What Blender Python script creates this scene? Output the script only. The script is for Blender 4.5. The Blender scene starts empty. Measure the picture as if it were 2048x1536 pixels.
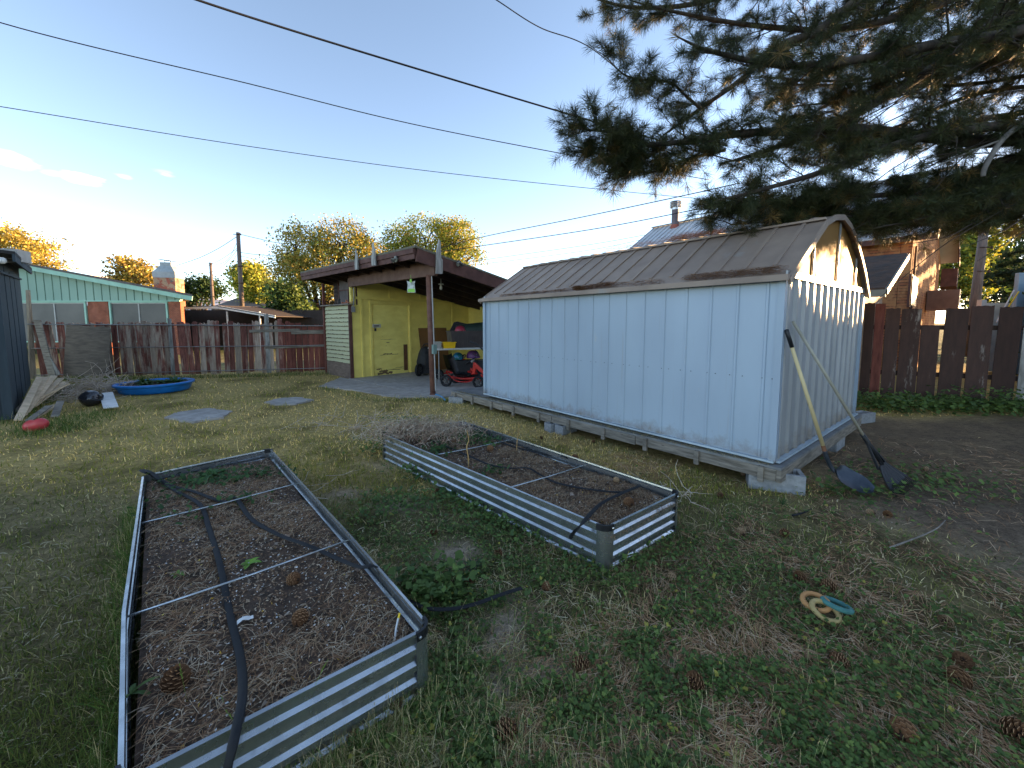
import bpy, bmesh, math, random
import numpy as np
from mathutils import Vector, Matrix, Euler, noise as mn

random.seed(7); rng = np.random.default_rng(11)
S = bpy.context.scene; COL = S.collection
R = math.radians
# ------------------------------------------------------------- camera
EYE = 1.6; FOC = 800.0; CXP = 1024.0; CYP = 716.0; PITCH = math.atan(71/800)
cd = bpy.data.cameras.new("camera"); cam = bpy.data.objects.new("camera", cd); COL.objects.link(cam)
cam.location = (0, 0, EYE); cam.rotation_euler = (R(90)-PITCH, 0, 0)
cd.sensor_width = 36; cd.sensor_fit = 'HORIZONTAL'; cd.lens = FOC/2048*36
cd.shift_y = -52/2048; cd.clip_start = .05; cd.clip_end = 12000
S.camera = cam
# ------------------------------------------------------------- sky, sun, exposure
SUN_AZ, SUN_EL = 68.0, 7.0
w = bpy.data.worlds.new("World"); S.world = w; w.use_nodes = True
nt = w.node_tree; bg = nt.nodes['Background']
sky = nt.nodes.new('ShaderNodeTexSky'); sky.sky_type = 'NISHITA'; sky.sun_disc = False
sky.sun_elevation = R(SUN_EL); sky.sun_rotation = R(SUN_AZ)
sky.altitude = 1300; sky.air_density = .65; sky.dust_density = .25; sky.ozone_density = 1.3
bg.inputs['Strength'].default_value = .15
tc = nt.nodes.new('ShaderNodeTexCoord')
def vmath(op, a=None, b=None):
    n = nt.nodes.new('ShaderNodeVectorMath'); n.operation = op
    for i, v in enumerate((a, b)):
        if v is None: continue
        if isinstance(v, tuple): n.inputs[i].default_value = v
        else: nt.links.new(v, n.inputs[i])
    return n
def smath(op, a, b=0.0, clamp=False):
    n = nt.nodes.new('ShaderNodeMath'); n.operation = op; n.use_clamp = clamp
    for i, v in enumerate((a, b)):
        if isinstance(v, (int, float)): n.inputs[i].default_value = v
        else: nt.links.new(v, n.inputs[i])
    return n.outputs[0]
# small wisps of cloud low in the left of the sky
cn = nt.nodes.new('ShaderNodeTexNoise'); cn.inputs['Scale'].default_value = 26; cn.inputs['Detail'].default_value = 7
mp = nt.nodes.new('ShaderNodeMapping'); mp.inputs['Scale'].default_value = (1, 1, 3.2)
nt.links.new(tc.outputs['Generated'], mp.inputs['Vector']); nt.links.new(mp.outputs[0], cn.inputs['Vector'])
total = None
for (dx, dy, dz, rad, amp) in ((-1.236, 1.04, .402, .020, .75), (-1.255, 1.04, .42, .012, .5), (-1.07, 1.036, .360, .020, .85), (-.865, 1.036, .367, .012, .35), (-.97, 1.036, .362, .009, .3), (-1.15, 1.036, .372, .010, .3)):
    v = Vector((dx, dy, dz)).normalized()
    df = vmath('SUBTRACT', tc.outputs['Generated'], tuple(v)).outputs[0]
    df = vmath('MULTIPLY', df, (1, 1, 2.6)).outputs[0]
    ln = nt.nodes.new('ShaderNodeVectorMath'); ln.operation = 'LENGTH'; nt.links.new(df, ln.inputs[0])
    f = smath('DIVIDE', ln.outputs['Value'], rad)
    f = smath('SUBTRACT', 1.25, f)
    nz = smath('MULTIPLY', smath('SUBTRACT', cn.outputs[0], .5), 5.0)
    f = smath('ADD', f, nz, True)
    # fade with distance so nothing shows away from the wisp
    g = smath('SUBTRACT', 2.2, smath('DIVIDE', ln.outputs['Value'], rad), True)
    f = smath('MULTIPLY', smath('MULTIPLY', f, g), amp)
    total = f if total is None else smath('MAXIMUM', total, f)
mx = nt.nodes.new('ShaderNodeMix'); mx.data_type = 'RGBA'; mx.inputs['B'].default_value = (2.1, 2.0, 2.1, 1)
nt.links.new(total, mx.inputs['Factor']); nt.links.new(sky.outputs[0], mx.inputs['A'])
wb = nt.nodes.new('ShaderNodeMix'); wb.data_type = 'RGBA'; wb.blend_type = 'MULTIPLY'; wb.inputs['Factor'].default_value = 1; wb.inputs['B'].default_value = (1.22, .98, .82, 1)
nt.links.new(mx.outputs['Result'], wb.inputs['A']); nt.links.new(wb.outputs['Result'], bg.inputs['Color'])
sd = bpy.data.lights.new("sun", 'SUN'); sun = bpy.data.objects.new("sun", sd); COL.objects.link(sun)
sd.energy = 4.8; sd.angle = R(.5); sd.color = (1, .62, .29)
sv = Vector((math.sin(R(SUN_AZ))*math.cos(R(SUN_EL)), math.cos(R(SUN_AZ))*math.cos(R(SUN_EL)), math.sin(R(SUN_EL))))
sun.rotation_euler = sv.to_track_quat('Z', 'Y').to_euler()
vs = S.view_settings; vs.view_transform = 'Standard'; vs.look = 'None'; vs.exposure = 2.32; vs.gamma = 1
# ------------------------------------------------------------- helpers
def ray(px, py):
    u = (px-CXP)/FOC; v = (CYP-py)/FOC
    return Vector((u, math.cos(PITCH)+v*math.sin(PITCH), -math.sin(PITCH)+v*math.cos(PITCH)))
def G(px, py, z=0.0):                       # a spot on the ground (or on a level z)
    d = ray(px, py); t = (z-EYE)/d.z; return Vector((d.x*t, d.y*t, z))
def at(px, py, Y):                          # a spot at distance Y
    d = ray(px, py); t = Y/d.y; return Vector((d.x*t, Y, EYE+d.z*t))
def tag(o, label=None, cat=None, group=None, kind=None):
    if label: o['label'] = label
    if cat: o['category'] = cat
    if group: o['group'] = group
    if kind: o['kind'] = kind
    return o
def empty(name, loc, label=None, cat=None, group=None, rz=0):
    o = bpy.data.objects.new(name, None); COL.objects.link(o); o.location = loc; o.rotation_euler = (0, 0, rz)
    o.empty_display_size = .1
    o['_o'] = tuple(loc)
    return tag(o, label, cat, group)
ORG = {}
class MB:
    def __init__(s): s.v = []; s.f = []; s.c = []; s.m = []; s.sm = False
    def add(s, vs, fs, col=None, mi=0):
        n = len(s.v); s.v += [tuple(v) for v in vs]
        for f in fs: s.f.append(tuple(i+n for i in f)); s.c.append(col); s.m.append(mi)
        return s
    def box(s, c, size, rot=None, col=None, mi=0, taper=0):
        hx, hy, hz = size[0]/2, size[1]/2, size[2]/2
        M = rot if rot is not None else Matrix.Identity(3)
        if isinstance(M, (float, int)): M = Matrix.Rotation(M, 3, 'Z')
        c = Vector(c); vs = []
        for z in (-1, 1):
            k = 1-taper if z > 0 else 1
            for x, y in ((-1, -1), (1, -1), (1, 1), (-1, 1)):
                vs.append(c + M @ Vector((x*hx*k, y*hy*k, z*hz)))
        return s.add(vs, [(3, 2, 1, 0), (4, 5, 6, 7), (0, 1, 5, 4), (1, 2, 6, 5), (2, 3, 7, 6), (3, 0, 4, 7)], col, mi)
    def beam(s, a, b, w, h, up=(0, 0, 1), col=None, mi=0):   # square bar between two points: w sideways, h along up
        a, b = Vector(a), Vector(b); d = b-a; L = d.length; d.normalize(); u = Vector(up)
        if abs(d.dot(u)) > .98: u = Vector((1, 0, 0)) if abs(d.x) < .9 else Vector((0, 1, 0))
        sd_ = d.cross(u).normalized(); u = sd_.cross(d)
        M = Matrix((d, sd_, u)).transposed()
        return s.box((a+b)/2, (L, w, h), M, col, mi)
    def tube(s, pts, rad, n=8, col=None, mi=0, cap=True, flat=1.0, flatup=None):
        pts = [Vector(p) for p in pts]; k = len(pts)
        if not hasattr(rad, '__len__'): rad = [rad]*k
        base = len(s.v); prev = None
        for i, p in enumerate(pts):
            d = (pts[min(i+1, k-1)]-pts[max(i-1, 0)]).normalized()
            if flatup is not None: u = Vector(flatup)
            elif prev is None: u = Vector((0, 0, 1)) if abs(d.z) < .9 else Vector((1, 0, 0))
            else: u = prev
            sdv = d.cross(u)
            if sdv.length < 1e-5: sdv = d.cross(Vector((.3, .9, .2)))
            sdv.normalize(); u = sdv.cross(d).normalized(); prev = u
            for j in range(n):
                a = 2*math.pi*j/n
                s.v.append(tuple(p + sdv*math.cos(a)*rad[i] + u*math.sin(a)*rad[i]*flat))
        for i in range(k-1):
            for j in range(n):
                s.f.append((base+i*n+j, base+i*n+(j+1) % n, base+(i+1)*n+(j+1) % n, base+(i+1)*n+j)); s.c.append(col); s.m.append(mi)
        if cap:
            s.f.append(tuple(base+j for j in reversed(range(n)))); s.c.append(col); s.m.append(mi)
            s.f.append(tuple(base+(k-1)*n+j for j in range(n))); s.c.append(col); s.m.append(mi)
        return s
    def lathe(s, c, prof, n=16, axis='Z', col=None, mi=0, M=None):
        c = Vector(c); base = len(s.v); k = len(prof)
        if M is None: M = {'Z': Matrix.Identity(3), 'X': Matrix.Rotation(R(90), 3, 'Y'), 'Y': Matrix.Rotation(R(-90), 3, 'X')}[axis]
        for r_, z in prof:
            for j in range(n):
                a = 2*math.pi*j/n
                s.v.append(tuple(c + M @ Vector((r_*math.cos(a), r_*math.sin(a), z))))
        for i in range(k-1):
            for j in range(n):
                s.f.append((base+i*n+j, base+i*n+(j+1) % n, base+(i+1)*n+(j+1) % n, base+(i+1)*n+j)); s.c.append(col); s.m.append(mi)
        s.f.append(tuple(base+j for j in reversed(range(n)))); s.c.append(col); s.m.append(mi)
        s.f.append(tuple(base+(k-1)*n+j for j in range(n))); s.c.append(col); s.m.append(mi)
        return s
    def prism(s, poly, ext, col=None, mi=0):       # polygon of 3D points pushed along ext
        n = len(poly); P = [Vector(p) for p in poly]; e = Vector(ext)
        return s.add(P+[p+e for p in P], [tuple(reversed(range(n))), tuple(range(n, 2*n))] + [(i, (i+1) % n, (i+1) % n+n, i+n) for i in range(n)], col, mi)
    def build(s, name, mat, parent=None, smooth=False, bevel=0, local=False):
        me = bpy.data.meshes.new(name)
        off = Vector((0, 0, 0))
        if parent is not None and not local:
            off = Vector(ORG[parent.name]) if parent.name in ORG else Vector(parent.location)
        me.from_pydata([tuple(Vector(v)-off) for v in s.v], [], s.f)
        mats = mat if isinstance(mat, (list, tuple)) else [mat]
        for m in mats: me.materials.append(m)
        me.polygons.foreach_set('material_index', s.m)
        if any(c is not None for c in s.c):
            at_ = me.color_attributes.new('Col', 'FLOAT_COLOR', 'CORNER')
            buf = []
            for p, c in zip(me.polygons, s.c):
                c = c or (.5, .5, .5)
                buf += list((c[0], c[1], c[2], 1))*p.loop_total
            at_.data.foreach_set('color', buf)
        if bevel:
            bm = bmesh.new(); bm.from_mesh(me)
            ed = [e for e in bm.edges if len(e.link_faces) == 2 and e.calc_face_angle(0) > .6]
            bmesh.ops.bevel(bm, geom=ed, offset=bevel, segments=2, affect='EDGES', profile=.6)
            bm.to_mesh(me); bm.free()
        me.validate(); me.update()
        if smooth: me.polygons.foreach_set('use_smooth', [True]*len(me.polygons))
        o = bpy.data.objects.new(name, me); COL.objects.link(o)
        if parent is not None:
            o.parent = parent
            ORG[o.name] = tuple(off)
        return o
def npmesh(name, V, F, mat, col=None, parent=None, smooth=False, off=None):   # V (n,3), F (m,3|4), col per face (m,3)
    me = bpy.data.meshes.new(name)
    if off is not None: V = V - np.array(off)
    k = F.shape[1]; me.vertices.add(len(V)); me.vertices.foreach_set('co', V.astype(np.float32).ravel())
    me.loops.add(F.size); me.loops.foreach_set('vertex_index', F.astype(np.int32).ravel())
    me.polygons.add(len(F)); me.polygons.foreach_set('loop_start', np.arange(0, F.size, k, dtype=np.int32))
    try: me.polygons.foreach_set('loop_total', np.full(len(F), k, dtype=np.int32))
    except Exception: pass
    if col is not None:
        a = me.color_attributes.new('Col', 'FLOAT_COLOR', 'CORNER')
        c4 = np.ones((len(F), k, 4), np.float32); c4[:, :, :3] = col[:, None, :] if col.ndim == 2 else col
        a.data.foreach_set('color', c4.ravel())
    me.update(calc_edges=True)
    if smooth: me.polygons.foreach_set('use_smooth', [True]*len(F))
    me.materials.append(mat)
    o = bpy.data.objects.new(name, me); COL.objects.link(o)
    if parent is not None: o.parent = parent
    return o
def copy_tree(o, parent=None):
    c = o.copy(); COL.objects.link(c)
    if parent is not None: c.parent = parent
    for ch in list(o.children): copy_tree(ch, c)
    return c
# ------------------------------------------------------------- materials
def newmat(name):
    m = bpy.data.materials.new(name); m.use_nodes = True
    t = m.node_tree; b = t.nodes['Principled BSDF']; return m, t, b
def nd(t, typ, **k):
    n = t.nodes.new(typ)
    for a, v in k.items(): setattr(n, a, v)
    return n
def c4(c): return (c[0], c[1], c[2], 1)
def noise_node(t, scale, detail=5, stretch=(1, 1, 1), rough=.55, dist=0, rnd=True):
    c = nd(t, 'ShaderNodeTexCoord'); m = nd(t, 'ShaderNodeMapping'); m.inputs['Scale'].default_value = stretch
    t.links.new(c.outputs['Object'], m.inputs['Vector'])
    if rnd:
        oi = nd(t, 'ShaderNodeObjectInfo'); mu = nd(t, 'ShaderNodeMath', operation='MULTIPLY'); mu.inputs[1].default_value = 37
        t.links.new(oi.outputs['Random'], mu.inputs[0]); t.links.new(mu.outputs[0], m.inputs['Location'])
    n = nd(t, 'ShaderNodeTexNoise'); n.inputs['Scale'].default_value = scale; n.inputs['Detail'].default_value = detail
    n.inputs['Roughness'].default_value = rough; n.inputs['Distortion'].default_value = dist
    t.links.new(m.outputs[0], n.inputs['Vector']); return n
def ramp(t, src, lo, hi, a=(0, 0, 0), b=(1, 1, 1)):
    r_ = nd(t, 'ShaderNodeValToRGB'); e = r_.color_ramp.elements
    e[0].position = lo; e[0].color = c4(a); e[1].position = hi; e[1].color = c4(b)
    t.links.new(src, r_.inputs[0]); return r_.outputs[0]
def mixc(t, f, a, b, mode='MIX'):
    n = nd(t, 'ShaderNodeMix', data_type='RGBA', blend_type=mode)
    for i, v in (('Factor', f), ('A', a), ('B', b)):
        if isinstance(v, (int, float)): n.inputs[i].default_value = v
        elif isinstance(v, tuple): n.inputs[i].default_value = c4(v)
        else: t.links.new(v, n.inputs[i])
    return n.outputs['Result']
def bumpn(t, b, h, strength, dist=.01, prev=None):
    n = nd(t, 'ShaderNodeBump'); n.inputs['Strength'].default_value = strength; n.inputs['Distance'].default_value = dist
    t.links.new(h, n.inputs['Height'])
    if prev: t.links.new(prev, n.inputs['Normal'])
    t.links.new(n.outputs[0], b.inputs['Normal']); return n.outputs[0]
MATS = {}
def mat(name, col, col2=None, rough=.8, metal=0, spec=.4, scale=6, stretch=(1, 1, 1), bump=.3, bd=.004, spots=None, srange=(.62, .68), sscale=None, lo=.35, hi=.65, rvar=.15, detail=6):
    if name in MATS: return MATS[name]
    m, t, b = newmat(name); MATS[name] = m
    n = noise_node(t, scale, detail, stretch)
    out = ramp(t, n.outputs[0], lo, hi, col, col2 or tuple(c*.8 for c in col))
    big = noise_node(t, scale*.22, 3)
    out = mixc(t, .55, out, ramp(t, big.outputs[0], .3, .7, (.72, .72, .72), (1.25, 1.25, 1.25)), 'MULTIPLY')
    if spots:
        n2 = noise_node(t, sscale or scale*1.7, 8, stretch, .65)
        out = mixc(t, ramp(t, n2.outputs[0], srange[0], srange[1]), out, spots)
    t.links.new(out, b.inputs['Base Color'])
    rr = nd(t, 'ShaderNodeMapRange'); rr.inputs['To Min'].default_value = max(0.05, rough-rvar); rr.inputs['To Max'].default_value = min(1, rough+rvar)
    t.links.new(n.outputs[0], rr.inputs[0]); t.links.new(rr.outputs[0], b.inputs['Roughness'])
    b.inputs['Metallic'].default_value = metal; b.inputs['Specular IOR Level'].default_value = spec
    if bump: bumpn(t, b, n.outputs[0], bump, bd)
    return m
def matcol(name, rough=.8, transl=0.0, spec=.2, vary=.0, mul=(1, 1, 1)):      # base colour from the Col attribute
    m, t, b = newmat(name); MATS[name] = m
    a = nd(t, 'ShaderNodeAttribute', attribute_name='Col'); c = a.outputs['Color']
    if vary:
        n = noise_node(t, vary, 4); c = mixc(t, 1.0, c, ramp(t, n.outputs[0], .3, .7, (.6, .6, .6), (1.35, 1.35, 1.35)), 'MULTIPLY')
    t.links.new(c, b.inputs['Base Color']); b.inputs['Roughness'].default_value = rough; b.inputs['Specular IOR Level'].default_value = spec
    if transl:
        tr = nd(t, 'ShaderNodeBsdfTranslucent'); t.links.new(c, tr.inputs[0]); ms = nd(t, 'ShaderNodeMixShader'); ms.inputs[0].default_value = transl
        t.links.new(b.outputs[0], ms.inputs[1]); t.links.new(tr.outputs[0], ms.inputs[2]); t.links.new(ms.outputs[0], t.nodes['Material Output'].inputs[0])
    return m
def peel(name, wood, wood2, paint, amt, stretch=(9, 9, .8), rough=.85, paint2=None, edge=.05):    # weathered wood with the paint flaking off; amount varies board to board
    m, t, b = newmat(name); MATS[name] = m
    n = noise_node(t, 3.0, 8, stretch, .7)
    w_ = ramp(t, n.outputs[0], .3, .72, wood, wood2)
    p = noise_node(t, 2.2, 9, tuple(max(.5, s*.42) for s in stretch), .68)
    oi = nd(t, 'ShaderNodeObjectInfo'); ad = nd(t, 'ShaderNodeMath', operation='MULTIPLY_ADD'); ad.inputs[1].default_value = .26
    ad.inputs[2].default_value = amt-.63; t.links.new(oi.outputs['Random'], ad.inputs[0])
    s = nd(t, 'ShaderNodeMath', operation='ADD'); t.links.new(p.outputs[0], s.inputs[0]); t.links.new(ad.outputs[0], s.inputs[1])
    f = ramp(t, s.outputs[0], .5-edge/2, .5+edge/2)
    pc = mixc(t, ramp(t, n.outputs[0], .35, .7), paint, paint2 or tuple(c*.7 for c in paint))
    out = mixc(t, f, w_, pc)
    # tone shift per board
    sh = nd(t, 'ShaderNodeMath', operation='MULTIPLY_ADD'); sh.inputs[1].default_value = .5; sh.inputs[2].default_value = .72
    mm = nd(t, 'ShaderNodeMath', operation='MULTIPLY'); mm.inputs[1].default_value = 7.31; fr = nd(t, 'ShaderNodeMath', operation='FRACT')
    t.links.new(oi.outputs['Random'], mm.inputs[0]); t.links.new(mm.outputs[0], fr.inputs[0]); t.links.new(fr.outputs[0], sh.inputs[0])
    hsv = nd(t, 'ShaderNodeHueSaturation'); t.links.new(out, hsv.inputs['Color']); t.links.new(sh.outputs[0], hsv.inputs['Value'])
    t.links.new(hsv.outputs[0], b.inputs['Base Color']); b.inputs['Roughness'].default_value = rough; b.inputs['Specular IOR Level'].default_value = .2
    nb = bumpn(t, b, n.outputs[0], .5, .006); bumpn(t, b, f, .5, .002, nb)
    return m
def shingle(name, c1, c2, mortar, sc, mort=.02, bw=.5, rh=.25, coord='Object', stretch=(1, 1, 1), bump=.4, plane='XZ', msm=.1, over=None):
    m, t, b = newmat(name); MATS[name] = m
    c = nd(t, 'ShaderNodeTexCoord'); sp = nd(t, 'ShaderNodeSeparateXYZ'); cb = nd(t, 'ShaderNodeCombineXYZ')
    t.links.new(c.outputs['Object'], sp.inputs[0])
    if plane == 'XZ':
        # brick runs along the local x-y diagonal or plain x: length along the wall = x*a + y*b
        a1 = nd(t, 'ShaderNodeVectorMath', operation='DOT_PRODUCT'); t.links.new(c.outputs['Object'], a1.inputs[0]); a1.inputs[1].default_value = stretch
        t.links.new(a1.outputs['Value'], cb.inputs[0]); t.links.new(sp.outputs[2], cb.inputs[1])
    br = nd(t, 'ShaderNodeTexBrick'); br.inputs['Scale'].default_value = sc; br.inputs['Mortar Size'].default_value = mort
    br.inputs['Color1'].default_value = c4(c1); br.inputs['Color2'].default_value = c4(c2); br.inputs['Mortar'].default_value = c4(mortar)
    br.inputs['Brick Width'].default_value = bw; br.inputs['Row Height'].default_value = rh; br.inputs['Mortar Smooth'].default_value = msm
    t.links.new(cb.outputs[0], br.inputs['Vector'])
    n = noise_node(t, 4, 7); out = mixc(t, .7, br.outputs[0], ramp(t, n.outputs[0], .3, .7, (.6, .6, .6), (1.3, 1.3, 1.3)), 'MULTIPLY')
    if over:
        n2 = noise_node(t, 2.6, 8, (1, 1, 1), .7); out = mixc(t, ramp(t, n2.outputs[0], .42, .56), out, over)
    t.links.new(out, b.inputs['Base Color']); b.inputs['Roughness'].default_value = .9; b.inputs['Specular IOR Level'].default_value = .1
    iv = nd(t, 'ShaderNodeMath', operation='SUBTRACT'); iv.inputs[0].default_value = 1; t.links.new(br.outputs['Fac'], iv.inputs[1])
    bumpn(t, b, iv.outputs[0], bump, .01)
    return m
M_leaf = matcol('leaf', .6, .35, .3)
M_grass = matcol('grass_blades', .7, .3, .15)
M_litter = matcol('dry_litter', .85, .1, .1)
M_needle = matcol('pine_needle', .55, .12, .3)
M_bark = mat('bark', (.075, .055, .04), (.03, .024, .02), scale=5, stretch=(3, 3, .6), bump=.9, bd=.02, rough=.95)
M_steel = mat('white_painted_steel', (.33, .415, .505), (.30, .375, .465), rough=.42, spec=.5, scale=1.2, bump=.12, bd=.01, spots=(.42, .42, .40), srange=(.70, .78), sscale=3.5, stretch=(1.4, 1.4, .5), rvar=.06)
M_steel_end = mat('white_ribbed_steel', (.38, .39, .40), (.29, .30, .31), rough=.4, spec=.5, scale=1.5, bump=.15, bd=.01, stretch=(2, 2, .5), metal=.05, rvar=.08)
M_gable = mat('sunset_tinted_gable_steel', (.27, .14, .04), (.23, .12, .035), rough=.65, spec=.12, scale=1.3, bump=.06, bd=.02, metal=.1, rvar=.06)  # golden sunset reflection on the pale steel is put into the base colour
M_rooftan = mat('brown_roof_steel', (.31, .235, .185), (.25, .19, .155), rough=.6, scale=3, bump=.1, bd=.004, spots=(.28, .26, .24), srange=(.62, .75), sscale=2.2)
M_oldwood = mat('weathered_wood', (.30, .26, .21), (.14, .12, .095), scale=4, stretch=(1, 1, 9), bump=.7, bd=.006, spots=(.07, .06, .05), srange=(.6, .7))
M_galv = mat('galvanised_steel', (.58, .61, .63), (.40, .42, .43), metal=.9, rough=.27, scale=9, bump=.05, bd=.002, rvar=.12, spots=(.25, .25, .24), srange=(.6, .75), sscale=14)
M_blackpl = mat('black_plastic', (.009, .010, .013), (.016, .017, .02), rough=.45, scale=20, bump=.2)
M_conc = mat('grey_concrete', (.44, .40, .36), (.31, .285, .26), rough=.95, scale=7, bump=.5, bd=.006, spots=(.16, .15, .14), srange=(.6, .72))
M_block = mat('cinder_block', (.33, .335, .34), (.24, .245, .25), rough=.95, scale=30, bump=.9, bd=.004)
M_darkrub = mat('black_rubber', (.007, .008, .010), (.013, .014, .017), rough=.75, scale=25, bump=.6, bd=.003)
def add_dirt(m, zmax, col=(.17, .13, .09), amt=.8, streak=True):     # mud splash and faint run marks low on a wall
    t = m.node_tree; b = t.nodes['Principled BSDF']; src = b.inputs['Base Color'].links[0].from_socket
    c = nd(t, 'ShaderNodeTexCoord'); sp = nd(t, 'ShaderNodeSeparateXYZ'); t.links.new(c.outputs['Object'], sp.inputs[0])
    n = noise_node(t, 7, 8, (1, 1, 1), .7, rnd=False); mr = nd(t, 'ShaderNodeMapRange'); t.links.new(sp.outputs[2], mr.inputs[0]); mr.inputs['From Max'].default_value = zmax; mr.inputs['To Min'].default_value = .32; mr.inputs['To Max'].default_value = -.35
    ad = nd(t, 'ShaderNodeMath', operation='ADD'); t.links.new(mr.outputs[0], ad.inputs[0]); t.links.new(n.outputs[0], ad.inputs[1])
    f = ramp(t, ad.outputs[0], .55, .9, (0, 0, 0), (amt, amt, amt)); o = mixc(t, f, src, col)
    if streak:
        n2 = noise_node(t, 5, 7, (4, 4, .12), .7, rnd=False); o = mixc(t, ramp(t, n2.outputs[0], .60, .78, (0, 0, 0), (.38, .38, .38)), o, (.26, .21, .16))
    t.links.new(o, b.inputs['Base Color'])
add_dirt(M_steel, .35); add_dirt(M_steel_end, .5)
M_screw = mat('screw_head', (.12, .12, .13), rough=.5, metal=.6, bump=0)
M_white = mat('white_paint', (.75, .75, .73), (.62, .62, .6), rough=.5, bump=.1)
# ============================================================= GROUND
def fbm(x, y, s, o=4, seed=0.0):
    out = np.zeros_like(x); amp = 1; tot = 0
    for k in range(o):
        out += amp*vnoise(x*s*2**k+seed*17.3+k*5.1, y*s*2**k-seed*9.7+k*3.3); tot += amp; amp *= .55
    return out/tot
_perm = np.random.default_rng(5).random((256, 256))
def vnoise(x, y):
    xi = np.floor(x).astype(int); yi = np.floor(y).astype(int); xf = x-xi; yf = y-yi
    xf = xf*xf*(3-2*xf); yf = yf*yf*(3-2*yf)
    a = _perm[xi % 256, yi % 256]; b = _perm[(xi+1) % 256, yi % 256]; c = _perm[xi % 256, (yi+1) % 256]; d = _perm[(xi+1) % 256, (yi+1) % 256]
    return (a*(1-xf)+b*xf)*(1-yf)+(c*(1-xf)+d*xf)*yf
def gh(x, y):
    x = np.asarray(x, float); y = np.asarray(y, float)
    f = np.exp(-(np.hypot(x, y-4)/16)**4)
    return ((fbm(x, y, 1.1, 4, 1)-.5)*.05 + (fbm(x, y, 9, 3, 2)-.5)*.018)*f - .012
def sstep(a, b, v): t_ = np.clip((v-a)/(b-a), 0, 1); return t_*t_*(3-2*t_)
def blob(x, y, px, py, rx, ry=None, ang=0):
    c = G(px, py); ry = ry or rx; dx = x-c.x; dy = y-c.y; ca, sa = math.cos(ang), math.sin(ang)
    u = (dx*ca+dy*sa)/rx; v = (-dx*sa+dy*ca)/ry
    return np.exp(-(u*u+v*v))
def zones(x, y):
    """dirt, weed (mallow), straw, tall dry grass and pine-needle amounts, each 0..1"""
    x = np.asarray(x, float); y = np.asarray(y, float)
    n1 = fbm(x, y, .9, 4, 3); n2 = fbm(x, y, 2.6, 4, 4); n3 = fbm(x, y, 5.0, 3, 6)
    dirt = np.zeros_like(x)
    for px, py, rx, ry in ((925, 1105, .17, .13), (1010, 1260, .16, .22), (1080, 1340, .14, .10), (1000, 1370, .10, .12), (800, 1010, .22, .12), (1290, 1500, .25, .08),
                           (780, 930, .3, .2), (690, 985, .2, .12), (1340, 1330, .08, .06), (860, 905, .16, .1)):
        dirt = np.maximum(dirt, 1.05*blob(x, y, px, py, rx, ry))
    # worn dirt at the right side, in front of the fence
    d2 = sstep(-.25, .5, (x-3.15)*.8+(n1-.5)*1.6) * sstep(1.5, 2.2, y) * sstep(7.2, 6.2, y+(n1-.5)*1.2)
    dirt = np.maximum(dirt, d2*.95)
    dirt = np.maximum(dirt, .8*blob(x, y, 1760, 900, .6, .7))
    dirt = np.clip(dirt+(n3-.5)*.5*(dirt > .08), 0, 1)
    weed = sstep(.40, .56, n2*.55+n1*.45+.10*np.exp(-((x-1.0)/1.9)**2-((y-2.0)/1.6)**2)) * sstep(4.6, 3.2, y-.35*x*(x < 0)) * sstep(-1.35, -.2, x+.35*(y-2.2))
    weed = np.maximum(weed, .9*blob(x, y, 760, 1060, .55, .45)*1.1)
    weed = np.maximum(weed, 1.0*blob(x, y, 880, 1180, .35, .25))
    weed = np.maximum(weed, .9*blob(x, y, 1860, 960, .7, .35)); weed = np.maximum(weed, 1.*blob(x, y, 1700, 985, .45, .22))
    weed = np.clip(weed*(1-dirt*.9), 0, 1)
    straw = sstep(.38, .62, n1*.6+n2*.4+.10*sstep(3.5, 6, y)+.06*sstep(-5, -1, x)) * sstep(.6, 2, y)
    needle = sstep(.47, .62, n1*.3+n2*.7+.07*(x > .6)) * sstep(.3, 1.3, x+.3*(y-2)) * sstep(7, 5, y)
    needle = np.maximum(needle, blob(x, y, 1330, 1100, .55, .25)*1.2); needle = np.maximum(needle, .8*blob(x, y, 1620, 1350, .9, .5))
    tall = np.maximum(blob(x, y, 900, 1430, .42, .3), blob(x, y, 760, 1500, .3, .2)); tall = np.maximum(tall, .6*sstep(.5, .62, fbm(x, y, 3.3, 3, 9))*sstep(3.2, 2.2, y)*sstep(-.5, .4, x))
    return dirt, weed, straw, np.clip(needle, 0, 1), np.clip(tall, 0, 1)
N = 560
u = np.linspace(-1, 1, N); gx = np.sinh(u*6.6)/np.sinh(6.6)*900; gy = np.sinh(u*6.6)/np.sinh(6.6)*900+2.5
X, Y = np.meshgrid(gx, gy); Z = gh(X, Y)
V = np.stack([X.ravel(), Y.ravel(), Z.ravel()], 1)
i = np.arange(N*N).reshape(N, N); F = np.stack([i[:-1, :-1].ravel(), i[:-1, 1:].ravel(), i[1:, 1:].ravel(), i[1:, :-1].ravel()], 1)
d_, w_, s_, n_, t_ = zones(X, Y)
def mixn(a, b, f): return a*(1-f[..., None])+np.array(b)*f[..., None]
cg = np.zeros(X.shape+(3,)); cg[:] = (.15, .125, .06)
cg = mixn(cg, (.075, .072, .034), w_*.8)
cg = mixn(cg, (.36, .29, .15), s_*.8*(1-w_))
cg = mixn(cg, (.21, .13, .075), n_*.5)
cg = mixn(cg, (.36, .285, .215), d_)
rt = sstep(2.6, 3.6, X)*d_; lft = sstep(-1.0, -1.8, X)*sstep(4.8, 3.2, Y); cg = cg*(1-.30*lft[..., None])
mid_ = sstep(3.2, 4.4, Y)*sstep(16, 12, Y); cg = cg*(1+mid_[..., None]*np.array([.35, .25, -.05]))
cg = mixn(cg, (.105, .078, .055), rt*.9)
far = sstep(14, 30, np.hypot(X, Y)); cg = mixn(cg, (.085, .10, .04), far)
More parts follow.
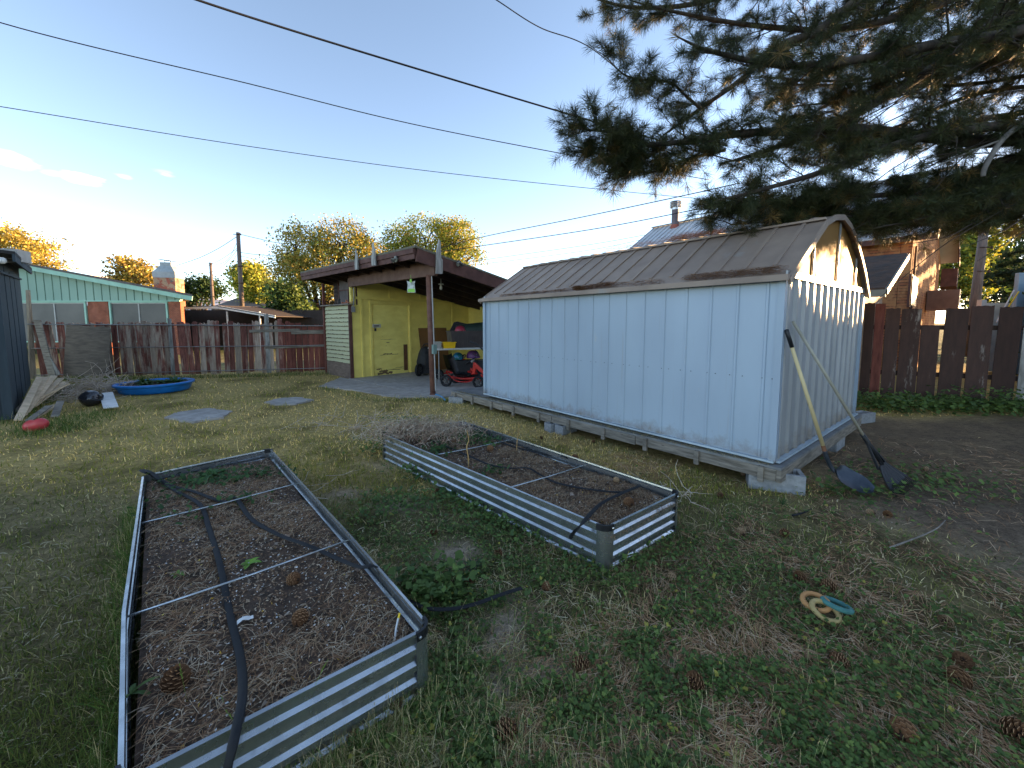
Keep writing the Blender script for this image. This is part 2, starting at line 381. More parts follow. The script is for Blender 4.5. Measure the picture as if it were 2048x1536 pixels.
m, t, b = newmat('soil_and_turf'); M_ground = m
a = nd(t, 'ShaderNodeAttribute', attribute_name='Col')
n = noise_node(t, 14, 9, (1, 1, 1), .7, rnd=False); n2 = noise_node(t, 90, 4, (1, 1, 1), .6, rnd=False)
o_ = mixc(t, 1.0, a.outputs['Color'], ramp(t, n.outputs[0], .3, .7, (.55, .55, .55), (1.45, 1.42, 1.35)), 'MULTIPLY')
o_ = mixc(t, .8, o_, ramp(t, n2.outputs[0], .35, .68, (.6, .6, .6), (1.4, 1.4, 1.4)), 'MULTIPLY')
t.links.new(o_, b.inputs['Base Color']); b.inputs['Roughness'].default_value = 1; b.inputs['Specular IOR Level'].default_value = .1
nb = bumpn(t, b, n.outputs[0], .9, .02); bumpn(t, b, n2.outputs[0], .8, .008, nb)
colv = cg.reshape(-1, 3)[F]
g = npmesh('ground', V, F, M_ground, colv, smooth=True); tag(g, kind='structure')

# ============================================================= METAL SHED on its platform
SA = Vector((-.632, .775, 0)); SB = Vector((.775, .632, 0)); K = Vector((2.49, 3.72, 0))
SL, SW = 4.72, 3.2; ZB, ZE = .27, 2.0
def sp_(a, b_, z): return K+SA*a+SB*b_+Vector((0, 0, z))
def ribwall(mb, O, D, N_, L, z0, z1, pitch, rw, depth, first=.12, slope=.4):
    """ribbed sheet: cross-section extruded upward; D along wall, N_ outward"""
    pr_ = [(0, 0)]; s = first
    while s+rw < L:
        pr_ += [(s, 0), (s+rw*slope*.5, depth), (s+rw*(1-slope*.5), depth), (s+rw, 0)]; s += pitch
    pr_.append((L, 0))
    vs = []; 
    for (s, o) in pr_:
        p = O+D*s+N_*o; vs += [p+Vector((0, 0, z0)), p+Vector((0, 0, z1))]
    fs = [(2*i, 2*i+2, 2*i+3, 2*i+1) for i in range(len(pr_)-1)]
    mb.add(vs, fs)
root = empty('metal_shed', K+Vector((0, 0, ZB)), 'white ribbed steel garden shed with a brown barrel roof on a timber platform', 'shed')
mb = MB(); ribwall(mb, sp_(0, 0, 0), SA, -SB, SL, ZB, ZE+.02, .262, .035, .012, .10, .5); o = mb.build('side_wall', M_steel, root)
mb = MB(); ribwall(mb, sp_(0, SW, 0), SA, SB, SL, ZB, ZE+.02, .262, .035, .012, .10, .5); mb.build('side_wall', M_steel, root)
mb = MB(); ribwall(mb, sp_(0, 0, 0), SB, -SA, SW, ZB, ZE+.02, .255, .085, .026, .06, .55); mb.build('end_wall', M_steel_end, root)
mb = MB(); ribwall(mb, sp_(SL, 0, 0), SB, SA, SW, ZB, ZE+.02, .255, .085, .026, .06, .55); mb.build('end_wall', M_steel_end, root)
mb = MB()
for a_, b_ in ((0, 0), (0, SW), (SL, 0), (SL, SW)):
    mb = MB(); mb.box(sp_(a_, b_, (ZB+ZE)/2), (.06, .06, ZE-ZB-.01), math.atan2(SA.y, SA.x)); mb.build('corner_trim', M_steel, root)
pass
# roof outline across the width
RP = [(-.07, 1.985), (.12, 2.12), (.98, 2.66), (1.28, 2.76), (1.62, 2.815), (1.95, 2.77), (2.25, 2.67), (2.62, 2.48), (2.95, 2.27), (3.15, 2.1), (3.29, 1.985)]
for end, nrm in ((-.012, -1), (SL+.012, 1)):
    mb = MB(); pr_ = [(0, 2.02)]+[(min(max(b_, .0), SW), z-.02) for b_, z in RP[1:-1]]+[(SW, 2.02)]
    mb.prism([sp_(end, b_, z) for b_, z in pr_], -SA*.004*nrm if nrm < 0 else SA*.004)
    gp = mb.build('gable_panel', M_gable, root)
    mb = MB()
    def ztop(bb):
        for (b0, z0), (b1, z1) in zip(RP, RP[1:]):
            if b0 <= bb <= b1: return z0+(z1-z0)*(bb-b0)/(b1-b0)
    for bb in (.78, 1.72, 2.62):
        mb.box(sp_(end+nrm*.012, bb, (2.04+ztop(bb)-.03)/2), (.014, .03, ztop(bb)-2.09), math.atan2(SA.y, SA.x))
    mb.beam(sp_(end+nrm*.014, 0, 2.045), sp_(end+nrm*.014, SW, 2.045), .018, .06)
    mb.build('gable_seam', M_steel_end, gp)
OV = .06
mb = MB()
for i in range(len(RP)-1):
    (b0, z0), (b1, z1) = RP[i], RP[i+1]
    p = [sp_(-OV, b0, z0), sp_(-OV, b1, z1), sp_(SL+OV, b1, z1), sp_(SL+OV, b0, z0)]
    nrm = (p[1]-p[0]).cross(p[3]-p[0]).normalized()
    if nrm.z > 0: nrm = -nrm
    mb.prism(p, nrm*.006)
roof = mb.build('roof', M_rooftan, root)
mb = MB()
k = 0; s = .13
seg = [RP[1], RP[2]]
while s < SL:
    for (q0, q1) in ((RP[1], RP[2]), (RP[2], RP[3]), (RP[3], RP[4]), (RP[4], RP[5]), (RP[5], RP[6]), (RP[6], RP[7]), (RP[7], RP[8]), (RP[8], RP[9])):
        a0 = sp_(s, q0[0], q0[1]+.008); a1 = sp_(s, q1[0], q1[1]+.008)
        mb.beam(a0, a1, .035, .016)
    s += .262
mb.build('roof_rib', M_rooftan, roof)
mb = MB()
mb.beam(sp_(-OV-.01, -.09, 2.0), sp_(SL+OV, -.09, 2.0), .045, .05); mb.beam(sp_(-OV, -.055, 2.028), sp_(SL+OV, -.055, 2.028), .05, .012)
mb.beam(sp_(-OV, .985, 2.685), sp_(SL+OV, .985, 2.685), .06, .022)
mb.beam(sp_(-OV-.01, SW+.09, 2.0), sp_(SL+OV, SW+.09, 2.0), .045, .05)
for a_ in (-OV-.008, SL+OV+.008):
    for i in range(len(RP)-1):
        mb.beam(sp_(a_, *RP[i])-Vector((0, 0, .02)), sp_(a_, *RP[i+1])-Vector((0, 0, .02)), .02, .06, up=(0, 0, 1))
mb.build('roof_trim', M_rooftan, root)
s = .04; k = 0; sc0 = None
while s < SL:
    if sc0 is None:
        mb = MB(); mb.lathe((0, 0, 0), [(.005, -.002), (.005, .002), (.002, .004)], 8, M=(-SB).to_track_quat('Z', 'Y').to_matrix()); sc0 = c = mb.build('screw', M_screw); c.parent = root
    else: c = sc0.copy(); COL.objects.link(c)
    c.location = sp_(s, -.013, 1.07)-(K+Vector((0, 0, ZB))); s += (.085, .177, .12, .142)[k % 4]; k += 1
mb = MB(); mb.beam(sp_(-.02, -.025, ZB+.012), sp_(SL, -.025, ZB+.012), .05, .02); mb.beam(sp_(-.035, 0, ZB+.012), sp_(-.035, SW, ZB+.012), .05, .02)
mb.build('base_rail', mat('blue_grey_rail', (.42, .50, .56), rough=.5), root)
# platform
pl = empty('timber_platform', K, 'weathered grey timber platform carrying the white metal shed', 'platform')
def rimboards(A0, A1, b_, z, h):
    mb = MB(); mb.beam(sp_(A0, b_, z), sp_(A1, b_, z), .04, h); return mb
cuts = [-.06, 1.45, 2.9, 4.1, 5.78]
for a0, a1 in zip(cuts, cuts[1:]):
    mb = rimboards(a0, a1-.008, -.07, .175-.01*a0, .11); mb.build('rim_board', M_oldwood, pl, bevel=.004)
mb = rimboards(-.06, 5.78, SW-.05, .16, .11); mb.build('rim_board', M_oldwood, pl)
mb = MB(); mb.beam(sp_(-.082, -.09, .175), sp_(-.082, SW-.0, .175), .04, .12); mb.build('end_board', M_oldwood, pl, bevel=.004)
mb = MB(); mb.beam(sp_(5.8, -.09, .12), sp_(5.8, SW+.09, .12), .04, .10); mb.build('end_board', M_oldwood, pl, bevel=.004)
for i in range(10):
    a_ = .06+i*.62
    mb = MB(); mb.box(sp_(a_, -.105, .165-.01*a_), (.05, .03, .15), math.atan2(SA.y, SA.x)); mb.build('joist_end', M_oldwood, pl, bevel=.003)
mb = MB()
mb.add([sp_(-.1, -.09, .235), sp_(-.1, SW+.0, .235), sp_(5.82, SW+.09, .18), sp_(5.82, -.09, .18)], [(0, 1, 2, 3)])
mb.add([sp_(-.1, -.09, .258), sp_(-.1, SW+.0, .258), sp_(5.82, SW+.09, .203), sp_(5.82, -.09, .203)], [(3, 2, 1, 0)])
mb.add([sp_(-.1, -.09, .235), sp_(-.1, -.09, .258), sp_(5.82, -.09, .203), sp_(5.82, -.09, .18)], [(0, 1, 2, 3)])
mb.add([sp_(-.1, -.09, .235), sp_(-.1, -.09, .258), sp_(-.1, SW+.0, .258), sp_(-.1, SW+.0, .235)], [(3, 2, 1, 0)])
mb.add([sp_(5.82, -.09, .18), sp_(5.82, -.09, .203), sp_(5.82, SW+.09, .203), sp_(5.82, SW+.09, .18)], [(0, 1, 2, 3)])
mb.build('deck', mat('grey_deck', (.24, .24, .235), (.15, .15, .15), scale=5, stretch=(1, 1, 1), bump=.5), pl)
# cinder blocks
def cinder():
    bm = MB(); w_, d_, h = .40, .20, .19
    t_ = .035
    for y in (-d_/2+t_/2, d_/2-t_/2): bm.box((0, y, h/2), (w_, t_, h))
    for x in (-w_/2+t_/2, 0, w_/2-t_/2): bm.box((x, 0, h/2), (t_, d_-2*t_-.002, h-.004))
    return bm
cb0 = cinder().build('cinder_block', M_block, bevel=.004)
ang = math.atan2(SA.y, SA.x)
for i, (px, py, rz, rx, sc, lab, dz) in enumerate((
        (1548, 972, -.42, 0, 1.15, 'grey concrete block standing under the near corner of the shed platform', 0),
        (1662, 893, ang+1.57, 0, 1.0, 'grey concrete block under the end board of the platform behind the shovel', 0),
        (1722, 842, ang+1.3, 0, 1.0, 'grey concrete block under the far right corner of the shed platform', 0),
        (1112, 858, ang+1.4, 0, .8, 'left block of the pair holding up the long side of the shed platform', 0),
        (1132, 862, ang+1.6, 0, .8, 'right block of the pair holding up the long side of the shed platform', 0),
        (915, 804, ang+.5, 0, .8, 'grey concrete block beside the open far end of the platform near the carport', 0))):
    c = cb0 if i == 0 else cb0.copy()
    if i: COL.objects.link(c)
    p = G(px, py); c.location = p+Vector((0, 0, -.03)); c.rotation_euler = (rx, 0, rz); c.scale = (sc, sc, sc*.9)
    tag(c, lab, 'concrete block', 'blocks under the shed platform')
# ============================================================= RAISED BEDS
def corr_panel(p0, p1, out, z0=.0, z1=.30, mid=None, name='side_panel', parent=None):
    """corrugated steel sheet from p0 to p1, ribs along its length, out = outward direction"""
    prof = []; z = z0; T_ = .010
    # flats alternately out and in, joined by slanted bands
    prof = [(z0-.01, T_)]; z = z0+.012
    prof += [(z, T_)]
    while z < z1-.03:
        prof += [(z+.013, -T_*.4), (z+.045, -T_*.4), (z+.050, T_)] ; z += .074
        prof += [(min(z, z1), T_)]
    prof += [(z1, T_), (z1+.003, -.004), (z1-.008, -.006)]
    pts = [Vector(p0), Vector(p1)] if mid is None else [Vector(p0), Vector(mid), Vector(p1)]
    out = Vector(out); vs = []; nn = len(prof)
    for p in pts: vs += [Vector((p.x, p.y, 0))+out*o+Vector((0, 0, zz)) for zz, o in prof]
    fs = []
    for s_ in range(len(pts)-1):
        for i in range(nn-1): fs.append((s_*nn+i, (s_+1)*nn+i, (s_+1)*nn+i+1, s_*nn+i+1))
    mb = MB(); mb.add(vs, fs); return mb.build(name, M_galv, parent)
def garden_bed(lab, NR, FR, NL, FL, bulge=.03, rods=(.42, .74), tie=.275, soil=.225, seed=1, soil_lab='', rodz=None):
    NR, FR, NL, FL = [Vector((v.x, v.y, 0)) for v in (NR, FR, NL, FL)]
    c = (NR+FL)/2
    root = empty('garden_bed', c, lab, 'raised bed', 'corrugated steel raised beds')
    ax = (FR-NR).normalized(); bx = (NR-NL).normalized()
    q = .05
    mL = NL.lerp(FL, rods[0])-bx*bulge; mR = NR.lerp(FR, rods[0])+bx*bulge*.3
    corr_panel(NR+ax*q, FR-ax*q, bx, mid=mR, parent=root); corr_panel(NL+ax*q, FL-ax*q, -bx, mid=mL, parent=root)
    corr_panel(NL+bx*q, NR-bx*q, -ax, parent=root, name='end_panel'); corr_panel(FL+bx*q, FR-bx*q, ax, parent=root, name='end_panel')
    for P_, s1, s2 in ((NR, ax, -bx), (FR, -ax, -bx), (NL, ax, bx), (FL, -ax, bx)):
        mb = MB(); n = 7; vs = []
        pc = P_+s1*q+s2*q
        ring = [P_+s1*(q+.012)-s2*.012]
        for k in range(n):
            a = k/(n-1)*math.pi/2; ring.append(pc - s2*(q+.012)*math.cos(a) - s1*(q+.012)*math.sin(a))
        ring.append(P_+s2*(q+.012)-s1*.012)
        for r_ in ring: vs += [r_+Vector((0, 0, -.01)), r_+Vector((0, 0, .297))]
        inn = [pc+(r_-pc)*.93 for r_ in ring]
        nn = len(ring)
        for r_ in inn: vs += [r_+Vector((0, 0, -.01)), r_+Vector((0, 0, .297))]
        fs = [(2*k, 2*k+2, 2*k+3, 2*k+1) for k in range(nn-1)] + [(2*nn+2*k+1, 2*nn+2*k+3, 2*nn+2*k+2, 2*nn+2*k) for k in range(nn-1)]
        fs += [(2*k+1, 2*k+3, 2*nn+2*k+3, 2*nn+2*k+1) for k in range(nn-1)]
        mb.add(vs, fs); cp = mb.build('corner_post', M_galv, root, smooth=False)
        if P_ is not FL:
            mb = MB(); 
            o2 = [pc+(r_-pc)*1.06 for r_ in ring]; i2 = [pc+(r_-pc)*.86 for r_ in ring]; vs = []
            for r_ in o2: vs += [r_+Vector((0, 0, .265)), r_+Vector((0, 0, .306))]
            for r_ in i2: vs += [r_+Vector((0, 0, .265)), r_+Vector((0, 0, .306))]
            mb.add(vs, fs); cap = mb.build('corner_cap', M_blackpl, root)
            mb = MB(); mb.lathe(P_+s2*(q-.002)-s1*.019+Vector((0, 0, .284)), [(.007, -.002), (.007, .003), (.003, .006)], 10, M=(-s1).to_track_quat('Z', 'Y').to_matrix()); mb.build('bolt', M_galv, cap)
    for r_ in rods:
        mb = MB(); a = NL.lerp(FL, r_); b_ = NR.lerp(FR, r_)
        if r_ == rods[0]: a, b_ = mL, mR
        mb.tube([a+Vector((0, 0, tie)), a.lerp(b_, .5)+Vector((0, 0, tie-.006)), b_+Vector((0, 0, tie))], .0055, 8); mb.build('tie_rod', M_galv, root, smooth=True)
    # soil surface
    n = 70; m_ = 40; Vn = []
    for i in range(n):
        for j in range(m_):
            p = (NL+ax*.02+bx*.02).lerp(FL-ax*.02+bx*.02, i/(n-1)).lerp((NR+ax*.02-bx*.02).lerp(FR-ax*.02-bx*.02, i/(n-1)), j/(m_-1))
            Vn.append((p.x, p.y, soil))
    Vn = np.array(Vn); Vn[:, 2] = soilz(Vn[:, 0], Vn[:, 1], soil, seed)
    ii = np.arange(n*m_).reshape(n, m_); Fn = np.stack([ii[:-1, :-1].ravel(), ii[:-1, 1:].ravel(), ii[1:, 1:].ravel(), ii[1:, :-1].ravel()], 1)
    so = npmesh('garden_soil', Vn, Fn, M_soil, smooth=True); tag(so, soil_lab, 'soil', kind='stuff')
    return dict(root=root, NR=NR, FR=FR, NL=NL, FL=FL, ax=ax, bx=bx, soil=soil, seed=seed)
def soilz(x, y, soil, seed): return soil+(fbm(np.asarray(x, float), np.asarray(y, float), 2.2, 4, seed)-.5)*.07+(fbm(np.asarray(x, float), np.asarray(y, float), 14, 3, seed+2)-.5)*.025
M_soil = mat('garden_soil', (.11, .066, .042), (.038, .026, .018), rough=1, scale=24, bump=1, bd=.02, spots=(.20, .13, .08), srange=(.6, .68), sscale=60)
bed1 = garden_bed('near left corrugated steel raised bed of dark soil with the white paper strip on it', G(857, 1252, .3), G(540, 898, .3), G(242, 1565, .3), G(287, 950, .3), rods=(.30, .66), seed=31, soil=.235, soil_lab='dark soil filling the near left raised bed')
bed2 = garden_bed('far corrugated steel raised bed beside the metal shed with an upright dry stalk', G(1212, 1054, .3), G(763, 866, .3), G(1212, 1054, .3)+(G(1358, 984, .3)-G(1212, 1054, .3)), G(925, 842, .3), bulge=0, rods=(.30, .66), seed=57, soil=.225, soil_lab='dark soil and pine litter filling the far raised bed by the shed')
# note: for bed2 "R" is its camera-side long edge
def insoil(bed, px, py, dz=0.0):
    p = G(px, py, bed['soil']); p.z = float(soilz(p.x, p.y, bed['soil'], bed['seed']))+dz; return p
def smoothpath(P, k=6):
    P = [Vector(p) for p in P]; out = []
    for i in range(len(P)-1):
        a = P[max(i-1, 0)]; b_ = P[i]; c = P[i+1]; d = P[min(i+2, len(P)-1)]
        for j in range(k):
            t_ = j/k; out.append(.5*((2*b_)+(c-a)*t_+(2*a-5*b_+4*c-d)*t_*t_+(3*b_-a-3*c+d)*t_**3))
    out.append(P[-1]); return out
def hose(name, P, r, lab, cat='soaker hose', flat=.35, mt=None, group=None):
    mb = MB(); mb.tube(smoothpath(P), r, 8, flat=flat, flatup=(0, 0, 1) if flat < 1 else None); o = mb.build(name, mt or M_darkrub, smooth=True); return tag(o, lab, cat, group)
tz = .285
hose('soaker_hose', [at(455, 1536, 1.10), G(470, 1470, .31), insoil(bed1, 487, 1425, .05), insoil(bed1, 482, 1330, .024), insoil(bed1, 462, 1240, .024), insoil(bed1, 446, 1160, .024), insoil(bed1, 436, 1120, .03), insoil(bed1, 418, 1060, .024), insoil(bed1, 400, 1015, .024), insoil(bed1, 350, 985, .02), insoil(bed1, 312, 962, .03), G(290, 945, .315), G(282, 940, .30), G(300, 944, .32), insoil(bed1, 340, 975, .03), insoil(bed1, 390, 990, .024), insoil(bed1, 425, 1004, .024), G(447, 1003, .25), G(466, 995, .285), insoil(bed1, 478, 1010, .03), insoil(bed1, 505, 1045, .024), insoil(bed1, 560, 1078, .024), G(608, 1088, .282), insoil(bed1, 640, 1112, .03), insoil(bed1, 680, 1132, .03), G(720, 1134, .31), G(748, 1132, .312), G(770, 1150, .2), G(800, 1190, .03), G(850, 1215, .055), G(900, 1218, .055), G(950, 1208, .055), G(1000, 1190, .06), G(1043, 1176, .055)], .0155, 'flat black soaker hose looping through the near left bed and out over its rim')
hose('soaker_hose', [G(1165, 1095, .0)+Vector((-.02, -.02, .02)), G(1150, 1072, .12)+Vector((-.03, -.02, 0)), G(1166, 1045, .305), insoil(bed2, 1200, 1022, .05), insoil(bed2, 1240, 1003, .05), insoil(bed2, 1280, 987, .05)], .017, 'thick black hose end lying over the near corner of the far bed')
hose('soaker_hose', [insoil(bed2, 840, 872, .024), insoil(bed2, 870, 888, .024), insoil(bed2, 900, 900, .024), insoil(bed2, 945, 920, .03), insoil(bed2, 980, 935, .02), insoil(bed2, 1020, 941, .024), G(1055, 936, .285), insoil(bed2, 1080, 955, .024), insoil(bed2, 1110, 972, .024), insoil(bed2, 1160, 984, .024), insoil(bed2, 1210, 992, .024), insoil(bed2, 1250, 996, .024)], .014, 'thin black soaker hose winding down the middle of the far bed')
hose('soaker_hose', [insoil(bed2, 990, 880, .03), insoil(bed2, 1010, 893, .024), insoil(bed2, 1060, 905, .024), insoil(bed2, 1110, 915, .03), G(1130, 914, .28), insoil(bed2, 1150, 928, .02), insoil(bed2, 1200, 945, .024), insoil(bed2, 1250, 962, .024), insoil(bed2, 1285, 970, .024)], .014, 'thin black soaker hose along the shed side of the far bed')
# ------------------------------------------------------------- soil litter in beds (chips, straw, needles)
def tris_chips(P, size, aspect, zlift, tilt=.4, cols=None, ang=None, cprob=None):
    n = len(P); a = rng.uniform(0, 6.283, n) if ang is None else ang
    L = size*rng.uniform(.5, 1.4, n); W = L*aspect*rng.uniform(.6, 1.4, n)
    d = np.stack([np.cos(a), np.sin(a), rng.normal(0, tilt*.6, n)], 1); s = np.stack([-np.sin(a), np.cos(a), rng.normal(0, tilt, n)], 1)
    P = P.copy(); P[:, 2] += zlift*rng.uniform(.2, 1.2, n)
    k1 = rng.uniform(.5, 1, (n, 1)); 
    V = np.stack([P-d*L[:, None]/2, P-s*W[:, None]/2*k1, P+d*L[:, None]/2, P+s*W[:, None]/2], 1).reshape(-1, 3)
    F = np.arange(4*n).reshape(n, 4)
    ci = rng.choice(len(cols), n, p=cprob); C_ = np.array(cols)[ci]*rng.uniform(.7, 1.25, (n, 1))
    return V, F, C_
def strips(P, L, W, a, curve=.2, lift=.01, C_=None, tiltz=.1, seg=3):
    """long thin lying strips, gently bent"""
    n = len(P); L = L*np.ones(n); W = W*np.ones(n)
    k = rng.normal(0, curve, n); tz_ = rng.normal(0, tiltz, n)
    pts = []; 
    for j in range(seg+1):
        t_ = j/seg-.5; aa = a+k*t_*2
        x = P[:, 0]+np.cos(a+k*t_)*L*t_; y = P[:, 1]+np.sin(a+k*t_)*L*t_; z = P[:, 2]+lift*(1-(2*t_)**2*.6)+tz_*L*t_
        sx = -np.sin(aa)*W/2; sy = np.cos(aa)*W/2
        pts += [np.stack([x-sx, y-sy, z], 1), np.stack([x+sx, y+sy, z+W*.3], 1)]
    V = np.stack(pts, 1).reshape(-1, 3); m_ = 2*(seg+1); base = np.arange(n)*m_
    F = np.concatenate([np.stack([base+2*j, base+2*j+2, base+2*j+3, base+2*j+1], 1) for j in range(seg)], 0)
    C2 = np.concatenate([C_]*seg, 0)
    return V, F, C2
def merge(parts):
    Vs, Fs, Cs, o = [], [], [], 0
    for V, F, C_ in parts: Vs.append(V); Fs.append(F+o); Cs.append(C_); o += len(V)
    return np.concatenate(Vs), np.concatenate(Fs), np.concatenate(Cs)
def bedpts(bed, n, power=1.0):
    u_ = rng.uniform(.015, .985, n)**power; v_ = rng.uniform(.04, .96, n)
    A0 = np.array(bed['NL']); A1 = np.array(bed['FL']); B0 = np.array(bed['NR']); B1 = np.array(bed['FR'])
    p = (A0+(A1-A0)*u_[:, None])*(1-v_[:, None])+(B0+(B1-B0)*u_[:, None])*v_[:, None]
    p[:, 2] = soilz(p[:, 0], p[:, 1], bed['soil'], bed['seed']); return p
WOOD = [(.36, .23, .14), (.24, .145, .085), (.50, .38, .26), (.11, .07, .045), (.62, .53, .41), (.78, .76, .72), (.62, .38, .07)]
for bed, nn, lab in ((bed1, 1.0, 'wood chips straw and perlite strewn over the near left bed'), (bed2, .9, 'bark bits pine straw and perlite strewn over the far bed')):
    parts = []
    P = bedpts(bed, int(15000*nn)); parts.append(tris_chips(P, .013, .42, .010, .5, WOOD, cprob=[.27, .27, .15, .2, .07, .025, .015]))
    P = bedpts(bed, int(1300*nn)); q = fbm(P[:, 0], P[:, 1], 4.5, 3, 8); P = P[q > .52]; parts.append(tris_chips(P, .012, .7, .010, .3, [(.75, .75, .73), (.6, .58, .54)]))
    P = bedpts(bed, int(900*nn)); parts.append(tris_chips(P, .030, .32, .012, .4, [(.30, .22, .15), (.36, .29, .22), (.2, .13, .08)]))
    P = bedpts(bed, 70); parts.append(tris_chips(P, .014, .6, .014, .3, [(.7, .42, .03), (.65, .5, .1)]))
    P = bedpts(bed, 30); parts.append(tris_chips(P, .032, .7, .014, .3, [(.38, .30, .24), (.3, .22, .18)]))
    V, F, C_ = merge(parts); o = npmesh('bark_chips', V, F, M_litter, C_); tag(o, lab, 'mulch', kind='stuff')
    P = bedpts(bed, int(9000*nn)); q = fbm(P[:, 0], P[:, 1], 2.3, 3, 12+bed['seed']); P = P[q+rng.normal(0, .07, len(P)) > .45]
    if bed is bed2: P = np.concatenate([P, bedpts(bed, 2200, 2.5)])
    n = len(P); c_ = np.array([(.36, .21, .12), (.46, .31, .18), (.27, .15, .08), (.56, .45, .31)])[rng.integers(0, 4, n)]*rng.uniform(.7, 1.2, (n, 1))
    V, F, C_ = strips(P, rng.uniform(.03, .13, n), .0018, rng.uniform(0, 6.28, n)*.5+rng.choice([0, 1.2], n), .5, .016, c_, .08)
    o = npmesh('pine_straw', V, F, M_litter, C_); tag(o, 'fallen pine needles lying on the soil of the '+('near left bed' if bed is bed1 else 'far bed'), 'pine needles', kind='stuff')
# paper strip, stalks
mb = MB(); p0 = insoil(bed1, 474, 1250, .022); p1 = insoil(bed1, 507, 1238, .03); d = (p1-p0); s_ = Vector((-d.y, d.x, 0)).normalized()*.014
vs = []
for i in range(7):
    t_ = i/6; c = p0+d*t_+Vector((0, 0, .008*math.sin(t_*5))); vs += [c-s_*(1+.2*math.sin(i*2.1)), c+s_*(1+.25*math.cos(i*1.7))]
mb.add(vs, [(2*i, 2*i+2, 2*i+3, 2*i+1) for i in range(6)])
tag(mb.build('paper_strip', M_white), 'white torn paper strip lying on soil of the near left bed', 'litter')
mb = MB(); mb.tube(smoothpath([insoil(bed1, 790, 1283), insoil(bed1, 792, 1275, .03), insoil(bed1, 797, 1262, .06)]), [.004]*13, 6); 
mb.tube([insoil(bed1, 797, 1262, .055), insoil(bed1, 800, 1256, .075)], .005, 6, mi=1); mb.build('tmp', [M_white, mat('yellow_plastic', (.85, .62, .04), (.8, .55, .03), rough=.35, bump=0)]).name = 'plant_marker'
tag(bpy.data.objects['plant_marker'], 'small white and yellow plant marker stuck in the near left bed corner', 'plant marker')
M_stalk = mat('dry_stalk', (.42, .27, .10), (.34, .2, .08), scale=30, rough=.9)
mb = MB(); b0 = insoil(bed2, 937, 936); mb.tube(smoothpath([b0, b0+Vector((.0, 0, .10)), b0+Vector((-.015, 0, .20)), b0+Vector((.005, 0, .27)), b0+Vector((-.012, 0, .36))]), [.006]*8+[.0055]*8+[.005]*9, 6)
tag(mb.build('dry_stalk', M_stalk, smooth=True), 'crooked orange dry stalk standing up in the far bed', 'stalk')
mb = MB(); b0 = insoil(bed2, 1033, 903); mb.tube(smoothpath([b0, b0+Vector((.01, 0, .14)), b0+Vector((.03, 0, .30))]), [.004]*13, 6)
tag(mb.build('dry_stalk', M_stalk, smooth=True), 'thin straight dry stalk by the shed side rim of the far bed', 'stalk')

# ============================================================= PINE CONES
def cone_mesh(name, L=.088, Rr=.040, open_=1.0, cols=((.16, .075, .035), (.30, .17, .09)), closed=False):
    mb = MB(); mb.lathe((0, 0, 0), [(.004, -.5*L), (Rr*.45, -.3*L), (Rr*.42, 0), (Rr*.25, .3*L), (.003, .47*L)], 8, col=(.05, .03, .02))
    n = 78; ga = 2.39996
    for i in range(n):
        f = (i+.5)/n; z = -.46*L+f*.92*L; prof = math.sin(math.pi*min(1, (f*.92+.08)))**.6
        r0 = Rr*.35*prof+.003; r1 = Rr*prof*(1.0 if not closed else .85); a = i*ga
        out = Vector((math.cos(a), math.sin(a), 0)); sd_ = Vector((-math.sin(a), math.cos(a), 0)); up = Vector((0, 0, 1))
        tipz = z+(.16*L if closed else .10*L)*(1-.2*f); w0 = .003; w1 = .0085*prof+.002
        c0 = out*r0+up*z; c1 = out*r1*.8+up*(z+(tipz-z)*.55); c2 = out*r1+up*tipz; th = up*.0022
        c = Vector(cols[0]).lerp(Vector(cols[1]), random.random()*.5)*.8
        vs = [c0-sd_*w0, c0+sd_*w0, c1+sd_*w1, c1-sd_*w1, c2+sd_*w1*.75, c2-sd_*w1*.75]
        vs2 = [v-th for v in vs]
        mb.add(vs+vs2, [(0, 1, 2, 3), (3, 2, 4, 5), (7, 6, 9, 8), (8, 9, 11, 10), (1, 0, 6, 7), (0, 3, 9, 6), (2, 1, 7, 8), (3, 5, 11, 9), (4, 2, 8, 10)], col=tuple(c))
        tc_ = Vector(cols[1])*1.7
        mb.add([vs[5], vs[4], vs2[4], vs2[5]], [(0, 1, 2, 3)], col=tuple(tc_))
    return mb.build(name, M_litter)
coneA = cone_mesh('pine_cone'); coneB = cone_mesh('pine_cone', .075, .036, cols=((.22, .13, .07), (.42, .29, .17)), closed=True)
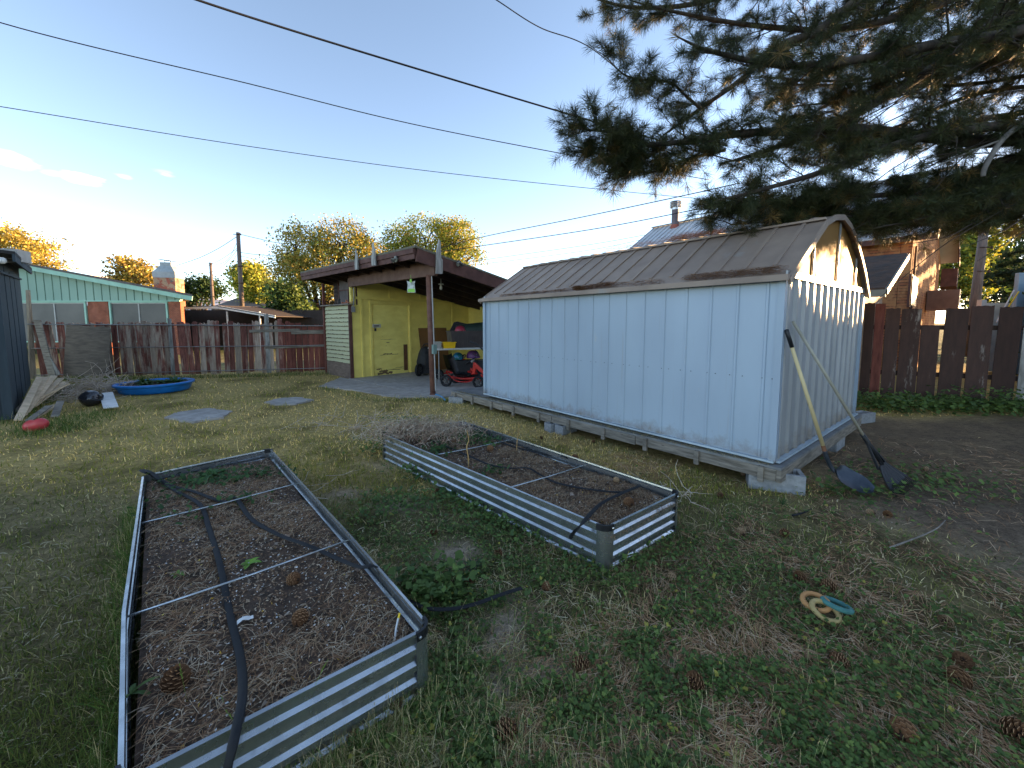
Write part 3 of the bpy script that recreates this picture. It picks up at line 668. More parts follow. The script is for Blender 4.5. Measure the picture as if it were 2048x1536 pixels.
CONES = [  # px, py, where, kind, scale, label
    (600, 1243, 1, 'A', .9, 'brown pine cone on bare soil of the near left bed beside the paper strip'),
    (588, 1165, 1, 'A', .85, 'brown pine cone just below the front tie rod of the near left bed'),
    (352, 1372, 1, 'A', 1.15, 'largest upright pine cone in the near left corner of the near left bed'),
    (790, 1415, 0, 'B', 1.0, 'tan pine cone on the grass against the front of the near left bed'),
    (708, 1478, 0, 'A', .6, 'small brown pine cone in grass in front of the near left bed'),
    (1390, 1380, 0, 'A', 1.0, 'open dark pine cone in the weeds below and left of the toy rings'),
    (1012, 1472, 0, 'A', 1.0, 'open dark pine cone in grass at the bottom middle of the photo'),
    (1160, 1340, 0, 'A', .9, 'open pine cone at the edge of the bare soil patch in the foreground'),
    (938, 1170, 0, 'A', .75, 'small pine cone beside the hose end in the broad green leaves'),
    (996, 1115, 0, 'A', .75, 'small pine cone right of the bare patch between the two beds'),
    (1092, 1178, 0, 'A', .7, 'small pine cone half hidden in weeds right of the hose end'),
    (868, 1068, 0, 'A', .7, 'small pine cone in the weeds just above the bare patch between the beds'),
    (875, 985, 0, 'A', .65, 'small red brown pine cone against the side of the far bed'),
    (1345, 1165, 0, 'B', .9, 'tan pine cone in weeds near the end of the far bed'),
    (1483, 1072, 0, 'B', 1.0, 'round tan pine cone on the grass right of the far bed'),
    (1568, 1070, 0, 'A', .8, 'flattened brown pine cone on pine needles right of the round tan one'),
    (1600, 1160, 0, 'A', .95, 'brown pine cone just above the orange toy ring'),
    (1655, 1178, 0, 'A', 1.0, 'greyish pine cone just above the teal toy ring'),
    (1892, 1250, 0, 'B', 1.0, 'tan and black pine cone to the right of the toy rings'),
    (1622, 1322, 0, 'B', .9, 'tan closed pine cone below the toy rings'),
    (1676, 1328, 0, 'A', .9, 'dark pine cone below the toy rings beside the tan closed one'),
    (1925, 1332, 0, 'A', .95, 'upper of two dark pine cones at the lower right'),
    (1916, 1368, 0, 'A', 1.1, 'lower of two dark pine cones at the lower right'),
    (1806, 1482, 0, 'A', 1.1, 'dark pine cone in shadowed litter near the bottom right'),
    (2030, 1475, 0, 'A', 1.15, 'big dark pine cone at the bottom right corner'),
    (1742, 1030, 0, 'B', .9, 'tan pine cone on the grass in front of the rake'),
    (1775, 1032, 0, 'A', .8, 'brown pine cone on the ground just in front of the rake head'),
    (1850, 940, 0, 'B', .8, 'tan pine cone on the dirt to the right of the rake'),
    (1486, 950, 0, 'B', .65, 'tan pine cone under the edge of the platform beside the corner block'),
    (1440, 992, 0, 'A', .7, 'small brown pine cone in the grass between bed and platform block'),
    (1150, 920, 2, 'A', .9, 'pine cone resting by the rear tie rod of the far bed'),
    (1232, 970, 2, 'B', .85, 'round tan pine cone in the far bed near its shed side rim'),
    (1258, 1012, 2, 'A', 1.0, 'open pine cone on the pine straw at the near end of the far bed'),
    (980, 905, 2, 'A', .95, 'open pine cone in the middle of the far bed behind the upright stalk'),
    (908, 885, 2, 'A', .7, 'reddish pine cone by the leafy weeds at the far end of the far bed'),
    (1083, 876, 0, 'A', .6, 'tiny pine cone on the straw grass between far bed and shed'),
    (1187, 884, 0, 'A', .6, 'tiny pine cone on the lawn right beside the platform blocks'),
]
for k, (px, py, wh, kd, sc, lab) in enumerate(CONES):
    src = coneA if kd == 'A' else coneB
    c = src if src.get('label') is None else src.copy()
    if c is not src: COL.objects.link(c)
    p = G(px, py) if wh == 0 else insoil(bed1 if wh == 1 else bed2, px, py)
    if wh == 0: p.z = float(gh(p.x, p.y))
    p.z += (.036 if wh == 0 else .028)*sc; c.location = p; c.scale = (sc, sc, sc)
    c.rotation_euler = (random.uniform(.5, 1.7), random.uniform(-.4, .4), random.uniform(0, 6.28)) if k != 2 else (.2, .1, 1); 
    tag(c, lab, 'pine cone', 'fallen pine cones')

# ============================================================= TOY RINGS
def ring(px, py, r, tr, col, tilt, rz, lab, dz, flatn=1.0):
    mb = MB(); n = 40; m_ = 10; vs = []; fs = []
    for i in range(n):
        a = 2*math.pi*i/n
        for j in range(m_):
            b_ = 2*math.pi*j/m_; rr = r+tr*math.cos(b_)*(1+.08*math.cos(a*20)); vs.append((rr*math.cos(a), rr*math.sin(a)*.93, tr*math.sin(b_)))
    for i in range(n):
        for j in range(m_): fs.append((i*m_+j, ((i+1) % n)*m_+j, ((i+1) % n)*m_+(j+1) % m_, i*m_+(j+1) % m_))
    mb.add(vs, fs); o = mb.build('toy_ring', col, smooth=True); o.location = G(px, py)+Vector((0, 0, dz)); o.rotation_euler = (*tilt, rz)
    return tag(o, lab, 'toy ring', 'three linked rubber rings')
ring(1630, 1224, .062, .0135, mat('orange_rubber', (.60, .30, .11), (.5, .24, .09), rough=.7, scale=25), (.12, -.10), .3, 'faded orange ring, left of the three linked toy rings', .06)
ring(1649, 1241, .062, .0135, mat('yellow_rubber', (.48, .35, .15), (.38, .28, .11), rough=.7, scale=25), (.30, .12), 0, 'dull yellow ring in the middle of the three linked toy rings', .055)
ring(1672, 1232, .066, .0135, mat('teal_rubber', (.07, .22, .20), (.05, .16, .15), rough=.7, scale=25), (.1, .28), .9, 'teal ring, right of the three linked toy rings', .065)

# ============================================================= SHOVEL AND RAKE
M_handle = mat('pale_wood_handle', (.62, .50, .27), (.5, .4, .22), scale=3, stretch=(1, 1, .2), rough=.6, bump=.1)
M_handle2 = mat('grey_wood_handle', (.45, .42, .34), (.33, .31, .25), scale=3, rough=.7, bump=.1)
M_tool = mat('dark_tool_steel', (.035, .045, .06), (.07, .08, .1), rough=.4, metal=.5, scale=12, bump=.2)
def onend(px, py, gap):      # a point touching the end wall
    d = ray(px, py); O = K-SA*gap; n_ = SA; t_ = (O-Vector((0, 0, EYE))).dot(n_)/d.dot(n_); return Vector((0, 0, EYE))+d*t_
top = onend(1573, 660, .045); foot = G(1664, 948, .17)
root = empty('shovel', (foot.x, foot.y, 0), 'long shovel with pale yellow handle and black grip leaning on the end of the shed', 'shovel')
dirv = (foot-top).normalized(); Lh = (foot-top).length
pa = top; pg = top+dirv*.17; pe = top+dirv*(Lh*.80)
mb = MB(); mb.tube([pg, pe], [.0165, .0175], 10); mb.build('handle', M_handle, root, smooth=True)
mb = MB(); mb.tube([pa-dirv*.005, pa, pg], [.012, .019, .018], 10); mb.build('grip', M_blackpl, root, smooth=True)
mb = MB(); mb.tube([pe-dirv*.005, pe+dirv*.05], .0185, 10); mb.build('collar', mat('rusty_brown', (.20, .09, .045), rough=.8), root)
sk = pe+dirv*.05; side = dirv.cross(Vector((0, 0, 1))).normalized()
front = Vector((.80, -.55, 0)).normalized()
bend = smoothpath([sk, sk+dirv*.08, sk+dirv*.15+Vector((.02, 0, -.02)), sk+dirv*.19+Vector((.035, -.01, -.02))])
mb = MB(); mb.tube(bend, [.019]*len(bend), 10); mb.build('socket', M_tool, root, smooth=True)
# blade: cupped plate lying out to the right
b0 = bend[-1]; ax_ = Vector((.80, -.46, -.40)).normalized(); sx = ax_.cross(Vector((-.2, -.5, .8))).normalized(); nz_ = sx.cross(ax_).normalized()
mb = MB(); n = 10; m_ = 9; vs = []
for th in (0, .003):
    for i in range(n+1):
        f = i/n; wd = .105*min(1, (f*6)**.5)*(1-max(0, (f-.62)/.38)**2*.72)
        for j in range(m_):
            g_ = j/(m_-1)*2-1
            vs.append(b0+ax_*(f*.32-.01)+sx*g_*wd+nz_*(g_*g_*.035*(1-.5*f)-.03*math.sin(f*3)*.6+th))
gq = lambda o, i, j: o+i*m_+j
N1 = (n+1)*m_; fs = []
for i in range(n):
    for j in range(m_-1): fs += [(gq(0, i, j), gq(0, i+1, j), gq(0, i+1, j+1), gq(0, i, j+1)), (gq(N1, i, j), gq(N1, i, j+1), gq(N1, i+1, j+1), gq(N1, i+1, j))]
mb.add(vs, fs); mb.build('blade', M_tool, root, smooth=True)
top = onend(1586, 643, .03); foot = G(1795, 975, .02)
hx = at(1727, 872, foot.y+.18)
root = empty('garden_rake', (foot.x, foot.y, 0), 'black plastic leaf rake with a grey wooden handle leaning on the end of the shed', 'rake')
mb = MB(); mb.tube([top, hx], .0145, 10); mb.build('handle', M_handle2, root, smooth=True)
dv = (foot-hx).normalized(); Lh = (foot-hx).length; sx = Vector((.86, .45, .12)).normalized(); sx = (sx-dv*sx.dot(dv)).normalized(); nz_ = sx.cross(dv).normalized()
mb = MB()
mb.tube([hx-dv*.03, hx+dv*.02, hx+dv*.30], [.02, .022, .018], 8)
mb.build('socket', M_blackpl, root, smooth=True)
mb = MB()
def rk(f, g_, o=0.0): return hx+dv*(Lh*f)+sx*g_+nz_*o
for s_ in (-1, 1):
    mb.beam(rk(.02, 0), rk(.60, .085*s_, .01), .016, .02, up=nz_)
mb.beam(rk(.5, 0), rk(.62, 0), .05, .015, up=nz_)
n = 8; m_ = 13; vs = []; 
for th in (0, -.006):
    for i in range(n+1):
        f = .55+.38*i/n; wd = .06+.14*(i/n)**.8
        for j in range(m_):
            g_ = j/(m_-1)*2-1; vs.append(rk(f, g_*wd, (.012 if j % 2 else 0)*(i/n)+.06*(i/n)**2*(1 if 1 else 0)*-.5+th))
N1 = (n+1)*m_; fs = []
for i in range(n):
    for j in range(m_-1): fs += [(i*m_+j, (i+1)*m_+j, (i+1)*m_+j+1, i*m_+j+1), (N1+i*m_+j, N1+i*m_+j+1, N1+(i+1)*m_+j+1, N1+(i+1)*m_+j)]
mb.add(vs, fs); mb.build('rake_head', M_blackpl, root)
mb = MB()
for j in range(17):
    g_ = (j/16*2-1); p = rk(.925, g_*.2, -.03); mb.tube([p, p+dv*.05-nz_*.01, p+dv*.07-nz_*.055], [.005, .0045, .003], 5)
mb.build('tines', M_blackpl, root)
# sticks
for lab, P, r0 in (('crooked grey stick lying on the bare dirt at the right', [G(1780, 1100), G(1820, 1085), G(1850, 1073), G(1875, 1060), G(1890, 1045)], .007),
                   ('dark curved sliver of hose on the grass in front of the corner block', [G(1585, 1035), G(1605, 1030), G(1622, 1022)], .010),
                   ('short grey stick lying across the hose end between the beds', [G(1180, 1110), G(1195, 1150), G(1215, 1165)], .003)):
    P = [p+Vector((0, 0, .018)) for p in P]; P = smoothpath(P); mb = MB(); mb.tube(P, [r0*(1-.5*i/len(P)) for i in range(len(P))], 7)
    tag(mb.build('stick' if 'hose' not in lab[:30] else 'hose_scrap', mat('dead_twig', (.30, .26, .22), (.2, .17, .14), scale=20, rough=.9) if 'sliver' not in lab else M_darkrub, smooth=True), lab, 'stick' if 'sliver' not in lab else 'hose scrap')
# ============================================================= CARPORT
CA = Vector((-.729, .684, 0)); CB = Vector((.684, .729, 0)); C0 = Vector((-4.546, 11.377, 0)); CANG = math.atan2(CB.y, CB.x)
def cp_(a, b_, z): return C0+CA*a+CB*b_+Vector((0, 0, z))     # a: back along the fence side, b: into the building
ROOFK = .177
def rz_(b_): return 3.10-ROOFK*(b_+.5)
YEL = (.86, .72, .20); YEL2 = (.76, .62, .165)
M_yel = mat('yellow_painted_board', YEL, YEL2, scale=2.4, rough=.75, bump=.35, spots=(.20, .14, .07), srange=(.70, .73), sscale=5, stretch=(1, 1, 1.6))
M_cream = peel('cream_clapboard', (.16, .12, .09), (.30, .25, .18), (.60, .59, .36), .73, stretch=(1.6, 1.6, 11), paint2=(.56, .56, .36))
M_redbr = mat('red_brown_paint', (.125, .055, .043), (.08, .036, .03), scale=5, stretch=(1, 1, 1), rough=.8, bump=.4, spots=(.22, .15, .12), srange=(.68, .74))
M_darkbr = mat('dark_underside_wood', (.06, .035, .026), (.035, .022, .018), scale=5, rough=.9, bump=.4)
M_greypan = mat('grey_panel', (.13, .105, .10), (.09, .075, .07), scale=4, rough=.8)
root = empty('carport', C0, 'yellow lean-to carport with a sloping brown roof and padlocked yellow door', 'carport')
YW = mat('yellow_door_paint', (.88, .76, .23), (.78, .65, .18), scale=3, rough=.7, bump=.3, spots=(.16, .10, .06), srange=(.69, .72), sscale=4.5, stretch=(1, 1, 2.2))
# front (door) wall along B
def wallquad(mb, b0, b1, z0, z1a, z1b, a0, th):
    P = [cp_(a0, b0, z0), cp_(a0, b1, z0), cp_(a0, b1, z1b), cp_(a0, b0, z1a)]; mb.prism(P, CA*th)
mb = MB()
for b0, b1, z0 in ((0, .62, -.05), (.62, 1.86, 2.12), (1.86, 4.35, -.05)):
    wallquad(mb, b0, b1, z0, rz_(b0)-.10, rz_(b1)-.10, 0, .08)
w1 = mb.build('door_wall', M_yel, root)
mb = MB()
for bb in (.30, 2.75, 3.6): mb.beam(cp_(-.014, bb, -.02), cp_(-.014, bb, 2.28), .05, .028, up=CA)
mb.beam(cp_(-.016, .0, 2.30), cp_(-.016, 4.3, 2.30), .032, .07)
for bb in (1.2, 2.3): mb.beam(cp_(-.012, bb, 2.34), cp_(-.012, bb, rz_(bb)-.12), .02, .022, up=CA)
mb.build('wall_batten', M_yel, w1)
mb = MB(); mb.box(cp_(.03, 1.24, 1.06), (1.19, .045, 2.13), CANG); door = mb.build('door', YW, root, bevel=.004)
mb = MB()
for bb in (.58, 1.90): mb.beam(cp_(-.018, bb, -.03), cp_(-.018, bb, 2.23), .07, .03, up=CA)
mb.beam(cp_(-.02, .545, 2.19), cp_(-.02, 1.935, 2.19), .036, .075)
mb.build('door_frame', M_yel, root, bevel=.003)
mb = MB(); mb.box(cp_(-.042, .74, 1.50), (.26, .012, .10), CANG, mi=0); mb.box(cp_(-.055, .72, 1.50), (.16, .02, .035), CANG, mi=1); mb.tube([cp_(-.06, .66, 1.47), cp_(-.07, .66, 1.42), cp_(-.07, .70, 1.42), cp_(-.06, .70, 1.47)], .008, 6, mi=1)
mb.box(cp_(-.066, .68, 1.385), (.055, .022, .07), CANG, mi=1); mb.build('padlock_hasp', [mat('white_plate', (.55, .55, .52), rough=.6), mat('dark_metal', (.06, .06, .065), rough=.5, metal=.6)], door)
mb = MB(); mb.box(cp_(.0, 1.72, .50), (.13, .015, .82), CANG); mb.build('patch_board', mat('brown_patch_board', (.16, .075, .035), (.11, .05, .025), scale=6), door)
mb = MB(); random.seed(4)
for (bb, zz, ww, hh) in ((1.13, 1.09, .50, .012), (1.12, .99, .10, .03), (1.15, .62, .62, .02), (1.1, .65, .3, .035), (1.3, .15, .9, .035), (.95, .12, .3, .10), (.80, .20, .16, .05), (1.0, .06, .5, .08), (1.5, .20, .3, .02)):
    n = 10; top_ = [cp_(.0045, bb-ww/2+ww*i/n, zz+hh/2*random.uniform(.1, 1.2)) for i in range(n+1)]; bot = [cp_(.0045, bb-ww/2+ww*i/n, zz-hh/2*random.uniform(.1, 1.2)) for i in range(n, -1, -1)]
    mb.add(top_+bot, [tuple(range(2*n+2))])
mb.build('scraped_paint', mat('bare_scraped_wood', (.23, .15, .07), (.12, .08, .045), scale=30), door)
# back wall along A toward viewer side (faces -B)
mb = MB(); b_ = 4.35; mb.prism([cp_(0, b_, -.05), cp_(-4.2, b_, -.05), cp_(-4.2, b_, rz_(b_)-.1), cp_(0, b_, rz_(b_)-.1)], CB*.08); mb.build('back_wall', M_yel, root)
# end-corner trim and left side wall of clapboards
mb = MB(); mb.beam(cp_(.0, -.035, -.03), cp_(.0, -.035, 2.11), .09, .06, up=CA); mb.build('corner_board', M_redbr, root, bevel=.004)
mb = MB(); 
for i in range(14):
    z0 = .42+i*.12; 
    mb.prism([cp_(.045, -.03, z0), cp_(.045, -.006, z0+.135), cp_(1.74, -.006, z0+.135), cp_(1.74, -.03, z0)], CB*.012)
cl = mb.build('clapboard_wall', M_cream, root)
mb = MB(); random.seed(8)
for i in range(15):
    z0 = .42+i*.12-.004; nq = 26; up_ = [cp_(.05+1.68*q/nq, -.0335, z0+random.choice([.002, .004, .004, .010, .018])) for q in range(nq+1)]; dn_ = [cp_(.05+1.68*q/nq, -.0335, z0-.006-random.choice([0, 0, .003, .008])) for q in range(nq, -1, -1)]
    for q in range(nq): mb.add([up_[q], up_[q+1], dn_[nq-q-1], dn_[nq-q]], [(0, 1, 2, 3)])
mb.build('lap_shadow_and_bare_edges', mat('lap_shadow_bare_wood', (.13, .09, .06), (.08, .06, .045), scale=20), cl)  # dark strips: flaked bare wood plus the shadow under each lap, as colour
mb = MB(); mb.prism([cp_(.03, .012, -.05), cp_(1.76, .012, -.05), cp_(1.76, .012, 2.09), cp_(.03, .012, 2.09)], CB*.06); 
mb.prism([cp_(.045, -.035, -.05), cp_(1.74, -.035, -.05), cp_(1.74, -.028, .42), cp_(.045, -.028, .42)], CB*.03); mb.build('wall_foot', mat('bare_grey_board', (.23, .17, .13), (.15, .11, .09), scale=5, stretch=(1, 1, 5)), root)
mb = MB(); mb.beam(cp_(1.78, -.03, -.03), cp_(1.78, -.03, 2.80), .07, .07, up=CA); mb.build('corner_post', mat('bright_red_brown', (.19, .06, .04), (.12, .045, .035), scale=5), root)
mb = MB(); mb.beam(cp_(-.06, -.02, 2.115), cp_(1.84, -.02, 2.115), .2, .03); mb.build('ledge', M_oldwood, root)
# upper recess above ledge
mb = MB(); mb.prism([cp_(.02, .20, 2.1), cp_(1.2, .20, 2.1), cp_(1.2, .20, 2.95), cp_(.02, .20, 2.95)], CB*.03)
mb.build('recess_panel', M_greypan, root)
mb = MB(); mb.prism([cp_(1.2, .30, 2.1), cp_(1.8, .30, 2.1), cp_(1.8, .30, 2.98), cp_(1.2, .30, 2.98)], CB*.03)
for i in range(6): mb.beam(cp_(1.22, .27, 2.2+i*.12), cp_(1.76, .27, 2.2+i*.12), .03, .02)
mb.build('recess_slats', M_darkbr, root)
mb = MB(); mb.beam(cp_(.02, .19, 2.56), cp_(1.2, .19, 2.56), .02, .03); mb.beam(cp_(.55, .188, 2.1), cp_(.55, .188, 2.56), .02, .025, up=CA); mb.beam(cp_(.02, .17, 2.1), cp_(.02, .17, 2.6), .05, .05, up=CA); mb.beam(cp_(1.2, .188, 2.1), cp_(1.2, .188, 2.95), .02, .03, up=CA); mb.build('recess_trim', M_redbr, root)
# beam, post
mb = MB(); mb.beam(cp_(.05, .0, 2.755), cp_(-4.02, .0, 2.755), .09, .32); mb.build('front_beam', mat('brown_beam', (.17, .095, .07), (.12, .065, .05), scale=6, bump=.4), root, bevel=.005)
pf = cp_(-3.835, 0, 0)
mb = MB(); mb.tube([pf+Vector((0, 0, -.05)), pf+Vector((-.05, 0, 2.62))], .06, 14); mb.lathe(pf, [(.075, 0), (.075, .03), (.06, .04)], 14); po = mb.build('post', mat('rust_brown_pole', (.20, .095, .065), (.13, .06, .045), scale=8, spots=(.3, .2, .16), srange=(.66, .72)), root, smooth=True)
mb = MB(); q = pf+CB*.02-CA*.075; mb.tube([q+Vector((.0, 0, .10)), q+Vector((-.045, 0, 2.60))], .014, 8); mb.box(q+Vector((-.01, -.02, 1.02)), (.09, .07, .20), CANG, mi=1)
mb.build('conduit', [mat('grey_conduit', (.42, .42, .41), rough=.5), mat('green_grey_box', (.20, .30, .27), rough=.5)], po)
mb = MB(); mb.tube(smoothpath([cp_(-.05, .07, 2.58), cp_(-.05, .07, 2.3), cp_(-.05, .05, 2.12), cp_(-.05, .03, 2.05)]), .016, 8); mb.box(cp_(-.05, .04, 1.97), (.09, .05, .16), CANG); mb.build('wall_conduit', mat('grey_metal_box', (.30, .31, .31), rough=.5), root)
# roof
AE0, AE1, BE0, BE1 = -4.04, 2.1, -.5, 5.1
mb = MB(); mb.prism([cp_(AE0, BE0, rz_(BE0)), cp_(AE1, BE0, rz_(BE0)), cp_(AE1, BE1, rz_(BE1)), cp_(AE0, BE1, rz_(BE1))], Vector((0, 0, -.045)))
roofc = mb.build('roof', M_darkbr, root)
mb = MB(); mb.prism([cp_(AE0-.05, BE0-.05, rz_(BE0)+.045), cp_(AE1+.05, BE0-.05, rz_(BE0)+.045), cp_(AE1+.05, BE1, rz_(BE1)+.045), cp_(AE0-.05, BE1, rz_(BE1)+.045)], Vector((0, 0, -.043)))
mb.build('roof_covering', mat('olive_roll_roofing', (.17, .155, .11), (.12, .11, .08), scale=20, rough=.95), roofc)
mb = MB(); mb.beam(cp_(AE0, BE0-.022, rz_(BE0)-.11), cp_(AE1, BE0-.022, rz_(BE0)-.11), .04, .21); mb.beam(cp_(AE0, BE0-.055, rz_(BE0)-.055), cp_(AE1, BE0-.055, rz_(BE0)-.055), .025, .10)
mb.build('fascia', M_redbr, root, bevel=.003)
mb = MB(); mb.beam(cp_(AE0-.022, BE0, rz_(BE0)-.14), cp_(AE0-.022, BE1, rz_(BE1)-.14), .04, .26); mb.build('rake_board', M_redbr, root, bevel=.003)
for i in range(10):
    a_ = AE0+.35+i*.62; mb = MB(); mb.beam(cp_(a_, BE0+.02, rz_(BE0)-.12), cp_(a_, BE1-.05, rz_(BE1)-.12), .045, .14); mb.build('rafter', M_darkbr, root)
for a0, b_ in ((-3.9, 3.0), (-3.6, 3.6)):
    mb = MB(); mb.beam(cp_(a0, b_-.9, rz_(b_-.9)-.22), cp_(a0, b_+.6, rz_(b_+.6)-.22), .12, .03); mb.build('stored_plank', mat('orange_plank', (.30, .18, .09), (.22, .12, .06), scale=5), root)
# old grey snow-guard boards on the eaves
M_oldgrey = mat('grey_silvered_wood', (.42, .41, .38), (.20, .19, .175), scale=6, stretch=(3, 3, .5), bump=.8, bd=.006, spots=(.1, .09, .08), srange=(.62, .68))
def greyboard(o, dirw, nrm, h0, h1, w_, nm='eave_board'):
    prof = [(-w_/2, h0), (w_/2, h0+.01), (w_/2, h0+(h1-h0)*.42), (w_*.30, h0+(h1-h0)*.47), (w_*.22, h1-.04), (w_*.02, h1), (-w_*.12, h1-.10), (-w_*.4, h0+(h1-h0)*.62)]
    mb = MB(); mb.prism([o+dirw*s+Vector((0, 0, z)) for s, z in prof], nrm*.03); return mb.build(nm, M_oldgrey, root)
greyboard(cp_(-2.53, BE0-.10, 0), CA, -CB, 2.88, 3.40, .17)
greyboard(cp_(-1.69, BE0-.10, 0), CA, -CB, 2.86, 3.36, .14)
greyboard(cp_(AE0-.05, .02, 0), CB, -CA, 2.62, 3.34, .17)
# floodlights on the eaves
for o_, n_ in ((cp_(-3.4, BE0-.10, 2.94), -CB), (cp_(AE0-.10, .55, 2.90), -CA)):
    mb = MB(); M_ = (n_+Vector((0, 0, -.6))).normalized().to_track_quat('Z', 'Y').to_matrix()
    for s_ in (-.05, .05):
        mb.lathe(o_+Vector((0, 0, -.02))+n_.cross(Vector((0, 0, 1)))*s_, [(.018, -.05), (.045, .0), (.05, .03), (.046, .034)], 12, M=M_)
    mb.box(o_-n_*.03+Vector((0, 0, .02)), (.09, .04, .08), math.atan2(n_.x, -n_.y))
    mb.build('floodlight', mat('black_lamp_housing', (.05, .05, .05), (.25, .25, .2), rough=.4, scale=12, lo=.5, hi=.52), root)
# bulb
bp = at(882, 575, 10.3)
mb = MB(); mb.lathe(bp+Vector((0, 0, .07)), [(.07, 0), (.07, .02), (.03, .035)], 14, mi=0); mb.tube([bp+Vector((0, 0, .105)), bp+Vector((0, 0, .30))], .012, 6); mb.lathe(bp, [(.015, -.06), (.034, -.04), (.04, -.01), (.03, .03), (.018, .07)], 14); mb.build('light_bulb', mat('white_porcelain', (.7, .7, .66), rough=.25, bump=0), root, smooth=True)
# fly bag hanging
fb = at(822, 573, 8.75)
root_ = empty('fly_trap', fb, 'white and green fly trap bag hanging under the carport beam', 'fly trap')
mb = MB(); mb.prism([fb+Vector(p) for p in ((-.085, 0, -.13), (.095, 0, -.13), (.075, 0, .06), (.09, 0, .12), (.02, 0, .10), (-.02, 0, .10), (-.09, 0, .12), (-.075, 0, .06))], (0, .02, 0))
mb.build('bag', mat('clear_plastic_bag', (.62, .66, .64), (.25, .28, .27), rough=.3, scale=10, lo=.45, hi=.6), root_)
mb = MB(); mb.prism([fb+Vector(p) for p in ((-.075, -.003, -.12), (.085, -.003, -.12), (.075, -.003, -.045), (-.06, -.003, -.05), (-.07, -.003, -.07))], (0, -.002, 0)); mb.box(fb+Vector((0, -.004, .12)), (.04, .03, .07)); mb.tube([fb+Vector((0, 0, .14)), fb+Vector((0, 0, .25))], .003, 5)
mb.build('green_label', mat('lime_green_print', (.25, .60, .06), (.3, .65, .1), rough=.4), root_)
# orange-handled clamp and gadget on the ledge
mb = MB(); mb.tube([cp_(.35, -.10, 2.15), cp_(-.35, -.10, 2.16)], .012, 6); mb.box(cp_(.05, -.10, 2.19), (.03, .03, .09), CANG); mb.box(cp_(.3, -.10, 2.16), (.06, .04, .03), CANG)
tag(mb.build('bar_clamp', mat('orange_plastic', (.45, .13, .05), (.3, .09, .04), rough=.5)), 'orange bar clamp lying on the ledge above the cream clapboards', 'clamp')
mb = MB(); mb.box(cp_(.62, -.06, 2.21), (.16, .07, .14), CANG+1.2)
tag(mb.build('radio_box', M_blackpl, bevel=.008), 'small black box standing on the ledge above the cream clapboards', 'box')

# ------------------------------------------------------------- concrete
def slab(name, P, z, mt, kind='structure', lab=None):
    mb = MB(); mb.prism([Vector((p.x, p.y, z)) for p in P], Vector((0, 0, -.08))); o = mb.build(name, mt); return tag(o, kind=kind) if kind else tag(o, lab, 'stepping slab')
def rough_edge(P, amp=.05, k=8, seed=3):
    random.seed(seed); out = []
    for i in range(len(P)):
        a = P[i]; b_ = P[(i+1) % len(P)]
        for j in range(k): out.append(a.lerp(b_, j/k)+Vector((random.uniform(-amp, amp), random.uniform(-amp, amp), 0)))
    return out
slab('carport_floor', [cp_(.05, -.12, 0), cp_(.05, 4.4, 0), cp_(-4.25, 4.4, 0), cp_(-4.25, -.12, 0)], .012, M_conc)
slab('concrete_path', rough_edge([cp_(.5, -.15, 0), cp_(-4.1, -.15, 0), G(800, 796), G(720, 783), G(640, 772)], .04), .008, mat('worn_concrete', (.44, .39, .34), (.32, .285, .25), rough=.95, scale=5, bump=.5, spots=(.42, .40, .37), srange=(.64, .72)))
for nm, P, lab in (('stepping_slab', [G(330, 836), G(360, 824), G(420, 817), G(462, 824), G(445, 835), G(380, 846)], 'wide concrete slab set in the lawn in front of the blue pool'),
                   ('stepping_slab', [G(530, 805), G(560, 797), G(600, 795), G(625, 801), G(590, 809), G(548, 811)], 'smaller concrete slab in the lawn near the concrete path')):
    slab(nm, rough_edge(P, .03, 5), .014, M_conc, None, lab)
# ============================================================= THINGS IN THE CARPORT
tb = Vector(G(905, 770)); 
T0 = at(868, 699, 9.55)
# table
TZ = .95
def tp(px, py, Y): return at(px, py, Y)
ta = at(866, 699, 10.2); tb_ = ta; 
tdir = Vector((.93, .36, 0)).normalized(); tn = Vector((-.36, .93, 0))
t0 = Vector((ta.x+.0, ta.y, 0)); TZ = ta.z-.0
root = empty('folding_table', t0+tdir*.9, 'white plastic folding table at the carport post loaded with bins', 'table')
mb = MB(); c = t0+tdir*.9+tn*.3+Vector((0, 0, TZ)); mb.box(c, (1.85, .75, .045), math.atan2(tdir.y, tdir.x)); mb.build('table_top', mat('white_plastic', (.58, .58, .56), rough=.4, bump=0), root, bevel=.012)
for s1 in (.15, 1.65):
    for s2 in (.02, .6):
        mb = MB(); p = t0+tdir*s1+tn*s2; mb.tube([p+Vector((0, 0, .02)), p+Vector((0, 0, TZ-.03))], .014, 8); mb.build('leg', mat('grey_tube', (.35, .36, .37), rough=.4, metal=.6), root)
TA = math.atan2(tdir.y, tdir.x); TT = TZ+.024
def ontable(s, n_, z=0): return t0+tdir*s+tn*n_+Vector((0, 0, TT+z))
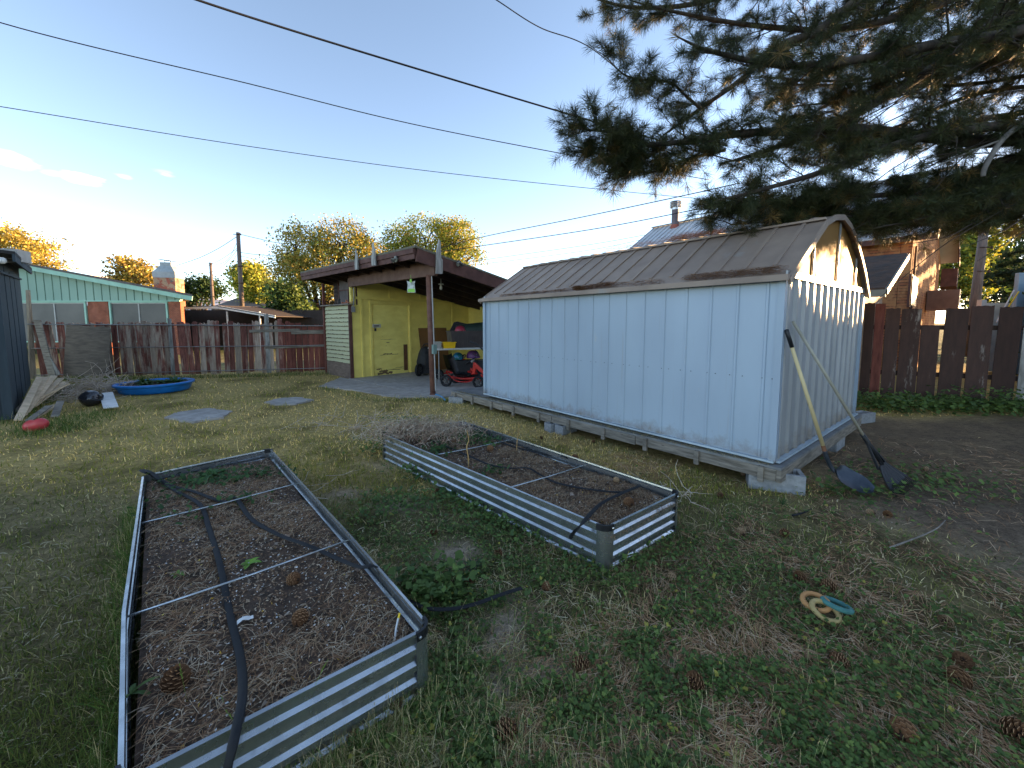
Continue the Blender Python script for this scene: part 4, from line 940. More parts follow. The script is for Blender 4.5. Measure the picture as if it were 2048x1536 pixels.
def binbox(name, c, size, col, lab, cat, rz=TA, th=.012, lip=.015, ribs=0, fl=0.88):
    sx_, sy_, sz_ = size; mb = MB()
    M_ = Matrix.Rotation(rz, 3, 'Z')
    def ringv(k, z, ins): return [c+M_ @ Vector((x*(sx_/2*k-ins), y*(sy_/2*k-ins), z)) for x, y in ((-1, -1), (1, -1), (1, 1), (-1, 1))]
    vs = ringv(fl, 0, 0)+ringv(1, sz_, 0)+ringv(1, sz_, th)+ringv(fl, th, th)
    fs = [(3, 2, 1, 0), (12, 13, 14, 15)]
    for a, b_ in ((0, 4), (4, 8), (8, 12)):
        for i in range(4): fs.append((a+i, a+(i+1) % 4, b_+(i+1) % 4, b_+i))
    mb.add(vs, fs)
    for y in (-1, 1): mb.box(c+M_ @ Vector((0, y*(sy_/2+lip/2), sz_-.012)), (sx_+2*lip, lip, .022), rz)
    for x in (-1, 1): mb.box(c+M_ @ Vector((x*(sx_/2+lip/2), 0, sz_-.012)), (lip, sy_, .022), rz)
    for i in range(ribs):
        x = (i+.5)/ribs*2-1; mb.beam(c+M_ @ Vector((x*sx_/2*fl*.95, -sy_/2*fl-.004, .02)), c+M_ @ Vector((x*sx_/2*.95, -sy_/2-.004, sz_*.72)), .02, .012, up=M_ @ Vector((0, 1, 0)))
    o = mb.build(name, col); return tag(o, lab, cat)
M_greytote = mat('grey_tote_plastic', (.075, .062, .060), (.06, .05, .05), rough=.5, bump=.1)
binbox('storage_tote', ontable(1.05, .33), (1.15, .55, .44), M_greytote, 'large dark grey ribbed storage tote on the folding table', 'tote', ribs=9, fl=.93)
binbox('plastic_bin', ontable(.42, .05), (.32, .22, .16), mat('bright_yellow_plastic', (.85, .52, .01), (.8, .48, .01), rough=.4, bump=0), 'bright yellow open bin on the near end of the folding table', 'bin', fl=.9)
binbox('metal_tin', ontable(.11, .10), (.22, .2, .17), mat('pale_corrugated_tin', (.42, .41, .39), (.3, .3, .28), rough=.4, metal=.5, stretch=(12, 12, .3), scale=4), 'silvery ribbed tin left of the yellow bin on the table', 'tin', fl=.98)
mb = MB(); c = ontable(.80, .33, .44); mb.lathe(c, [(.02, -.16), (.12, -.10), (.155, 0), (.12, .09), (.06, .13), (.01, .14)], 18)
tag(mb.build('play_ball', mat('crimson_rubber', (.36, .03, .06), (.3, .025, .05), rough=.4, bump=0), smooth=True), 'crimson ball poking out of the dark grey storage tote', 'ball')
# long green canoe-like tub lying behind / on the tote, black lid leaning
mb = MB(); c = ontable(1.35, .45, .44); n = 14; m_ = 9; vs = []
for i in range(n+1):
    f = i/n; rr = math.sin(math.pi*min(1, .12+f*.5))**.6
    for j in range(m_):
        a = math.pi*j/(m_-1); vs.append(c+tdir*(-.62+1.9*f)+tn*(math.cos(a)*.33*rr)+Vector((0, 0, math.sin(a)*.26*rr)))
mb.add(vs, [(i*m_+j, (i+1)*m_+j, (i+1)*m_+j+1, i*m_+j+1) for i in range(n) for j in range(m_-1)]+[tuple(range(m_))])
tag(mb.build('green_canoe', mat('dark_green_plastic', (.03, .05, .04), (.022, .036, .03), rough=.5), smooth=True), 'dark green upturned plastic hull lying on the storage tote', 'hull')
mb = MB(); c = ontable(.72, .60, .45); mb.prism([c+tdir*x+Vector((0, 0, z))+tn*(z*.15) for x, z in ((-.20, -.1), (-.02, .22), (.08, .24), (.55, .13), (.6, -.1))], tn*.03)
tag(mb.build('tote_lid', M_blackpl, bevel=.006), 'black plastic lid propped upright behind the crimson ball', 'lid')
# ---- pedal karts
M_kred = mat('red_kart_paint', (.55, .02, .015), (.45, .02, .015), rough=.3, bump=0)
M_kblack = M_blackpl
def wheel(parent, c, r, w_, M_):
    c = Vector(c)
    mb = MB(); n = 24; pr2 = [(r*.66, -w_/2*.8), (r*.9, -w_/2), (r, -w_*.3), (r, w_*.3), (r*.9, w_/2), (r*.66, w_/2*.8)]
    base = []
    for j in range(n):
        a = 2*math.pi*j/n
        for (rr, z) in pr2: mb.v.append(tuple(c+M_ @ Vector((rr*math.cos(a), rr*math.sin(a), z))))
    k = len(pr2)
    for j in range(n):
        for i in range(k): mb.f.append((j*k+i, ((j+1) % n)*k+i, ((j+1) % n)*k+(i+1) % k, j*k+(i+1) % k)); mb.c.append(None); mb.m.append(0)
    wh = mb.build('wheel', M_darkrub, parent, smooth=True)
    mb = MB(); mb.lathe(c, [(r*.2, -w_*.55), (r*.2, w_*.55)], 12, M=M_)
    for j in range(6):
        a = 2*math.pi*j/6; d1 = M_ @ Vector((math.cos(a), math.sin(a), 0)); mb.beam(c+d1*r*.15, c+d1*r*.7, r*.22, w_*.5, up=M_ @ Vector((0, 0, 1)))
    mb.build('rim', mat('dark_grey_rim', (.045, .045, .05), (.07, .07, .075), rough=.4), wh)
def kart(loc, rz, lab):
    root = empty('pedal_kart', (0, 0, 0), lab, 'pedal kart', 'red pedal karts under the carport')
    MY = Matrix.Rotation(R(90), 3, 'X')
    for x, y in ((.42, .30), (.42, -.30), (-.42, .30), (-.42, -.30)): wheel(root, (x, y, .145), .145, .085, MY)
    mb = MB(); mb.tube(smoothpath([(-.45, 0, .20), (-.1, 0, .17), (.2, 0, .19), (.42, 0, .22)]), .03, 8); mb.tube([(-.42, -.26, .16), (-.42, .26, .16)], .02, 8); mb.tube([(.42, -.26, .16), (.42, .26, .16)], .02, 8)
    for s_ in (-1, 1): mb.tube(smoothpath([(-.36, .06*s_, .2), (-.2, .17*s_, .13), (.1, .17*s_, .12), (.25, .05*s_, .2)]), .016, 7)
    mb.build('frame', M_kred, root, smooth=True)
    mb = MB(); mb.prism([(.16, -.035, .30), (.20, -.035, .60), (.26, -.035, .58), (.58, -.035, .28), (.56, -.035, .22), (.27, -.035, .44), (.24, -.035, .30)], (0, .07, 0)); mb.prism([(.40, -.10, .31), (.62, -.12, .23), (.62, -.12, .19), (.42, -.10, .25)], (0, .22, 0)); mb.build('front_fairing', M_kred, root, bevel=.012)
    mb = MB(); vs = []; n = 8; m_ = 7
    for i in range(n+1):
        f = i/n; x = .05-.36*min(1, f*1.7) if f < .59 else -.31-.12*(f-.59)/.41; z = .25 if f < .5 else .25+.42*((f-.5)/.5)
        for j in range(m_):
            g_ = j/(m_-1)*2-1; vs.append((x+.03*g_*g_, g_*.17, z+.05*g_*g_))
    top_ = [Vector(v) for v in vs]; bot = [v+Vector((-.02, 0, -.02)) for v in top_]; NN = len(top_)
    fs = [(i*m_+j, i*m_+j+1, (i+1)*m_+j+1, (i+1)*m_+j) for i in range(n) for j in range(m_-1)]; fs += [tuple(NN+q for q in reversed(f_)) for f_ in fs]
    mb.add(top_+bot, fs); mb.build('seat', M_kblack, root, smooth=True)
    mb = MB(); mb.tube([(.36, 0, .3), (.14, 0, .60)], .015, 7); M_ = Vector((-.6, 0, .8)).to_track_quat('Z', 'Y').to_matrix(); pts = [Vector((.12, 0, .62))+M_ @ Vector((.13*math.cos(a), .15*math.sin(a), 0)) for a in [2*math.pi*k/18 for k in range(19)]]
    mb.tube(pts, .014, 6); mb.beam(pts[0], pts[9], .03, .015); mb.beam(pts[4], pts[13], .03, .015); mb.build('steering_wheel', M_kblack, root, smooth=True)
    mb = MB(); mb.box((.17, 0, .64), (.05, .12, .09), Matrix.Rotation(.6, 3, 'Y')); mb.build('number_plate', mat('pale_grey_plate', (.5, .5, .5), rough=.4), root, bevel=.008)
    root.location = loc; root.rotation_euler = (0, 0, rz); return root
kart(G(928, 773)+Vector((.05, .1, .012)), R(-14), 'nearer red pedal kart with black seat parked beside the carport post')
kb = kart(G(915, 762)+Vector((0, .15, .012)), R(-35), 'farther red pedal kart parked behind the nearer one under the table')
# black bag + extra wheel of a mower / stroller
root = empty('black_trolley', G(848, 752), 'black folded trolley with bag beside the leaning orange board', 'trolley')
wheel(root, G(838, 753)+Vector((0, 0, .20)), .19, .08, Matrix.Rotation(R(90), 3, 'Y') @ Matrix.Rotation(.3, 3, 'X'))
p = G(852, 749); mb = MB(); mb.lathe(p+Vector((0, 0, .45)), [(.10, -.36), (.26, -.30), (.28, -.05), (.22, .2), (.15, .36), (.04, .42)], 9); mb.tube(smoothpath([p+Vector((-.12, 0, .7)), p+Vector((-.05, 0, .92)), p+Vector((.12, 0, .92)), p+Vector((.15, 0, .7))]), .02, 6); mb.box(p+Vector((.1, -.1, .12)), (.5, .3, .12), .3)
mb.build('bag', mat('black_nylon', (.015, .016, .018), (.03, .03, .033), rough=.7, scale=9, bump=1, bd=.03), root)
# leaning orange plywood
mb = MB(); mb.prism([cp_(-.05, 2.18, 1.42), cp_(-.05, 3.3, 1.42), cp_(-.22, 3.3, .02), cp_(-.22, 2.22, .02)], CA*.015)
tag(mb.build('leaning_plywood', mat('orange_plywood', (.27, .13, .045), (.19, .09, .035), scale=3, stretch=(1, 1, .4), spots=(.1, .06, .03), srange=(.66, .7))), 'orange brown plywood panel leaning on the yellow carport wall', 'plywood')
# helmets and cooler
def helmet(p, r, m1, lab, rz=0):
    mb = MB(); M_ = Matrix.Rotation(rz, 3, 'Z'); n = 9; m_ = 18; vs = []
    for i in range(n+1):
        ph = -0.35+(math.pi/2+.35)*i/n
        for j in range(m_):
            a = 2*math.pi*j/m_; rr = math.cos(ph)*(1+.12*math.cos(a)); z = math.sin(ph)
            if z < 0 and math.cos(a) > .4: rr *= 1.12
            vs.append(p+M_ @ Vector((r*rr*math.cos(a)*1.15, r*rr*math.sin(a)*.95, r*z)))
    mb.add(vs, [(i*m_+j, i*m_+(j+1) % m_, (i+1)*m_+(j+1) % m_, (i+1)*m_+j) for i in range(n) for j in range(m_)])
    o = mb.build('bike_helmet', m1, smooth=True); return tag(o, lab, 'helmet', 'helmets under the table')
mb = MB(); q = t0+tdir*.95+tn*.35; mb.box(q+Vector((0, 0, .30)), (.6, .35, .57), TA); tag(mb.build('equipment_crate', mat('dark_crate', (.03, .03, .033), rough=.6), bevel=.02), 'dark crate standing behind the karts under the folding table', 'crate')
helmet(q-tdir*.22-tn*.05+Vector((0, 0, .66)), .14, mat('teal_helmet', (.01, .09, .10), (.02, .16, .35), rough=.3, scale=4, lo=.5, hi=.55), 'teal and blue helmet on the dark crate under the table', 2.5)
helmet(q+tdir*.18+Vector((0, 0, .68)), .16, mat('purple_helmet', (.14, .05, .18), (.18, .07, .22), rough=.35), 'purple helmet on the dark crate under the table', .3)
mb = MB(); q = G(962, 762); mb.box(q+Vector((.05, .25, .26)), (.5, .4, .5), TA); mb.box(q+Vector((.05, .25, .54)), (.54, .44, .06), TA)
tag(mb.build('cooler_box', mat('slate_plastic', (.055, .06, .068), (.045, .05, .055), rough=.5), bevel=.02), 'slate grey lidded box at the shed side of the karts', 'box')
# blue hose end at post foot
hose('garden_hose', [G(868, 788, .02), G(876, 790, .02), G(884, 794, .02), G(890, 800, .02)], .017, 'short light blue hose end at the foot of the carport post', 'hose', flat=1, mt=mat('light_blue_hose', (.10, .35, .62), rough=.4, bump=0))
mb = MB(); mb.tube(smoothpath([at(940, 683, 8.9), at(955, 690, 8.85), at(972, 706, 8.8), at(985, 720, 8.8)]), .02, 7); mb.tube(smoothpath([at(950, 700, 8.9), at(956, 706, 8.9), at(952, 712, 8.9), at(945, 706, 8.9)]), .012, 6)
mb.tube([at(985, 720, 8.8), G(985, 775)+Vector((0, .1, 0))], .02, 7)
tag(mb.build('mower_handle', M_blackpl, smooth=True), 'black mower handle sticking out by the far corner of the shed', 'mower handle')
# ============================================================= FENCES
M_fence1 = peel('weathered_fence_board', (.30, .22, .17), (.56, .46, .37), (.32, .13, .10), .53, stretch=(8, 8, .9), paint2=(.075, .028, .025), edge=.12)
M_fence2 = peel('dark_brown_fence_board', (.42, .37, .33), (.20, .17, .15), (.095, .055, .045), .68, stretch=(5, 5, .9), paint2=(.06, .04, .034), edge=.08)
M_redb = peel('red_fence_board', (.28, .19, .15), (.40, .31, .25), (.28, .10, .075), .76, stretch=(8, 8, .9), paint2=(.11, .035, .03))
M_pipe = mat('dull_pipe', (.32, .31, .30), (.22, .21, .2), rough=.5, metal=.5, scale=9, bump=.1)
FL0 = G(70, 757); FL1 = G(660, 742.5)
fd = (FL1-FL0).normalized(); fn = Vector((fd.y, -fd.x, 0)); fl_len = (FL1-FL0).length
root = empty('board_fence', FL0, 'weathered grey and red board fence running behind the blue pool up to the yellow carport', 'fence')
def board(p, w_, h, th, lean, top_cut, mt, D, N_, z0=0.0, nm='board', parent=None):
    mb = MB(); n_ = max(2, int(w_/.04)); top_ = []
    L = lean
    for i in range(n_+1):
        s = -w_/2+w_*i/n_; zz = h+top_cut*math.sin(i*2.3+w_*77)+random.uniform(-.006, .006)
        top_.append(p+D*(s+L)+Vector((0, 0, zz)))
    poly = [p+D*(-w_/2)+Vector((0, 0, z0)), p+D*(w_/2)+Vector((0, 0, z0))]+list(reversed(top_))
    mb.prism(poly, N_*th); return mb.build(nm, mt, parent or root)
random.seed(21); s = .15; k = 0
while s < fl_len:
    px = CXP+FOC*(FL0+fd*s).x/(FL0+fd*s).y
    w_ = random.choice([.14, .15, .17, .19, .14]); gap = random.choice([.006, .012, .02, .03, .01]); 
    red = px > 560
    h = 1.60+random.uniform(-.05, .05)+(.10 if 500 < px < 640 and random.random() < .2 else 0)
    if px > 600: h = 1.52+random.uniform(-.01, .01)
    if 330 < px < 345: gap += .03
    if 425 < px < 436: gap = .10
    if 525 < px < 545: gap += .05
    lean = random.uniform(-.02, .02)-(.07 if 260 < px < 380 else 0)-(.16 if px < 120 else 0)*random.random()
    board(FL0+fd*(s+w_/2)+fn*random.uniform(-.02, .02), w_, h, .02, lean, .012 if random.random() < .6 else .03, M_redb if red else M_fence1, fd, fn, z0=random.choice([0, .02, .05]))
    s += w_+gap; k += 1
mb = MB()
for z in (.10,): mb.tube([FL0+fn*.07+Vector((0, 0, z)), FL1+fn*.07+Vector((0, 0, z+.02))], .013, 6)
mb.build('bottom_pipe', M_pipe, root)
mb = MB(); mb.tube([FL0+fn*.07+Vector((0, 0, .87)), FL1+fn*.07+Vector((0, 0, .86))], .014, 6); mb.build('middle_pipe', M_pipe, root)
mb = MB(); mb.tube([FL0+fn*.07+Vector((0, 0, 1.55)), FL1+fn*.07+Vector((0, 0, 1.49))], .018, 6); mb.build('top_pipe', M_pipe, root)
def onfence(px, z): 
    d = ray(px, 700); O = FL0; det = d.x*(-fd.y)-d.y*(-fd.x); t_ = (O.x*(-fd.y)-O.y*(-fd.x))/det; q = Vector((d.x*t_, d.y*t_, z)); return q
for (x0, x1, z0, z1, w_) in ((502, 602, 1.33, 1.36, .09), (585, 660, 1.29, 1.30, .13), (532, 660, .80, .86, .07)):
    mb = MB(); mb.beam(onfence(x0, z0)+fn*.04, onfence(x1, z1)+fn*.04, .035, w_); mb.build('rail', M_oldwood, root, bevel=.004)
for px, h, w_ in ((537, 1.86, .12), (563, 1.72, .13), (345, 1.72, .10), (426, 1.66, .16)):
    board(onfence(px, 0)+fn*.03, w_, h, .022, 0, .02, M_oldgrey if px in (537, 345) else M_fence1, fd, fn)
mb = MB(); q = onfence(657, 0)+fn*.05; mb.prism([q+fd*(-.08), q+fd*.08, q+fd*.08+Vector((0, 0, .85)), q-fd*.08+Vector((0, 0, .83))], fn*.02); mb.build('patch_board', mat('orange_patch', (.25, .13, .07), (.18, .09, .05), scale=6), root)
# right fence: wide dark boards
FR0 = G(1712, 792); FR1 = G(2062, 818)
gd = (FR1-FR0).normalized(); gn = Vector((gd.y, -gd.x, 0)); gn = -gn if gn.y > 0 else gn; GL = (FR1-FR0).length
rootR = empty('wide_board_fence', FR0, 'dark brown fence of wide gappy boards right of the metal shed', 'fence')
def onR(px):
    d = ray(px, 700); det = d.x*(-gd.y)-d.y*(-gd.x); t_ = (FR0.x*(-gd.y)-FR0.y*(-gd.x))/det; return Vector((d.x*t_, d.y*t_, 0))
for (x0, x1, yt, yb, mt) in ((1690, 1718, 586, 795, M_redb), (1718, 1743, 606, 800, M_fence2), (1744, 1764, 608, 800, M_redb), (1766, 1795, 617, 784, M_fence2), (1797, 1837, 618, 784, M_fence2), (1838, 1876, 652, 782, M_fence2), (1880, 1928, 617, 790, M_fence2), (1934, 1980, 612, 785, M_fence2), (1986, 2034, 614, 790, M_fence2), (2040, 2080, 655, 815, M_oldgrey), (2084, 2125, 612, 815, M_fence2), (2130, 2180, 612, 815, M_fence2), (2186, 2236, 612, 815, M_fence2)):
    a = onR(x0); b_ = onR(x1); c = (a+b_)/2; w_ = (b_-a).length
    ztop = at((x0+x1)/2, yt, c.y).z
    random.seed(x0); board(c+gn*.02, w_*.97, ztop, .022, random.uniform(-.02, .03), .006, mt, gd, gn, z0=.02, parent=rootR)
for z0 in (1.50, .55):
    mb = MB(); a = onR(1690); b_ = onR(2240); mb.beam(a+Vector((0, 0, z0))-gn*.04, b_+Vector((0, 0, z0))-gn*.04, .05, .09); mb.build('rail', M_darkbr, rootR)
# continuation behind the shed and off to the right
a = onR(1690); random.seed(3)
for i in range(22):
    w_ = .30; p = a-gd*(.2+i*.36); 
    if p.x < 1.8: break
    board(p, w_, 1.95+random.uniform(-.04, .04), .022, random.uniform(-.02, .02), .01, M_redb if i % 3 else M_fence2, gd, gn, parent=rootR)
b_ = onR(2240)
for i in range(26):
    p = b_+gd*(.2+i*.36); board(p, .31, 1.9+random.uniform(-.04, .04), .022, random.uniform(-.02, .02), .01, M_fence2, gd, gn, parent=rootR)
mb = MB(); a = onR(1796); mb.box(onR(1870)+Vector((0, 0, 1.35))-gn*.02, (.6, .05, .1), math.atan2(gd.y, gd.x)); 
# ============================================================= DARK SHED AT THE LEFT
S0 = G(27, 838); S1 = G(62, 768); sd1 = (S1-S0).normalized(); 
sd0 = Vector((-.775, -.632, 0))
M_navy = peel('dark_blue_grey_planks', (.22, .215, .20), (.32, .31, .29), (.050, .066, .078), .85, stretch=(7, 7, .7), paint2=(.036, .050, .060), edge=.03)
M_navy2 = mat('navy_panel', (.022, .036, .048), (.016, .028, .038), scale=5, rough=.7, spots=(.12, .12, .12), srange=(.72, .75), sscale=12)
root = empty('old_blue_shed', S0, 'dark blue grey wooden shed with peeling paint at the left edge', 'shed')
Ls = (S1-S0).length
hA, hB = 2.70, 2.98
mb = MB(); mb.prism([S0, S1, S1+Vector((0, 0, hB)), S0+Vector((0, 0, hA))], sd0*.06); mb.build('side_wall', M_navy, root)
mb = MB()
for i in range(1, int(Ls/1.2)): p = S0+sd1*(i*1.2)-sd0*.003; mb.beam(p+Vector((0, 0, .05)), p+Vector((0, 0, 2.6)), .012, .008, up=-sd0)
mb.build('batten', M_navy, root)
mb = MB(); mb.prism([S0+sd0*.065, S0+sd0*3.2, S0+sd0*3.2+Vector((0, 0, hA)), S0+sd0*.065+Vector((0, 0, hA))], sd1*.06); mb.build('front_wall', M_navy2, root)
mb = MB(); mb.beam(S0-sd1*.012+sd0*.05, S0-sd1*.012+sd0*.05+Vector((0, 0, hA)), .11, .022, up=sd1); mb.build('corner_board', M_navy, root)
mb = MB(); o_ = -sd0*.22; mb.prism([S0-sd1*.25+o_+Vector((0, 0, hA-.02)), S1+sd1*.15+o_+Vector((0, 0, hB-.02)), S1+sd1*.15+sd0*3.4+Vector((0, 0, hB+.35)), S0-sd1*.25+sd0*3.4+Vector((0, 0, hA+.35))], Vector((0, 0, .05)))
mb.build('roof', mat('black_roof_felt', (.045, .043, .045), (.03, .03, .03), scale=8, rough=.9, bump=.8, bd=.01), root)
mb = MB(); mb.beam(S0-sd1*.25-sd0*.2+Vector((0, 0, hA-.07)), S1+sd1*.15-sd0*.2+Vector((0, 0, hB-.07)), .03, .12); mb.beam(S0-sd0*.02+Vector((0, 0, hA-.28)), S1-sd0*.02+Vector((0, 0, hB-.28)), .03, .04); mb.build('eave_board', M_navy, root)
mb = MB(); q = S0+sd1*.10-sd0*.12+Vector((0, 0, hA-.12)); mb.lathe(at(4, 521, 6.45), [(.02, .05), (.045, .03), (.055, 0), (.045, -.03), (.02, -.05)], 12); mb.build('globe_lamp', M_white, root, smooth=True)
mb = MB(); mb.box(at(23, 512, 7.6), (.35, .35, .22), .4); mb.build('roof_vent', mat('pale_vent', (.42, .40, .37), rough=.7), root)
# boards leaning at the shed end
mb = MB(); mb.prism([G(62, 758)+Vector((.02, -.05, 0)), G(75, 757)+Vector((.0, -.05, 0)), at(63, 640, G(75, 757).y), at(58, 580, G(75, 757).y), at(51, 580, G(75, 757).y)], Vector((0, .03, 0)))
tag(mb.build('leaning_board', mat('tan_board', (.33, .27, .20), (.22, .18, .13), scale=5, stretch=(5, 5, .6), bump=.5)), 'tall tan board leaning at the corner of the dark blue shed', 'board')
# leaning fence-end planks
for (a0, a1, b0, b1, lab) in (((66, 640), (80, 640), (98, 757), (112, 755), 'dark plank leaning on the fence next to the tall tan board'), ):
    Yf = onfence(85, 0).y-.12
    mb = MB(); mb.prism([at(*a0, Yf), at(*a1, Yf), at(*b1, Yf-.2), at(*b0, Yf-.2)], Vector((0, .03, 0))); tag(mb.build('leaning_plank', M_oldwood), lab, 'plank')
mb = MB(); Yf = onfence(110, 0).y-.35; mb.prism([at(101, 718, Yf), at(103, 719, Yf), at(120, 748, Yf), at(113, 752, Yf)], Vector((0, .02, 0))); tag(mb.build('splinter_board', M_oldgrey), 'pointed pale splinter of board standing behind the plank pile', 'board')
# plywood sheet leaning on fence
Yp = onfence(175, 0).y-.05
mb = MB(); P = [at(126, 754, Yp-.30), at(217, 752, Yp-.30), at(219, 700, Yp-.2), at(221, 658, Yp-.1), at(205, 652, Yp-.09), at(185, 654, Yp-.09), at(160, 651, Yp-.09), at(133, 649, Yp-.09), at(130, 690, Yp-.18)]
mb.prism(P, Vector((0, .018, 0)))
tag(mb.build('plywood_sheet', mat('weathered_plywood', (.205, .165, .125), (.125, .10, .08), scale=4, stretch=(1, 1, 7), spots=(.08, .065, .055), srange=(.62, .70), bump=.6)), 'weathered plywood sheet leaning on the fence behind the plank pile', 'plywood')
# plank pile
M_plank = mat('fresh_sawn_plank', (.74, .56, .37), (.55, .41, .26), scale=4, stretch=(2, 2, 2), rough=.8, bump=.3, spots=(.25, .17, .1), srange=(.68, .72))
PL = [((37, 846), (80, 752), .05), ((46, 838), (92, 752), .09), ((52, 832), (108, 750), .12), ((58, 826), (122, 755), .15), ((65, 822), (131, 762), .17), ((52, 820), (138, 765), .22), ((58, 846), (98, 810), .03), ((110, 838), (121, 800), .03), ((32, 830), (64, 790), .02), ((70, 840), (112, 808), .07), ((75, 815), (125, 770), .14)]
LABP = ['longest pale plank along the shed side of the plank pile', 'second pale plank from the shed side of the pile', 'pale plank with its far end raised at the back middle of the pile', 'pale wide plank at the centre of the fan of planks', 'pale plank right of the widest one in the fan', 'pale plank lying crosswise on top of the pile', 'short grey plank stub at the near end of the pile', 'short rotten plank standing apart at the right of the pile', 'greyish plank at the left foot of the pile beside the dark shed', 'pale broken plank under the near right end of the pile', 'narrow pale plank on the right edge of the fan']
for (a, b_, z), lab in zip(PL, LABP):
    p0 = G(*a); ln_ = 1.75 if a[1]-b_[1] > 55 else .5; p1 = at(b_[0], b_[1]+2, p0.y+ln_); p0.z = .03+z*.3; p1.z = max(p1.z, .05)
    mb = MB(); mb.beam(p0, p1, .095, .022, up=(random.uniform(-.25, .25), random.uniform(-.2, .2), 1))
    o = mb.build('plank', M_plank if 'grey' not in lab and 'rotten' not in lab else M_oldwood, bevel=.003); tag(o, lab, 'plank', 'planks piled beside the dark shed')
mb = MB(); p = G(228, 806); mb.beam(G(222, 815, .05), G(212, 786, .12), .20, .02); tag(mb.build('white_board', M_white, bevel=.003), 'short white painted board end right of the black bag', 'board')
mb = MB(); c = G(184, 811); random.seed(6)
bmv = bmesh.new(); bmesh.ops.create_icosphere(bmv, subdivisions=4, radius=.17); 
for v in bmv.verts:
    v.co *= 1+.10*mn.noise(v.co*9)+.05*mn.noise(v.co*23); v.co.z *= .9
me = bpy.data.meshes.new('black_bag'); bmv.to_mesh(me); bmv.free(); me.polygons.foreach_set('use_smooth', [True]*len(me.polygons)); me.materials.append(mat('shiny_black_bag', (.012, .013, .018), (.02, .02, .026), rough=.18, spec=.8, bump=.3, scale=12)); o = bpy.data.objects.new('rubbish_bag', me); COL.objects.link(o); o.location = c+Vector((0, 0, .14)); tag(o, 'shiny black rubbish bag on the grass beside the twig heap', 'bag')
bmv = bmesh.new(); bmesh.ops.create_icosphere(bmv, subdivisions=4, radius=.12)
for v in bmv.verts:
    x = v.co.x; v.co.z *= .85*(1-.25*math.exp(-((x-.01)/.035)**2)); v.co.y *= .8*(1-.15*math.exp(-((x-.01)/.035)**2)); v.co.x *= 1.35
me = bpy.data.meshes.new('red_toy'); bmv.to_mesh(me); bmv.free(); me.polygons.foreach_set('use_smooth', [True]*len(me.polygons)); me.materials.append(mat('faded_red_plastic', (.55, .05, .07), (.5, .06, .06), rough=.4, bump=0)); o = bpy.data.objects.new('red_float', me); COL.objects.link(o); o.location = G(73, 862)+Vector((0, 0, .09)); o.rotation_euler = (.1, -.25, .1); tag(o, 'faded red plastic toy on the grass in front of the plank pile', 'toy')
# twig heap
def twigs(name, c, rx, ry, h, n, lab, cat, r_=.005, L=.7, seed=1):
    random.seed(seed); mb = MB()
    for i in range(n):
        a = random.uniform(0, 6.28); rr = random.random()**.6; p = Vector((c.x+math.cos(a)*rr*rx, c.y+math.sin(a)*rr*ry, 0.02+h*random.random()*(1-rr*rr)))
        d = Vector((random.gauss(0, 1), random.gauss(0, 1), random.gauss(0, .35))).normalized(); P = [p-d*L*.3]
        for k in range(4): d = (d+Vector((random.gauss(0, .35), random.gauss(0, .35), random.gauss(0, .25)))).normalized(); P.append(P[-1]+d*L*random.uniform(.15, .28)); P[-1].z = max(.01, P[-1].z)
        mb.tube(P, [r_, r_*.9, r_*.8, r_*.6, r_*.35], 5, cap=False)
    return tag(mb.build(name, mat('pale_dry_twig', (.62, .52, .42), (.42, .34, .27), scale=9, rough=.9)), lab, cat, kind='stuff')
twigs('twig_heap', G(200, 785), .85, .5, .42, 210, 'heap of pale dry twigs between the plank pile and the blue pool', 'twigs', .008)
twigs('twig_litter', G(150, 800), .9, .35, .1, 60, 'dead twigs scattered around the black rubbish bag', 'twigs', seed=4)
twigs('dead_vines', G(700, 850), .9, .45, .10, 34, 'pale dead vines lying on the lawn beyond the beds', 'twigs', .004, .6, seed=8)
twigs('dead_vines', G(800, 885)+Vector((0, 0, 0)), .35, .3, .35, 30, 'pale dead vines tangled over the far end of the far bed', 'twigs', .0035, .5, seed=9)
twigs('dead_vines', G(640, 985), .28, .22, .06, 9, 'pale dead vine strands on the grass beside the near left bed', 'twigs', .0028, .45, seed=10)
twigs('dead_vines', G(1340, 1010), .22, .2, .3, 14, 'dead vine strands hanging over the near corner of the far bed', 'twigs', .003, .4, seed=11)
# kiddie pool
pc = G(313, 789); pc = pc+Vector((pc.x, pc.y, 0)).normalized()*.70
root = empty('paddling_pool', pc, 'bright blue plastic paddling pool full of weeds in front of the fence', 'paddling pool')
mb = MB(); mb.lathe(pc, [(.62, -.0), (.64, .03), (.68, .13), (.68, .15), (.735, .165), (.735, .205), (.68, .215), (.65, .20), (.64, .15), (.60, .10)], 44)
mb.f.pop(); mb.c.pop(); mb.m.pop(); mb.build('basin', mat('bright_blue_plastic', (.012, .20, .62), (.01, .16, .5), rough=.35, bump=0, spots=(.2, .25, .3), srange=(.72, .76), sscale=4), root, smooth=True)
mb = MB(); mb.lathe(pc, [(.62, .06), (.63, .17)], 30); mb.build('soil', M_soil, root)

